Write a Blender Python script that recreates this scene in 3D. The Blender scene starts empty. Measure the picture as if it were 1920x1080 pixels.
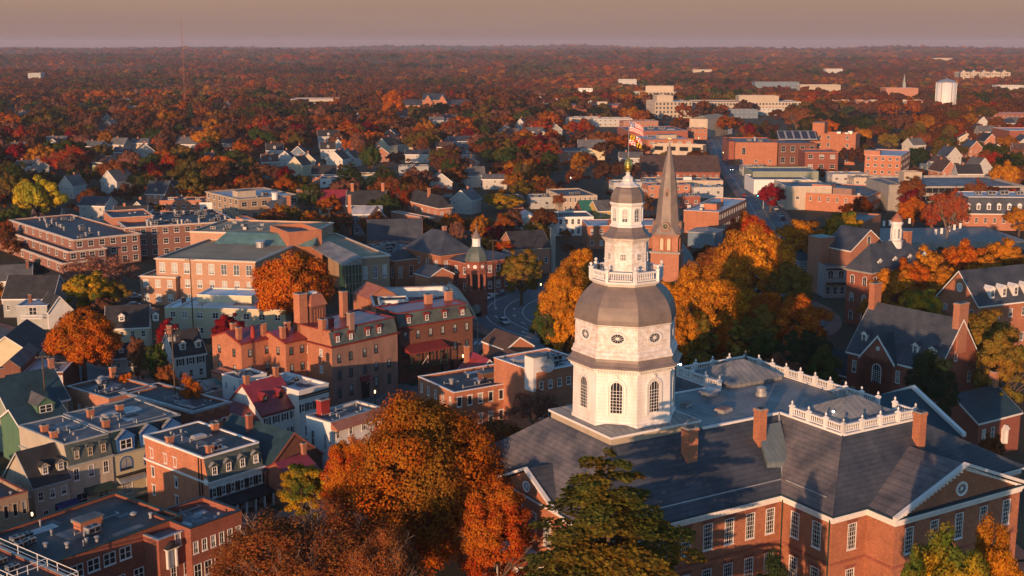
import bpy, bmesh, math, random
import numpy as np
from mathutils import Vector, Matrix, noise as mnoise

S = bpy.context.scene
COL = S.collection
R = math.radians

# ------------------------------------------------------------------ camera, sky, sun, exposure
CAM_H, FPX, HORIZ = 70.0, 2320.0, 82.0
PITCH = math.atan((540 - HORIZ) / FPX)
cam_d = bpy.data.cameras.new('camera'); cam = bpy.data.objects.new('camera', cam_d); COL.objects.link(cam)
cam.location = (0, 0, CAM_H); cam.rotation_euler = (R(90) - PITCH, 0, 0)
cam_d.sensor_width = 36.0; cam_d.lens = FPX / 1920 * 36.0
cam_d.clip_start = 1.0; cam_d.clip_end = 40000
S.camera = cam

SUN_EL, SUN_PHI = 6.5, -20.0            # elevation; azimuth, degrees left of straight behind the camera
sx, sy = math.sin(R(SUN_PHI)), -math.cos(R(SUN_PHI))
W = bpy.data.worlds.new('World'); S.world = W; W.use_nodes = True
nt = W.node_tree; nt.nodes.clear()
sky = nt.nodes.new('ShaderNodeTexSky'); sky.sky_type = 'NISHITA'; sky.sun_disc = False
sky.sun_elevation = R(SUN_EL); sky.sun_rotation = math.atan2(sx, sy)
sky.altitude = 60; sky.air_density = 1.0; sky.dust_density = .8; sky.ozone_density = 3.0
# a band of brownish dusk haze low over the horizon, fading into the clear sky above
geo = nt.nodes.new('ShaderNodeNewGeometry'); sep = nt.nodes.new('ShaderNodeSeparateXYZ')
tc = nt.nodes.new('ShaderNodeTexCoord'); nt.links.new(tc.outputs['Generated'], sep.inputs[0])
ramp = nt.nodes.new('ShaderNodeValToRGB'); e = ramp.color_ramp.elements
e[0].position = 0.036; e[0].color = (1, 1, 1, 1); e[1].position = 0.075; e[1].color = (0, 0, 0, 1)
nt.links.new(sep.outputs['Z'], ramp.inputs[0])
hz = nt.nodes.new('ShaderNodeValToRGB'); h = hz.color_ramp.elements
h[0].position = 0.0; h[0].color = (0.280, 0.178, 0.172, 1); h[1].position = 0.04; h[1].color = (0.385, 0.245, 0.168, 1)
nt.links.new(sep.outputs['Z'], hz.inputs[0])
hzs = nt.nodes.new('ShaderNodeVectorMath'); hzs.operation = 'SCALE'; mpn = nt.nodes.new('ShaderNodeMapping'); mpn.inputs['Scale'].default_value = (3, 3, 60); nt.links.new(tc.outputs['Generated'], mpn.inputs[0]); cn = nt.nodes.new('ShaderNodeTexNoise'); cn.inputs['Scale'].default_value = 1.2; cn.inputs['Detail'].default_value = 3; nt.links.new(mpn.outputs[0], cn.inputs['Vector'])
cm_ = nt.nodes.new('ShaderNodeMath'); cm_.operation = 'MULTIPLY_ADD'; nt.links.new(cn.outputs['Fac'], cm_.inputs[0]); cm_.inputs[1].default_value = .16; cm_.inputs[2].default_value = .92
hzn = nt.nodes.new('ShaderNodeVectorMath'); hzn.operation = 'SCALE'; nt.links.new(hz.outputs[0], hzn.inputs[0]); nt.links.new(cm_.outputs[0], hzn.inputs['Scale'])
nt.links.new(hzn.outputs[0], hzs.inputs[0]); hzs.inputs['Scale'].default_value = 4.55
mixw = nt.nodes.new('ShaderNodeMix'); mixw.data_type = 'RGBA'
tint = nt.nodes.new('ShaderNodeVectorMath'); tint.operation = 'MULTIPLY'; tint.inputs[1].default_value = (0.86, 1.02, 1.08); nt.links.new(sky.outputs[0], tint.inputs[0])
nt.links.new(ramp.outputs[0], mixw.inputs[0]); nt.links.new(tint.outputs[0], mixw.inputs[6]); nt.links.new(hzs.outputs[0], mixw.inputs[7])
bg = nt.nodes.new('ShaderNodeBackground'); bg.inputs[1].default_value = 0.15
wo = nt.nodes.new('ShaderNodeOutputWorld')
nt.links.new(mixw.outputs[2], bg.inputs[0]); nt.links.new(bg.outputs[0], wo.inputs[0])

sl = bpy.data.lights.new('sun', 'SUN'); sun = bpy.data.objects.new('sun', sl); COL.objects.link(sun)
sl.energy = 4.0; sl.angle = R(0.5); sl.color = (1.0, 0.55, 0.29)
sun.rotation_euler = Vector((sx * math.cos(R(SUN_EL)), sy * math.cos(R(SUN_EL)), math.sin(R(SUN_EL)))).to_track_quat('Z', 'Y').to_euler()
sun.location = (sx * 300, sy * 300, 150)
S.view_settings.view_transform = 'Standard'; S.view_settings.look = 'None'
S.view_settings.exposure = 0.62; S.view_settings.gamma = 1.0
S.cycles.max_bounces = 5; S.cycles.diffuse_bounces = 3; S.cycles.glossy_bounces = 2
S.cycles.transmission_bounces = 2; S.cycles.transparent_max_bounces = 4; S.cycles.volume_bounces = 0
S.cycles.caustics_reflective = False; S.cycles.caustics_refractive = False

# ------------------------------------------------------------------ geometry of the place
def un(px, py, z):
    """where the sight line through a photo point meets height z (used to survey the photo)"""
    u = (px - 960) / FPX; v = (540 - py) / FPX
    d = (u, math.cos(PITCH) + v * math.sin(PITCH), -math.sin(PITCH) + v * math.cos(PITCH))
    t = (z - CAM_H) / d[2]
    return d[0] * t, d[1] * t
def pj(x, y, z):
    z -= CAM_H
    yc = y * math.cos(PITCH) - z * math.sin(PITCH); zc = y * math.sin(PITCH) + z * math.cos(PITCH)
    return 960 + FPX * x / yc, 540 - FPX * zc / yc
def sm(a, b, t):
    t = min(1, max(0, (t - a) / (b - a))); return t * t * (3 - 2 * t)
def gh(x, y):
    """height of the ground"""
    z = 7.0 * (1 - sm(38, 88, math.hypot((x - 24), (y - 140) * 0.9)))
    if y > 1600:
        z += 17 * sm(1600, 2800, y) * (mnoise.noise(Vector((x * .0011 + 7, y * .0030, 2))) + .6 * mnoise.noise(Vector((x * .0026, y * .0062, 8))))
    if y > 1500:
        f = sm(1500, 7000, y)
        n = mnoise.noise(Vector((x * .00045 + 3.1, y * .0006, 0))) + .5 * mnoise.noise(Vector((x * .0013, y * .0016 + 9, 0)))
        z += f * (31 + 20 * n) + 30 * sm(4500, 8500, y) * mnoise.noise(Vector((x * .0010, y * .0004, 4)))
    return z
def atgrd(px, py, h=0.0):
    z = h
    for _ in range(6):
        x, y = un(px, py, z); z = gh(x, y) + h
    return x, y

# ------------------------------------------------------------------ materials
MATS = {}
def newmat(name):
    m = bpy.data.materials.new(name); m.use_nodes = True; MATS[name] = m
    return m, m.node_tree, m.node_tree.nodes['Principled BSDF']
def nd(t, typ, **kw):
    n = t.nodes.new(typ)
    for k, v in kw.items(): setattr(n, k, v)
    return n
def wear(name, col, rough=.8, var=.25, scale=.6, fine=6., col2=None, lines=None, bump=0, spec=.3, metal=0, streak=False, objvar=True):
    """painted, rendered, slated or membrane surface with patchy wear; lines=(direction, period, darkness)"""
    m, t, b = newmat(name); L = t.links
    co = nd(t, 'ShaderNodeTexCoord')
    mp = nd(t, 'ShaderNodeMapping'); L.new(co.outputs['Object'], mp.inputs[0])
    if streak: mp.inputs['Scale'].default_value = (1, 1, .25)
    n1 = nd(t, 'ShaderNodeTexNoise'); n1.inputs['Scale'].default_value = scale; n1.inputs['Detail'].default_value = 6; n1.inputs['Roughness'].default_value = .65
    L.new(mp.outputs[0], n1.inputs['Vector'])
    n2 = nd(t, 'ShaderNodeTexNoise'); n2.inputs['Scale'].default_value = fine; n2.inputs['Detail'].default_value = 3
    L.new(co.outputs['Object'], n2.inputs['Vector'])
    r = nd(t, 'ShaderNodeMapRange'); r.inputs[1].default_value = .35; r.inputs[2].default_value = .68
    L.new(n1.outputs['Fac'], r.inputs[0])
    mx = nd(t, 'ShaderNodeMix', data_type='RGBA')
    c2 = col2 or tuple(c * (1 - var * 1.6) for c in col)
    mx.inputs[6].default_value = (*c2, 1); mx.inputs[7].default_value = (*[min(1, c * (1 + var * .4)) for c in col], 1)
    L.new(r.outputs[0], mx.inputs[0])
    hsv = nd(t, 'ShaderNodeHueSaturation'); L.new(mx.outputs[2], hsv.inputs['Color'])
    ma = nd(t, 'ShaderNodeMath', operation='MULTIPLY_ADD'); L.new(n2.outputs['Fac'], ma.inputs[0]); ma.inputs[1].default_value = var; ma.inputs[2].default_value = 1 - var * .5
    last = ma.outputs[0]
    if lines:
        d, per, dark = lines[:3]
        sp = nd(t, 'ShaderNodeSeparateXYZ'); L.new(co.outputs['Object'], sp.inputs[0])
        a = nd(t, 'ShaderNodeMath', operation='MULTIPLY'); L.new(sp.outputs[d], a.inputs[0]); a.inputs[1].default_value = 1 / per
        f = nd(t, 'ShaderNodeMath', operation='FRACT'); L.new(a.outputs[0], f.inputs[0])
        g = nd(t, 'ShaderNodeMath', operation='GREATER_THAN'); L.new(f.outputs[0], g.inputs[0]); g.inputs[1].default_value = lines[3] if len(lines) > 3 else .86
        q = nd(t, 'ShaderNodeMath', operation='MULTIPLY_ADD'); L.new(g.outputs[0], q.inputs[0]); q.inputs[1].default_value = -dark; q.inputs[2].default_value = 1
        w = nd(t, 'ShaderNodeMath', operation='MULTIPLY'); L.new(q.outputs[0], w.inputs[0]); L.new(last, w.inputs[1]); last = w.outputs[0]
    if objvar:
        oi = nd(t, 'ShaderNodeObjectInfo')
        o = nd(t, 'ShaderNodeMath', operation='MULTIPLY_ADD'); L.new(oi.outputs['Random'], o.inputs[0]); o.inputs[1].default_value = .2; o.inputs[2].default_value = .9
        w = nd(t, 'ShaderNodeMath', operation='MULTIPLY'); L.new(o.outputs[0], w.inputs[0]); L.new(last, w.inputs[1]); last = w.outputs[0]
    L.new(last, hsv.inputs['Value']); L.new(hsv.outputs[0], b.inputs['Base Color'])
    b.inputs['Roughness'].default_value = rough; b.inputs['Specular IOR Level'].default_value = spec; b.inputs['Metallic'].default_value = metal
    if bump:
        bp = nd(t, 'ShaderNodeBump'); bp.inputs['Strength'].default_value = bump; bp.inputs['Distance'].default_value = .05
        L.new(n2.outputs['Fac'], bp.inputs['Height']); L.new(bp.outputs[0], b.inputs['Normal'])
    return m
def brickmat(name, col, mortar=(.26, .14, .095), var=.3):
    m, t, b = newmat(name); L = t.links
    co = nd(t, 'ShaderNodeTexCoord')
    # bricks laid along whichever horizontal direction the wall runs
    sp = nd(t, 'ShaderNodeSeparateXYZ'); L.new(co.outputs['Object'], sp.inputs[0])
    ad = nd(t, 'ShaderNodeMath', operation='ADD'); L.new(sp.outputs[0], ad.inputs[0]); L.new(sp.outputs[1], ad.inputs[1])
    cb = nd(t, 'ShaderNodeCombineXYZ'); L.new(ad.outputs[0], cb.inputs[0]); L.new(sp.outputs[2], cb.inputs[1])
    bk = nd(t, 'ShaderNodeTexBrick'); L.new(cb.outputs[0], bk.inputs['Vector']); bk.inputs['Scale'].default_value = 2.0
    bk.inputs['Mortar Size'].default_value = .012; bk.inputs['Brick Width'].default_value = .5; bk.inputs['Row Height'].default_value = .16; bk.inputs['Bias'].default_value = 0
    bk.inputs['Color1'].default_value = (*[c * 1.15 for c in col], 1); bk.inputs['Color2'].default_value = (*[c * .8 for c in col], 1); bk.inputs['Mortar'].default_value = (*mortar, 1)
    n1 = nd(t, 'ShaderNodeTexNoise'); n1.inputs['Scale'].default_value = .45; n1.inputs['Detail'].default_value = 7; n1.inputs['Roughness'].default_value = .7
    L.new(co.outputs['Object'], n1.inputs['Vector'])
    n2 = nd(t, 'ShaderNodeTexNoise'); n2.inputs['Scale'].default_value = 3.5; n2.inputs['Detail'].default_value = 4
    mp = nd(t, 'ShaderNodeMapping'); mp.inputs['Scale'].default_value = (1, 1, 2.4); L.new(co.outputs['Object'], mp.inputs[0]); L.new(mp.outputs[0], n2.inputs['Vector'])
    s = nd(t, 'ShaderNodeMath', operation='ADD'); L.new(n1.outputs['Fac'], s.inputs[0]); L.new(n2.outputs['Fac'], s.inputs[1])
    r = nd(t, 'ShaderNodeMapRange'); r.inputs[1].default_value = .7; r.inputs[2].default_value = 1.3; r.inputs[3].default_value = 1 - var; r.inputs[4].default_value = 1 + var * .6
    L.new(s.outputs[0], r.inputs[0])
    oi = nd(t, 'ShaderNodeObjectInfo')
    o = nd(t, 'ShaderNodeMath', operation='MULTIPLY_ADD'); L.new(oi.outputs['Random'], o.inputs[0]); o.inputs[1].default_value = .25; o.inputs[2].default_value = .88
    w = nd(t, 'ShaderNodeMath', operation='MULTIPLY'); L.new(o.outputs[0], w.inputs[0]); L.new(r.outputs[0], w.inputs[1])
    hsv = nd(t, 'ShaderNodeHueSaturation'); L.new(bk.outputs['Color'], hsv.inputs['Color']); L.new(w.outputs[0], hsv.inputs['Value'])
    L.new(hsv.outputs[0], b.inputs['Base Color']); b.inputs['Roughness'].default_value = .9; b.inputs['Specular IOR Level'].default_value = .2
    return m
BR = brickmat('brick_orange', (.43, .165, .088))
BR2 = brickmat('brick_red', (.27, .082, .055))
BR3 = brickmat('brick_pale', (.42, .18, .11), var=.2)
BRR = brickmat('brick_rose', (.25, .115, .088), (.30, .2, .16), var=.2)
BRC = brickmat('brick_salmon', (.44, .25, .165), (.36, .24, .17), var=.15)
BR4 = brickmat('brick_tan', (.30, .20, .13), (.35, .3, .25), var=.15)
BRD = brickmat('brick_dark', (.15, .06, .045))
PINK = wear('muted_pink', (.30, .175, .135), var=.18, streak=True, lines=(2, 1.4, .12, .95))
WHITE = wear('paint_white', (.72, .70, .67), .6, .07, .5, streak=True)
TOWERW = wear('tower_white', (.76, .75, .73), .6, .12, .8, fine=10, col2=(.62, .57, .52), streak=True, lines=(2, .42, .13))
SIDEW = wear('siding_white', (.68, .67, .64), .6, .08, .5, lines=(2, .28, .12))
PEEL = wear('white_boards_peeling', (.74, .72, .70), .6, .09, 1.6, fine=9, col2=(.54, .45, .38), lines=(2, .40, .14))
CREAM = wear('siding_cream', (.56, .50, .34), .7, .08, lines=(2, .3, .1))
BEIGE = wear('render_beige', (.42, .37, .29), .8, .12, streak=True)
SIDEM = wear('siding_muted_white', (.50, .49, .46), .7, .1, lines=(2, .28, .12))
GREYW = wear('siding_grey', (.34, .35, .34), .7, .1, lines=(2, .28, .12))
GREEN = wear('siding_green', (.09, .18, .11), .7, .1, lines=(2, .28, .14))
SAGE = wear('siding_sage', (.26, .29, .22), .7, .1, lines=(2, .28, .14))
BLUE = wear('paint_blue', (.035, .13, .36), .5, .1)
BLUEG = wear('siding_slate_blue', (.14, .20, .26), .7, .1, lines=(2, .28, .12))
YEL = wear('siding_yellow', (.50, .34, .10), .7, .1, lines=(2, .28, .12))
REDP = wear('paint_barn_red', (.30, .035, .03), .6, .12, lines=(2, .28, .12))
TAN = wear('stone_tan', (.46, .38, .29), .85, .1, streak=True)
PALE = wear('cornice_pale', (.66, .56, .47), .7, .1)
TRIMT = wear('trim_tan', (.48, .40, .30), .7, .1)
CONC = wear('concrete', (.34, .32, .29), .9, .16, streak=True)
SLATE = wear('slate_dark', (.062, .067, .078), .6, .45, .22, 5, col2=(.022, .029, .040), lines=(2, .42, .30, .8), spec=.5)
SLATE_SUN = wear('slate_worn_sunlit', (.150, .130, .125), .6, .4, .3, 4, col2=(.050, .052, .062), lines=(2, .42, .28, .8), spec=.5)  # sunlit tone put into the slate colour, for the left-facing state house slopes
SHING = wear('shingle_black', (.040, .040, .043), .8, .3, .4, 7, lines=(2, .3, .15))
SHINGG = wear('shingle_grey', (.13, .13, .13), .85, .25, .4, 7, lines=(2, .3, .12))
SHINGB = wear('shingle_brown', (.10, .062, .05), .85, .25, .4, 7, lines=(2, .3, .15))
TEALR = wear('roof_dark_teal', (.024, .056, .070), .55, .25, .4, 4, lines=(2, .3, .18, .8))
DOMEM = wear('dome_shingle', (.215, .165, .14), .55, .25, .5, 5, col2=(.145, .12, .11), lines=(2, .22, .12, .8), spec=.45)
SEAM = wear('metal_seam_grey', (.26, .25, .235), .6, .3, .30, 3, col2=(.13, .14, .145), lines=(0, .9, .4, .86), spec=.35)
SEAMY = wear('metal_seam_grey_cross', (.26, .25, .235), .6, .3, .30, 3, col2=(.13, .14, .145), lines=(1, .9, .4, .86), spec=.35)
SEAMS = wear('skylight_panels', (.16, .20, .21), .35, .2, .4, 3, lines=(0, .7, .4, .92), spec=.5)
SEAMT = wear('metal_seam_teal', (.13, .26, .25), .5, .25, .4, 3, lines=(0, .6, .22, .88), spec=.5)
SEAMR = wear('metal_seam_red', (.27, .030, .035), .38, .2, .4, 3, lines=(0, .55, .3, .88), spec=.6)
SEAMRy = wear('metal_seam_red_cross', (.27, .030, .035), .38, .2, .4, 3, lines=(1, .55, .3, .88), spec=.6)
RUST = wear('metal_rusty_red', (.26, .075, .045), .6, .4, .5, 3, col2=(.34, .15, .09), lines=(0, .6, .2, .88))
REDT = wear('trim_dark_red', (.20, .030, .026), .6, .15)
MEMB = wear('membrane_dark', (.044, .048, .053), .65, .5, .16, 2.5, col2=(.022, .025, .030), spec=.4)
MEMG = wear('membrane_grey', (.17, .18, .19), .7, .35, .14, 2.5, spec=.4)
MEML = wear('membrane_pale', (.50, .50, .51), .6, .25, .12, 2.5, spec=.4)
SNOW = wear('membrane_white', (.80, .79, .78), .6, .12, .2, 2.5, col2=(.66, .58, .55), spec=.3)
GRAVEL = wear('roof_gravel_tan', (.38, .30, .19), .9, .18, .12, 8)
MANS = wear('mansard_slate_green', (.10, .125, .115), .6, .25, .6, 6, lines=(2, .25, .2, .8))
BLACK = wear('paint_black', (.018, .019, .021), .5, .2)
AWN = wear('awning_navy', (.02, .03, .12), .8, .15)
DKGRN = wear('paint_dark_green', (.02, .045, .035), .6, .15)
METAL = wear('galvanised_metal', (.42, .42, .42), .4, .2, .8, metal=.3)
WOOD = wear('pole_wood', (.10, .07, .05), .9, .3, 2)
ASPH = wear('asphalt', (.14, .155, .165), .8, .25, .12, 4, spec=.3)
PAVE = wear('brick_pavement', (.24, .13, .10), .9, .25, .2, 5)
PAINTL = wear('road_paint', (.62, .62, .60), .7, .25, 1.2)
PAINTY = wear('road_paint_yellow', (.60, .42, .08), .7, .25, 1.2)
GRASS = wear('grass_dark', (.040, .042, .018), .95, .5, .05, 1.2, col2=(.050, .032, .018))
BARK = wear('bark', (.13, .085, .06), .95, .3, 2)
BARKP = wear('bark_pale', (.24, .17, .13), .95, .25, 2)
def plain(name, col, rough=.5, metal=0, spec=.5, emit=None, es=1.):
    m, t, b = newmat(name)
    b.inputs['Base Color'].default_value = (*col, 1); b.inputs['Roughness'].default_value = rough; b.inputs['Metallic'].default_value = metal
    b.inputs['Specular IOR Level'].default_value = spec
    if emit: b.inputs['Emission Color'].default_value = (*emit, 1); b.inputs['Emission Strength'].default_value = es
    return m
GOLD = plain('gilding', (.75, .52, .12), .28, .9)
LAMPW = plain('lamp_glow_warm', (.8, .6, .3), .5, emit=(1, .62, .22), es=5)
LAMPC = plain('lamp_glow_white', (.8, .8, .8), .5, emit=(1, .95, .85), es=5)
LAMPG = plain('signal_green', (.1, .6, .5), .5, emit=(.05, .9, .7), es=10)
LAMPR = plain('tail_light_red', (.5, .02, .02), .5, emit=(1, .05, .03), es=5)
RUBBER = plain('rubber', (.02, .02, .02), .9)
SOLAR = plain('dark_panel', (.03, .035, .05), .15)
def glassmat(name, base=(.016, .020, .026), blind=.62, blindcol=(.30, .30, .29)):
    m, t, b = newmat(name); L = t.links
    oi = nd(t, 'ShaderNodeObjectInfo'); co = nd(t, 'ShaderNodeTexCoord'); sp = nd(t, 'ShaderNodeSeparateXYZ'); L.new(co.outputs['Object'], sp.inputs[0])
    # some rooms have a blind drawn part of the way down
    g = nd(t, 'ShaderNodeMath', operation='GREATER_THAN'); L.new(oi.outputs['Random'], g.inputs[0]); g.inputs[1].default_value = blind
    h1 = nd(t, 'ShaderNodeMath', operation='MULTIPLY'); L.new(oi.outputs['Random'], h1.inputs[0]); h1.inputs[1].default_value = 7.3
    h2 = nd(t, 'ShaderNodeMath', operation='FRACT'); L.new(h1.outputs[0], h2.inputs[0])
    h3 = nd(t, 'ShaderNodeMath', operation='GREATER_THAN'); L.new(sp.outputs[2], h3.inputs[0]); L.new(h2.outputs[0], h3.inputs[1])
    mu = nd(t, 'ShaderNodeMath', operation='MULTIPLY'); L.new(g.outputs[0], mu.inputs[0]); L.new(h3.outputs[0], mu.inputs[1])
    mx = nd(t, 'ShaderNodeMix', data_type='RGBA'); mx.inputs[6].default_value = (*base, 1); mx.inputs[7].default_value = (*blindcol, 1)
    L.new(mu.outputs[0], mx.inputs[0]); L.new(mx.outputs[2], b.inputs['Base Color'])
    b.inputs['Roughness'].default_value = .12; b.inputs['Specular IOR Level'].default_value = .5
    return m
GLASS = glassmat('window_glass')
GLASSD = glassmat('window_glass_dark', blind=2.)
GLASSG = glassmat('curtain_glass_green', (.03, .07, .05), 2.)
GLASSP = glassmat('window_glass_pale', (.10, .13, .15), .35, (.42, .44, .42))

def leafmat(name, inst):
    m = bpy.data.materials.new(name); m.use_nodes = True; t = m.node_tree; t.nodes.clear(); L = t.links
    at = nd(t, 'ShaderNodeAttribute'); at2 = nd(t, 'ShaderNodeAttribute')
    if inst:
        at.attribute_type = 'INSTANCER'; at.attribute_name = 'tint'; at2.attribute_type = 'INSTANCER'; at2.attribute_name = 'tint2'
    else:
        at.attribute_type = 'OBJECT'; at.attribute_name = 'tint'; at2.attribute_type = 'OBJECT'; at2.attribute_name = 'tint2'
    co = nd(t, 'ShaderNodeTexCoord'); n = nd(t, 'ShaderNodeTexNoise'); n.inputs['Scale'].default_value = .22; n.inputs['Detail'].default_value = 3
    L.new(co.outputs['Object'], n.inputs['Vector'])
    r = nd(t, 'ShaderNodeMapRange'); r.inputs[1].default_value = .42; r.inputs[2].default_value = .60; L.new(n.outputs['Fac'], r.inputs[0])
    mx = nd(t, 'ShaderNodeMix', data_type='RGBA'); L.new(r.outputs[0], mx.inputs[0]); L.new(at.outputs['Vector'], mx.inputs[6]); L.new(at2.outputs['Vector'], mx.inputs[7])
    g = nd(t, 'ShaderNodeNewGeometry')
    ma = nd(t, 'ShaderNodeMath', operation='MULTIPLY_ADD'); L.new(g.outputs['Random Per Island'], ma.inputs[0]); ma.inputs[1].default_value = (.45 if inst else .55); ma.inputs[2].default_value = (.75 if inst else .70)
    hs = nd(t, 'ShaderNodeHueSaturation'); L.new(mx.outputs[2], hs.inputs['Color']); L.new(ma.outputs[0], hs.inputs['Value'])
    hu = nd(t, 'ShaderNodeMath', operation='MULTIPLY_ADD'); L.new(g.outputs['Random Per Island'], hu.inputs[0]); hu.inputs[1].default_value = .035; hu.inputs[2].default_value = .483
    L.new(hu.outputs[0], hs.inputs['Hue'])
    d = nd(t, 'ShaderNodeBsdfDiffuse'); tr = nd(t, 'ShaderNodeBsdfTranslucent'); ms = nd(t, 'ShaderNodeMixShader'); ms.inputs[0].default_value = .22
    L.new(hs.outputs[0], d.inputs[0]); L.new(hs.outputs[0], tr.inputs[0]); L.new(d.outputs[0], ms.inputs[1]); L.new(tr.outputs[0], ms.inputs[2])
    o = nd(t, 'ShaderNodeOutputMaterial'); L.new(ms.outputs[0], o.inputs[0])
    return m
LEAF = leafmat('foliage', False); LEAFI = leafmat('foliage_woodland', True)

# ------------------------------------------------------------------ mesh helpers
class MB:
    """collects shapes for ONE mesh object, with several materials"""
    def __init__(s): s.v = []; s.f = []; s.mi = []; s.mats = []
    def m(s, mat):
        if mat not in s.mats: s.mats.append(mat)
        return s.mats.index(mat)
    def poly(s, pts, mat):
        i = len(s.v); s.v += [tuple(p) for p in pts]; s.f.append(tuple(range(i, i + len(pts)))); s.mi.append(s.m(mat))
    def hexa(s, b, t, mat, top=True, bot=True):
        """solid from bottom ring b to top ring t"""
        n = len(b); i = len(s.v); k = s.m(mat); s.v += [tuple(p) for p in b] + [tuple(p) for p in t]
        for j in range(n): s.f.append((i + j, i + (j + 1) % n, i + n + (j + 1) % n, i + n + j)); s.mi.append(k)
        if top: s.f.append(tuple(range(i + n, i + 2 * n))); s.mi.append(k)
        if bot: s.f.append(tuple(reversed(range(i, i + n)))); s.mi.append(k)
    def box(s, x0, y0, z0, x1, y1, z1, mat, **k):
        s.hexa([(x0, y0, z0), (x1, y0, z0), (x1, y1, z0), (x0, y1, z0)], [(x0, y0, z1), (x1, y0, z1), (x1, y1, z1), (x0, y1, z1)], mat, **k)
    def lathe(s, prof, n, mat, cx=0, cy=0, off=0., cap=True):
        k = s.m(mat); base = len(s.v); m_ = len(prof)
        for r, z in prof:
            for j in range(n):
                a = off + 2 * math.pi * j / n; s.v.append((cx + r * math.cos(a), cy + r * math.sin(a), z))
        for i in range(m_ - 1):
            for j in range(n):
                a = base + i * n + j; b = base + i * n + (j + 1) % n; s.f.append((a, b, b + n, a + n)); s.mi.append(k)
        if cap:
            s.f.append(tuple(reversed(range(base, base + n)))); s.mi.append(k)
            s.f.append(tuple(range(base + (m_ - 1) * n, base + m_ * n))); s.mi.append(k)
    def tube(s, p, q, r0, r1, mat, n=6):
        p, q = Vector(p), Vector(q); d = (q - p)
        if d.length < 1e-6: return
        x = d.orthogonal().normalized(); y = d.normalized().cross(x)
        s.hexa([p + (x * math.cos(2 * math.pi * j / n) + y * math.sin(2 * math.pi * j / n)) * r0 for j in range(n)],
               [q + (x * math.cos(2 * math.pi * j / n) + y * math.sin(2 * math.pi * j / n)) * r1 for j in range(n)], mat)
    def mesh(s, name):
        me = bpy.data.meshes.new(name); me.from_pydata(s.v, [], s.f)
        for m_ in s.mats: me.materials.append(m_)
        me.polygons.foreach_set('material_index', s.mi); me.update()
        return me
    def build(s, name, parent=None, loc=(0, 0, 0), rz=0, smooth=False):
        me = s.mesh(name)
        if smooth: me.polygons.foreach_set('use_smooth', [True] * len(me.polygons))
        return put(name, me, parent, loc, rz)
def put(name, me, parent=None, loc=(0, 0, 0), rz=0):
    o = bpy.data.objects.new(name, me); COL.objects.link(o); o.location = loc; o.rotation_euler = (0, 0, rz)
    if parent: o.parent = parent
    return o
LABELS = {}
def tag(o, label, cat, group=None, kind=None):
    if label: o['label'] = label; o['category'] = cat
    if group: o['group'] = group
    if kind: o['kind'] = kind
    return o
def empty(name, loc, rz, label, cat, group=None):
    o = bpy.data.objects.new(name, None); o.empty_display_size = .5; COL.objects.link(o)
    o.location = loc; o.rotation_euler = (0, 0, rz); tag(o, label, cat, group)
    return o
def struct(name, mb, **k):
    o = mb.build(name, **k); o['kind'] = 'structure'; return o

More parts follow.
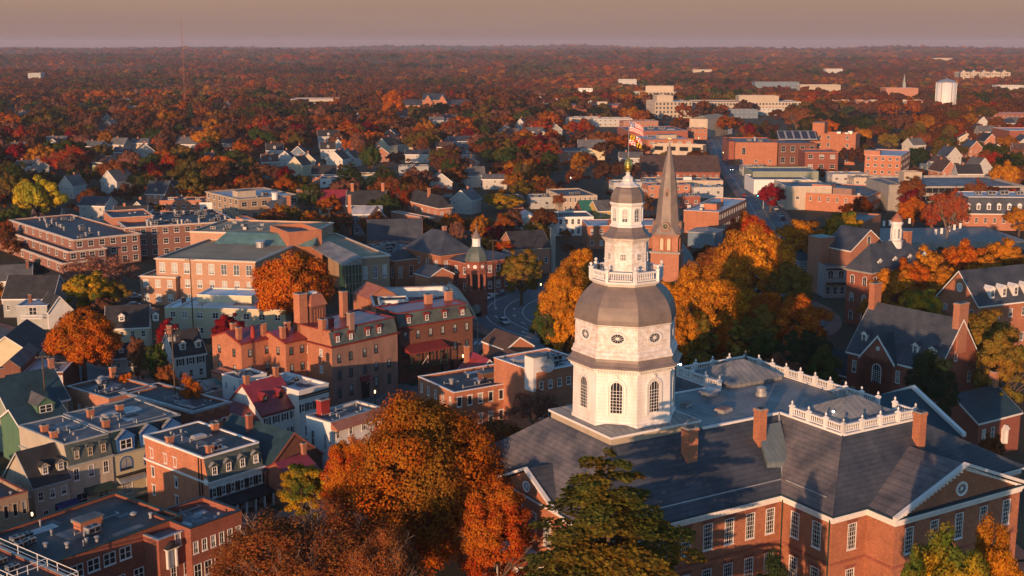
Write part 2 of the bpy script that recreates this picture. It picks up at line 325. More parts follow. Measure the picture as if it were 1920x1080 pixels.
# ------------------------------------------------------------------ windows
WC = {}
def win_meshes(w, h, style, fm, gm):
    key = (round(w, 2), round(h, 2), style, fm.name, gm.name)
    if key in WC: return WC[key]
    f = MB(); g = MB(); t = .09 if w > .7 else .07
    x0, x1 = -w / 2, w / 2
    if style.startswith('arch'):
        n = 10; zs = h - w / 2
        def ring(r): return [(x, z) for x, z in [(r, 0), (r, zs)] + [(r * math.cos(math.pi * k / n), zs + r * math.sin(math.pi * k / n)) for k in range(1, n)] + [(-r, zs), (-r, 0)]]
        a, b = ring(w / 2), ring(w / 2 - t * 1.3)
        for i in range(len(a) - 1):
            p, q, u, v = a[i], a[i + 1], b[i + 1], b[i]
            f.hexa([(p[0], .03, p[1]), (q[0], .03, q[1]), (u[0], .03, u[1]), (v[0], .03, v[1])], [(p[0], -.08, p[1]), (q[0], -.08, q[1]), (u[0], -.08, u[1]), (v[0], -.08, v[1])], fm)
        g.poly([(x, -.012, z) for x, z in b], gm)
        nx, nz = (4, max(3, round(h / .5))) if 'fine' in style else (2, 3)
        for i in range(1, nx): x = x0 + w * i / nx; f.box(x - .022, -.045, 0, x + .022, -.02, zs + math.sqrt(max(0, (w / 2) ** 2 - x * x)) - .05, fm)
        for i in range(1, nz): z = zs * i / nz; f.box(x0, -.046, z - .022, x1, -.021, z + .022, fm)
    elif style == 'oval':
        n = 20
        a = [(w / 2 * math.cos(2 * math.pi * k / n), h / 2 + h / 2 * math.sin(2 * math.pi * k / n)) for k in range(n)]
        b = [(x * .72, h / 2 + (z - h / 2) * .70) for x, z in a]
        for i in range(n):
            p, q, u, v = a[i], a[(i + 1) % n], b[(i + 1) % n], b[i]
            f.hexa([(p[0], .03, p[1]), (q[0], .03, q[1]), (u[0], .03, u[1]), (v[0], .03, v[1])], [(p[0], -.12, p[1]), (q[0], -.12, q[1]), (u[0], -.09, u[1]), (v[0], -.09, v[1])], fm)
        g.poly([(x, -.012, z) for x, z in b], gm)
        for k in range(6):
            an = math.pi * k / 6; c, s_ = math.cos(an), math.sin(an)
            f.tube((-c * w * .35, -.04, h / 2 - s_ * h * .34), (c * w * .35, -.04, h / 2 + s_ * h * .34), .025, .025, fm, 4)
        f.lathe([(w * .12, -.05), (w * .12, -.02)], 8, fm); 
        for i in range(len(f.v) - 16, len(f.v)): x, y, z = f.v[i]; f.v[i] = (x, z, h / 2 + y * h / w)
    else:
        f.box(x0, -.05, 0, x0 + t, .12, h, fm); f.box(x1 - t, -.05, 0, x1, .12, h, fm)
        f.box(x0 + t, -.05, h - t, x1 - t, .12, h, fm); f.box(x0 + t, -.05, 0, x1 - t, .12, t, fm)
        f.box(x0 - .06, -.13, -.09, x1 + .06, .0, 0, fm)
        g.poly([(x0 + t, .05, t), (x1 - t, .05, t), (x1 - t, .05, h - t), (x0 + t, .05, h - t)], gm)
        if style in ('sash', 'fine', 'pair'):
            f.box(x0 + t, .0, h / 2 - .035, x1 - t, .04, h / 2 + .035, fm)
        if style == 'pair': f.box(-.05, -.04, t, .05, .06, h - t, fm)
        if style == 'fine':
            for i in (1, 2, 3): x = x0 + w * i / 4; f.box(x - .02, .015, t, x + .02, .042, h - t, fm)
            for i in (1, 2, 4, 5): z = h * i / 6; f.box(x0 + t, .014, z - .02, x1 - t, .041, z + .02, fm)
        elif style == 'sash':
            f.box(-.018, .015, t, .018, .042, h - t, fm)
        if style == 'hood': f.box(x0 - .12, -.16, h, x1 + .12, .0, h + .14, fm)
    WC[key] = (f, g, f.mesh('window'), g.mesh('pane'))
    return WC[key]
ONEM = {}
def add_window(parent, x, y, z, rz, w, h, style='sash', fm=None, gm=None, one=False, shutter=None, name='window'):
    fm = fm or WHITE; gm = gm or GLASS
    f, g, fme, gme = win_meshes(w, h, style, fm, gm)
    if one:
        k = (id(f), 1)
        if k not in ONEM:
            a = MB(); a.v = f.v + g.v; a.f = f.f + [tuple(i + len(f.v) for i in q) for q in g.f]; a.mats = [fm, gm]; a.mi = [0] * len(f.f) + [1] * len(g.f)
            ONEM[k] = a.mesh('window')
        o = put(name, ONEM[k], parent, (x, y, z), rz)
    else:
        o = put(name, fme, parent, (x, y, z), rz); put('pane', gme, o)
        if shutter:
            k = ('sh', w, h, shutter.name)
            if k not in ONEM:
                a = MB(); a.box(-.02, -.05, 0, w * .42, -.005, h, shutter); ONEM[k] = a.mesh('shutter')
            put('shutter', ONEM[k], o, (w / 2 + .05, 0, 0)); put('shutter', ONEM[k], o, (-w / 2 - .05 - w * .42, 0, 0))
    return o

# ------------------------------------------------------------------ buildings
FACE = {'R': lambda w, d: ((0, 0), (1, 0), w), 'E': lambda w, d: ((w, 0), (0, 1), d), 'B': lambda w, d: ((w, d), (-1, 0), w), 'L': lambda w, d: ((0, d), (0, -1), d)}
FOOT = []       # footprints, so that nothing grows through a building
def fpt(f, w, d, x0, y0, t, out=0.):
    """world-local xy of a point t metres along face f, out metres in front of it"""
    (ox, oy), (ux, uy), ln = FACE[f](w, d)
    return x0 + ox + ux * t + uy * out, y0 + oy + uy * t - ux * out, math.atan2(uy, ux)
def wall_faces(mb, w, d, x0, y0, z0, z1, mat, holes, faces='RLEB'):
    for f in faces:
        (ox, oy), (ux, uy), ln = FACE[f](w, d)
        hs = holes.get(f, [])
        xs = sorted({0, ln, *[round(h[0], 4) for h in hs], *[round(h[1], 4) for h in hs]}); zs = sorted({z0, z1, *[round(h[2], 4) for h in hs], *[round(h[3], 4) for h in hs]})
        xs = [x for x in xs if 0 <= x <= ln]; zs = [z for z in zs if z0 <= z <= z1]
        P = lambda t, z: (x0 + ox + ux * t, y0 + oy + uy * t, z)
        if not hs: mb.poly([P(0, z0), P(ln, z0), P(ln, z1), P(0, z1)], mat); continue
        for j in range(len(zs) - 1):
            run = None
            for i in range(len(xs) - 1):
                cx, cz = (xs[i] + xs[i + 1]) / 2, (zs[j] + zs[j + 1]) / 2
                hole = any(h[0] < cx < h[1] and h[2] < cz < h[3] for h in hs)
                if not hole and run is None: run = xs[i]
                if hole and run is not None: mb.poly([P(run, zs[j]), P(xs[i], zs[j]), P(xs[i], zs[j + 1]), P(run, zs[j + 1])], mat); run = None
            if run is not None: mb.poly([P(run, zs[j]), P(ln, zs[j]), P(ln, zs[j + 1]), P(run, zs[j + 1])], mat)
def ring(mb, w, d, x0, y0, za, zb, out, thick, mat):
    """band round a block: from `out` outside the wall to `thick` deep"""
    a = [(x0 - out, y0 - out), (x0 + w + out, y0 - out), (x0 + w + out, y0 + d + out), (x0 - out, y0 + d + out)]
    i_ = thick - out
    b = [(x0 + i_, y0 + i_), (x0 + w - i_, y0 + i_), (x0 + w - i_, y0 + d - i_), (x0 + i_, y0 + d - i_)]
    for k in range(4):
        p, q, u, v = a[k], a[(k + 1) % 4], b[(k + 1) % 4], b[k]
        mb.hexa([(*p, za), (*q, za), (*u, za), (*v, za)], [(*p, zb), (*q, zb), (*u, zb), (*v, zb)], mat)
def chimney(root, x, y, z0, z1, w=.9, d=.6, mat=None):
    mb = MB(); mat = mat or BR
    mb.box(-w / 2, -d / 2, z0, w / 2, d / 2, z1 - .35, mat); mb.box(-w / 2 - .09, -d / 2 - .09, z1 - .35, w / 2 + .09, d / 2 + .09, z1 - .12, mat)
    mb.box(-w / 2 - .04, -d / 2 - .04, z1 - .12, w / 2 + .04, d / 2 + .04, z1, CONC)
    mb.box(-w * .25, -d * .25, z1, w * .25, d * .25, z1 + .15, BLACK)
    return mb.build('chimney', root, (x, y, 0))
def acunit(root, x, y, z, s=1., rz=0, mat=None, name='air_conditioner'):
    mb = MB(); m = mat or METAL
    mb.box(-s, -s * .6, .15, s, s * .6, s * 1.05, m); mb.box(-s * .9, -s * .5, 0, s * .9, s * .5, .15, BLACK)
    mb.box(-s * .85, -s * .63, .3 * s, -s * .1, -s * .6, .9 * s, BLACK); mb.box(s * .1, -s * .63, .3 * s, s * .85, -s * .6, .9 * s, BLACK)
    mb.lathe([(s * .35, s * 1.05), (s * .35, s * 1.15)], 10, BLACK, -s * .5); mb.lathe([(s * .35, s * 1.05), (s * .35, s * 1.15)], 10, BLACK, s * .5)
    return mb.build(name, root, (x, y, z), rz)
def vent(root, x, y, z, r=.25, h=.8):
    mb = MB(); mb.lathe([(r, 0), (r, h * .7), (r * 1.6, h * .72), (r * 1.6, h * .85), (r * .3, h)], 8, METAL)
    return mb.build('roof_vent', root, (x, y, z))
def dormer(root, f, w, d, x0, y0, t, inset, zb, slope, dw=1.3, dh=1.5, mat=None, rmat=None, wmat=None, style='gable', gm=None, one=False, ww=None, wh=None, wst='sash'):
    """dormer on the roof above face f; front wall stands `inset` behind the wall line at height zb; slope = roof rise per metre"""
    mat = mat or WHITE; rmat = rmat or SLATE
    px, py, rz = fpt(f, w, d, x0, y0, t, -inset)
    back = min((dh + dw * .4) / max(slope, .25), 6); mb = MB(); hw = dw / 2; b2 = min(dh / max(slope, .25), 6)
    zl = -.25
    mb.poly([(-hw, 0, zl), (hw, 0, zl), (hw, 0, dh), (-hw, 0, dh)], mat)
    for s_ in (-1, 1): mb.poly([(s_ * hw, 0, zl), (s_ * hw, b2, dh), (s_ * hw, 0, dh)], mat)
    o = .16
    if style == 'gable':
        zr = dh + dw * .38
        mb.poly([(-hw, 0, dh), (hw, 0, dh), (0, 0, zr)], mat)
        for s_ in (-1, 1):
            mb.hexa([(s_ * (hw + o), -o, dh - o * .76), (0, -o, zr), (0, back, zr), (s_ * (hw + o), b2, dh - o * .76)], [(s_ * (hw + o), -o, dh - o * .76 + .1), (0, -o, zr + .1), (0, back, zr + .1), (s_ * (hw + o), b2, dh - o * .76 + .1)], rmat)
            mb.hexa([(s_ * (hw + o), -o - .03, dh - o * .76 - .10), (0, -o - .03, zr - .1), (0, -o, zr - .1), (s_ * (hw + o), -o, dh - o * .76 - .10)], [(s_ * (hw + o), -o - .03, dh - o * .76 + .08), (0, -o - .03, zr + .08), (0, -o, zr + .08), (s_ * (hw + o), -o, dh - o * .76 + .08)], mat)
    elif style == 'round':
        n = 8; pts = [(hw * 1.1 * math.cos(math.pi * k / n), dh + hw * .7 * math.sin(math.pi * k / n)) for k in range(n + 1)]
        mb.poly([(x, 0, z) for x, z in pts], mat)
        for k in range(n):
            p, q = pts[k], pts[k + 1]; mb.hexa([(p[0], -.1, p[1]), (q[0], -.1, q[1]), (q[0], back, q[1]), (p[0], back, p[1])], [(p[0] * 1.1, -.1, p[1] + .1), (q[0] * 1.1, -.1, q[1] + .1), (q[0] * 1.1, back, q[1] + .1), (p[0] * 1.1, back, p[1] + .1)], rmat)
    else:
        mb.hexa([(-hw - o, -o, dh), (hw + o, -o, dh), (hw + o, back, dh + .3), (-hw - o, back, dh + .3)], [(-hw - o, -o, dh + .14), (hw + o, -o, dh + .14), (hw + o, back, dh + .44), (-hw - o, back, dh + .44)], rmat)
    dd = mb.build('dormer', root, (px, py, zb), rz)
    add_window(dd, 0, -.06, .15, 0, ww or dw * .68, wh or dh * .82, wst, wmat or WHITE, gm, one=True)
    return dd
def block(root, x0, y0, w, d, z0, z1, wall, roof=('flat',), win=None, rmat=None, trim=None, faces='RLEB', far=False, gm=None, fm=None, shutter=None, cornice=0, sill=None, holes_extra=None):
    """one volume of a building, standing on z0 with its eave (or parapet top) at z1"""
    holes = {}; spec = []
    for f, lst in (win or {}).items():
        if isinstance(lst, tuple): lst = [lst]
        ln = FACE[f](w, d)[2]
        for it in lst:
            cols, rows, ww, wh = it[:4]; o = it[4] if len(it) > 4 else {}
            a, b = o.get('x', (0, ln)); za, zb = o.get('z', (z0, z1)); st = o.get('st', 'sash')
            sth = (zb - za) / rows
            for i in range(cols):
                t = a + (b - a) * (i + .5) / cols
                for j in range(rows):
                    z = za + sth * (j + o.get('up', .52)) - wh / 2
                    if not (0.05 < t - ww / 2 and t + ww / 2 < ln - .05): continue
                    if st[:4] not in ('arch', 'oval'):
                        holes.setdefault(f, []).append((t - ww / 2, t + ww / 2, z, z + wh))
                    spec.append((f, t, z, ww, wh, st, o))
    mb = MB(); wall_faces(mb, w, d, x0, y0, z0 - 3, z1, wall, holes, faces)
    rt = roof[0]; rmat = rmat or MEMB; trim = trim or wall
    rm = MB()
    if rt == 'flat':
        p = roof[1] if len(roof) > 1 else .5
        i = .3
        mb.poly([(x0, y0, z1), (x0 + i, y0 + i, z1), (x0 + i, y0 + d - i, z1), (x0, y0 + d, z1)], wall)
        pr = MB()
        for (ax, ay, bx, by) in ((i, i, w - i, i), (w - i, i, w - i, d - i), (w - i, d - i, i, d - i), (i, d - i, i, i)):
            pr.poly([(x0 + ax, y0 + ay, z1 - p), (x0 + ax, y0 + ay, z1), (x0 + bx, y0 + by, z1), (x0 + bx, y0 + by, z1 - p)], wall)
        ring(pr, w, d, x0, y0, z1 + .003, z1 + .12, .07, .42, trim)
        pr.build('parapet', root)
        rm.poly([(x0 + .02, y0 + .02, z1 - p), (x0 + w - .02, y0 + .02, z1 - p), (x0 + w - .02, y0 + d - .02, z1 - p), (x0 + .02, y0 + d - .02, z1 - p)], rmat)
    elif rt == 'gable':
        ax, rise = roof[1], roof[2]; o = roof[3] if len(roof) > 3 else .35; th = .16
        half = (d if ax == 'x' else w) / 2; sl_ = rise / half; e_ = o * .8
        def tr(u, v, z): return (x0 + u, y0 + v, z) if ax == 'x' else (x0 + w - v, y0 + u, z)
        ln = w if ax == 'x' else d
        for u in (0, ln): mb.poly([tr(u, 0, z1), tr(u, half * 2, z1), tr(u, half, z1 + rise)], wall)
        for s_ in (0, 1):
            va = -e_ if s_ == 0 else 2 * half + e_; za = z1 - e_ * sl_
            rm.hexa([tr(-o, va, za + .02), tr(ln + o, va, za + .02), tr(ln + o, half, z1 + rise + .02), tr(-o, half, z1 + rise + .02)],
                    [tr(-o, va, za + th), tr(ln + o, va, za + th), tr(ln + o, half, z1 + rise + th), tr(-o, half, z1 + rise + th)], rmat)
        if trim is not wall:
            tm = MB()
            for s_ in (0, 1):
                va = -e_ if s_ == 0 else 2 * half + e_; za = z1 - e_ * sl_
                for u in (-o, ln + o):
                    u2 = u - .06 if u < 0 else u + .06
                    tm.hexa([tr(u, va, za - .2), tr(u2, va, za - .2), tr(u2, half, z1 + rise - .2), tr(u, half, z1 + rise - .2)], [tr(u, va, za + th - .01), tr(u2, va, za + th - .01), tr(u2, half, z1 + rise + th - .01), tr(u, half, z1 + rise + th - .01)], trim)
                v2 = va - .05 if s_ == 0 else va + .05
                tm.hexa([tr(-o, va, za - .2), tr(ln + o, va, za - .2), tr(ln + o, v2, za - .2), tr(-o, v2, za - .2)], [tr(-o, va, za + th - .03), tr(ln + o, va, za + th - .03), tr(ln + o, v2, za + th - .03), tr(-o, v2, za + th - .03)], trim)
            tm.build('eave_trim', root)
    elif rt == 'hip':
        rise = roof[1]; o = roof[2] if len(roof) > 2 else .4; k = roof[3] if len(roof) > 3 else min(w, d) / 2
        k = min(k, min(w, d) / 2 - .02)
        b_ = [(x0 - o, y0 - o), (x0 + w + o, y0 - o), (x0 + w + o, y0 + d + o), (x0 - o, y0 + d + o)]
        t_ = [(x0 + k, y0 + k), (x0 + w - k, y0 + k), (x0 + w - k, y0 + d - k), (x0 + k, y0 + d - k)]
        rm.hexa([(*p, z1 + .12) for p in b_], [(*p, z1 + rise) for p in t_], rmat)
        tm = MB(); tm.hexa([(*p, z1 - .1) for p in b_], [(*p, z1 + .12) for p in b_], trim, top=False); tm.build('eave_trim', root)
    elif rt == 'mansard':
        hm, ins = roof[1], roof[2]; sides = roof[3] if len(roof) > 3 else 'RLEB'; tm_ = roof[4] if len(roof) > 4 else MEMB
        i = {f: (ins if f in sides else 0) for f in 'RLEB'}
        b_ = [(x0, y0), (x0 + w, y0), (x0 + w, y0 + d), (x0, y0 + d)]
        t_ = [(x0 + i['L'], y0 + i['R']), (x0 + w - i['E'], y0 + i['R']), (x0 + w - i['E'], y0 + d - i['B']), (x0 + i['L'], y0 + d - i['B'])]
        for q, f in enumerate('REBL'):
            p, p2, u, v = b_[q], b_[(q + 1) % 4], t_[(q + 1) % 4], t_[q]
            (rm if f in sides else mb).poly([(*p, z1), (*p2, z1), (*u, z1 + hm), (*v, z1 + hm)], rmat if f in sides else wall)
        rm.poly([(*p, z1 + hm) for p in t_], tm_)
        pr = MB()
        for q in range(4):
            p, p2 = t_[q], t_[(q + 1) % 4]; dx, dy = p2[0] - p[0], p2[1] - p[1]; l_ = math.hypot(dx, dy); nx, ny = dy / l_, -dx / l_
            pr.hexa([(p[0] - nx * .25, p[1] - ny * .25, z1 + hm - .05), (p2[0] - nx * .25, p2[1] - ny * .25, z1 + hm - .05), (p2[0] + nx * .12, p2[1] + ny * .12, z1 + hm - .05), (p[0] + nx * .12, p[1] + ny * .12, z1 + hm - .05)],
                    [(p[0] - nx * .25, p[1] - ny * .25, z1 + hm + .18), (p2[0] - nx * .25, p2[1] - ny * .25, z1 + hm + .18), (p2[0] + nx * .12, p2[1] + ny * .12, z1 + hm + .18), (p[0] + nx * .12, p[1] + ny * .12, z1 + hm + .18)], trim)
        pr.build('coping', root)
        cornice = cornice or .25
    mb.build('wall', root)
    if rm.v: rm.build('roof', root)
    if cornice:
        cm = MB(); ct = trim if trim is not wall else TRIMT
        ring(cm, w, d, x0, y0, z1 - .35, z1 - .12, cornice * .5, cornice * .5 - .003, ct); ring(cm, w, d, x0, y0, z1 - .12, z1 + .001, cornice, cornice - .003, ct)
        cm.build('cornice', root)
    for f, t, z, ww, wh, st, o in spec:
        arch = st[:4] in ('arch', 'oval')
        px, py, rz = fpt(f, w, d, x0, y0, t, .004 if arch else 0)
        add_window(root, px, py, z, rz, ww, wh, st, o.get('fm') or fm, o.get('gm') or gm, one=far, shutter=o.get('sh') or shutter)
def solve_len(x, y, z, ax, ay, px):
    lo, hi = .1, 400.; s = 1 if pj(x + ax * 50, y + ay * 50, z)[0] > pj(x, y, z)[0] else -1
    for _ in range(50):
        m_ = (lo + hi) / 2
        if (pj(x + ax * m_, y + ay * m_, z)[0] - px) * s < 0: lo = m_
        else: hi = m_
    return lo
def B(name, label, cat, n, h, a, xr=None, xl=None, w=None, d=None, wall=None, roof=('flat',), win=None, group=None, z0=None, **k):
    """a building: near corner surveyed at photo point n (eave height h); a = bearing of its right-hand wall"""
    x, y = atgrd(*n, h); g = gh(x, y) if z0 is None else z0
    if z0 is not None: x, y = un(*n, z0 + h)
    if isinstance(a, tuple):
        q = un(*a, g + h); a = math.degrees(math.atan2(q[1] - y, q[0] - x))
    c, s_ = math.cos(R(a)), math.sin(R(a))
    w = w or solve_len(x, y, g + h, c, s_, xr); d = d or solve_len(x, y, g + h, -s_, c, xl)
    root = empty(name, (x, y, g), R(a), label, cat, group)
    root['w'] = w; root['d'] = d
    FOOT.append((x, y, c, s_, w, d))
    if wall: block(root, 0, 0, w, d, 0, h, wall, roof, win, **k)
    if wall and (roof[0] == 'flat' or (roof[0] == 'mansard' and len(roof) > 4 and roof[4] in (MEMB, MEMG, MEML))) and y < 300 and w > 5 and d > 5:
        rn_ = random.Random(int(x * 7 + y)); zr = h - (roof[1] if len(roof) > 1 else .5) if roof[0] == 'flat' else h + roof[1]
        for i in range(7):
            pa = MB()
            ww, dd = rn_.uniform(.8, w * .28), rn_.uniform(.8, d * .28); px_, py_ = rn_.uniform(1, w - 1 - ww), rn_.uniform(1, d - 1 - dd)
            pa.box(px_, py_, zr + .003 * (i + 1), px_ + ww, py_ + dd, zr + .006 + .003 * (i + 1), rn_.choice([MEMB, MEMG, MEMG, METAL]), bot=False)
            pa.build('roof_patch', root)
        for i in range(rn_.randint(2, 4)):
            pp = MB(); px_, py_ = rn_.uniform(1, w * .5), rn_.uniform(1, d - 1); ln = rn_.uniform(2, w * .45); pp.tube((px_, py_, zr + .22), (px_ + ln, py_, zr + .22), .06, .06, METAL, 5); pp.tube((px_ + ln, py_, zr + .22), (px_ + ln, py_ + .8, zr + .22), .06, .06, METAL, 5); pp.tube((px_, py_, zr), (px_, py_, zr + .7), .07, .07, METAL, 5); pp.build('roof_pipe', root)
        for i in range(rn_.randint(3, 6)): vent(root, rn_.uniform(1, w - 1), rn_.uniform(1, d - 1), zr, rn_.uniform(.08, .2), rn_.uniform(.4, .9))
    return root
def inside(x, y, m=1.5):
    for (fx, fy, c, s_, w, d) in FOOT:
        dx, dy = x - fx, y - fy
        if abs(dx) > 150 or abs(dy) > 150: continue
        u, v = dx * c + dy * s_, -dx * s_ + dy * c
        if -m < u < w + m and -m < v < d + m: return True
    return False
HAZE = 6.5e-5
# ------------------------------------------------------------------ ground and streets
def build_ground():
    xs = np.concatenate([np.arange(-400, 401, 10.0)]); mb = MB()
    ys = list(range(-300, 700, 10)) ; 
    def sheet(xa, ya):
        v = [(x, y, gh(x, y)) for y in ya for x in xa]; nx = len(xa)
        f = [(j * nx + i, j * nx + i + 1, (j + 1) * nx + i + 1, (j + 1) * nx + i) for j in range(len(ya) - 1) for i in range(nx - 1)]
        return v, f
    xa = sorted(set([-9000, -6000, -4000, -2500, -1500, -900, -600] + list(range(-400, 401, 8)) + [600, 900, 1500, 2500, 4000, 6000, 9000]) | set(range(-9000, 9001, 400)))
    ya = sorted(set([-900, -600] + list(range(-300, 600, 8)) + list(range(600, 1600, 60)) + list(range(1600, 11001, 150))))
    v, f = sheet(xa, ya)
    me = bpy.data.meshes.new('ground'); me.from_pydata(v, [], f); me.materials.append(GRASS); me.polygons.foreach_set('use_smooth', [True] * len(f)); me.update()
    o = put('ground', me); o['kind'] = 'structure'
build_ground()
def ribbon(mb, pts, wid, mat, dz=.02, seg=4.0):
    P = [Vector((x, y)) for x, y in pts]; Q = [P[0]]
    for a, b in zip(P, P[1:]):
        n = max(1, int((b - a).length / seg)); Q += [a.lerp(b, (i + 1) / n) for i in range(n)]
    L_ = []; R_ = []
    for i, p in enumerate(Q):
        t = (Q[min(i + 1, len(Q) - 1)] - Q[max(i - 1, 0)]).normalized(); n = Vector((-t.y, t.x)) * wid / 2
        for l, q in ((L_, p + n), (R_, p - n)): l.append((q.x, q.y, max(gh(q.x, q.y), gh(p.x, p.y)) + dz))
    for i in range(len(Q) - 1): mb.poly([R_[i], R_[i + 1], L_[i + 1], L_[i]], mat)
def offs(pts, o):
    P = [Vector((x, y)) for x, y in pts]; r = []
    for i, p in enumerate(P):
        t = (P[min(i + 1, len(P) - 1)] - P[max(i - 1, 0)]).normalized(); r.append((p.x - t.y * o, p.y + t.x * o))
    return r
CC = (36.0, 321.0)                       # middle of the church circle
def circ(r, a0=0, a1=360, n=48, c=CC, e=1.0): return [(c[0] + r * math.cos(R(a0 + (a1 - a0) * i / n)), c[1] + e * r * math.sin(R(a0 + (a1 - a0) * i / n))) for i in range(n + 1)]
WEST = [(66, 352), (86, 395), (101, 470), (112, 560), (122, 660), (134, 780), (150, 900), (160, 1000)]
MAIN = [(-12, 292), (-20, 262), (-28, 235), (-36, 205), (-46, 165), (-54, 130), (-60, 90), (-66, 40)]
SCH = [(6, 296), (8, 262), (20, 225), (14, 190)]
FRANK = [(-14, 326), (-44, 346)]
CATH = [(-34, 215), (-60, 232), (-95, 262), (-130, 300), (-170, 330)]
rd = MB(); pv = MB(); mk = MB(); ye = MB()
for pts, wd in ((WEST, 13), (MAIN, 11), (SCH, 7), (FRANK, 9), (CATH, 7)):
    ribbon(pv, pts, wd + 5, PAVE, .10); 
    ribbon(rd, pts, wd, ASPH, .125)
ribbon(pv, circ(38), 24, PAVE, .104); ribbon(rd, circ(38), 17, ASPH, .129)
ribbon(pv, circ(44, c=(14, 144)), 14, PAVE, .10); ribbon(rd, circ(44, c=(14, 144)), 8, ASPH, .125)
for r in (33.2, 38.0, 43): ribbon(mk, circ(r, 150, 260, 40), .22, PAINTL, .134)
for o in (-.15, .15): ribbon(ye, offs(WEST, o), .12, PAINTY, .134)
for o in (-4.4, 4.4): ribbon(mk, offs(WEST, o), .15, PAINTL, .134)
ribbon(ye, offs(MAIN, .0), .14, PAINTY, .134)
for k in range(9):                                     # zebra crossing at the mouth of the street by the inn
    x, y = -17 + k * 1.15, 284 + k * .1; ribbon(mk, [(x, y), (x + .5, y + 3.4)], .5, PAINTL, .134)
for k in range(10):
    x, y = 88.5 + k * 1.2, 432 - k * .3; ribbon(mk, [(x, y), (x + .3, y + 4)], .6, PAINTL, .134)
for a in (176, 190, 204, 218, 232):                    # lane arrows round the circle
    for r in (35.6, 40.5):
        p = Vector((CC[0] + r * math.cos(R(a)), CC[1] + r * math.sin(R(a)))); t = Vector((math.sin(R(a)), -math.cos(R(a)))); n = Vector((-t.y, t.x)); g = gh(p.x, p.y) + .137
        q = [p - n * .12, p + n * .12, p + n * .12 + t * 1.8, p - n * .12 + t * 1.8]; mk.poly([(v.x, v.y, g) for v in q], PAINTL)
        q = [p - n * .5 + t * 1.8, p + n * .5 + t * 1.8, p + t * 3.0]; mk.poly([(v.x, v.y, g) for v in q], PAINTL)
struct('pavement', pv); struct('road', rd); struct('road_marking', mk); struct('centre_line', ye)

# ------------------------------------------------------------------ the domed state house
SHC = un(1173, 0, 0) and (13.3, 141.6)
SA = 31.0; SG = 7.0
state = empty('state_house', (*SHC, 0), R(SA), 'large brick state house with white octagonal tower and dark slate roofs', 'state house')
FOOT.append((SHC[0] - 20 * math.cos(R(SA)) + 30 * math.sin(R(SA)), SHC[1] - 20 * math.sin(R(SA)) - 30 * math.cos(R(SA)), math.cos(R(SA)), math.sin(R(SA)), 70, 62))
ZE, ZD = 19.0, 25.7
def outline_walls(pts, z0, z1, mat, wins):
    """pts: outline run anticlockwise; wins: per edge list of (t, sill, w, h)"""
    mb = MB()
    for i in range(len(pts)):
        p, q = pts[i], pts[(i + 1) % len(pts)]; ln = math.dist(p, q); ux, uy = (q[0] - p[0]) / ln, (q[1] - p[1]) / ln
        hs = [(t - w / 2, t + w / 2, s, s + h) for t, s, w, h in wins.get(i, [])]
        xs = sorted({0, ln, *[v for h in hs for v in h[:2]]}); zs = sorted({z0, z1, *[v for h in hs for v in h[2:]]})
        P = lambda t, z: (p[0] + ux * t, p[1] + uy * t, z)
        for j in range(len(zs) - 1):
            run = None
            for k in range(len(xs) - 1):
                cx, cz = (xs[k] + xs[k + 1]) / 2, (zs[j] + zs[j + 1]) / 2; hole = any(h[0] < cx < h[1] and h[2] < cz < h[3] for h in hs)
                if not hole and run is None: run = xs[k]
                if hole and run is not None: mb.poly([P(run, zs[j]), P(xs[k], zs[j]), P(xs[k], zs[j + 1]), P(run, zs[j + 1])], mat); run = None
            if run is not None: mb.poly([P(run, zs[j]), P(ln, zs[j]), P(ln, zs[j + 1]), P(run, zs[j + 1])], mat)
        for t, s, w, h in wins.get(i, []):
            add_window(state, p[0] + ux * t, p[1] + uy * t, s, math.atan2(uy, ux), w, h, 'fine', WHITE, GLASSD)
            li = MB(); li.hexa([(-w / 2 - .1, -.03, h + .005), (w / 2 + .1, -.03, h + .005), (w / 2 + .1, .03, h + .005), (-w / 2 - .1, .03, h + .005)], [(-w / 2 - .28, -.03, h + .42), (w / 2 + .28, -.03, h + .42), (w / 2 + .28, .03, h + .42), (-w / 2 - .28, .03, h + .42)], BR2)
            li.build('lintel', state, (p[0] + ux * t, p[1] + uy * t, s), math.atan2(uy, ux))
    return mb
MW = [(t, z, 1.35, 3.1) for t in (1.8, 4.9, 8.0, 11.1, 14.2, 17.3, 20.4, 23.4) for z in (14.6, 9.2)]
LW = [(t, z, 1.35, 3.1) for t in (2.4, 5.8) for z in (14.6, 9.2)]
PW = [(t, z, 1.35, 3.1) for t in (2.3, 6.35, 10.5, 14.65, 18.7) for z in (14.6, 9.2)]
SP = [(-13, -14.5), (12, -14.5), (12, -22.6), (17.3, -22.6), (17.3, -26.7), (38.3, -26.7), (38.3, -22.6), (43.6, -22.6), (43.6, 20), (12, 20), (12, 14.5), (-13, 14.5)]
wl = outline_walls(SP, SG - 3, ZE, BR, {0: MW, 1: LW, 2: [(3.1, 14.6, 1.35, 3.1), (3.1, 9.2, 1.35, 3.1)], 4: PW, 6: [(2.6, 14.6, 1.35, 3.1)], 7: [(3 + 4 * i, z, 1.35, 3.1) for i in range(10) for z in (14.6, 9.2)],
     11: [(t, z, 1.35, 3.1) for t in (2.2, 5.4, 8.6, 20.4, 23.6, 26.8) for z in (14.6, 9.2)]})
wl.poly([(17.3, -26.7, ZE), (38.3, -26.7, ZE), (27.8, -26.7, 23.2)], BR)
wl.build('wall', state)
bc = MB()                                              # projecting brick string course
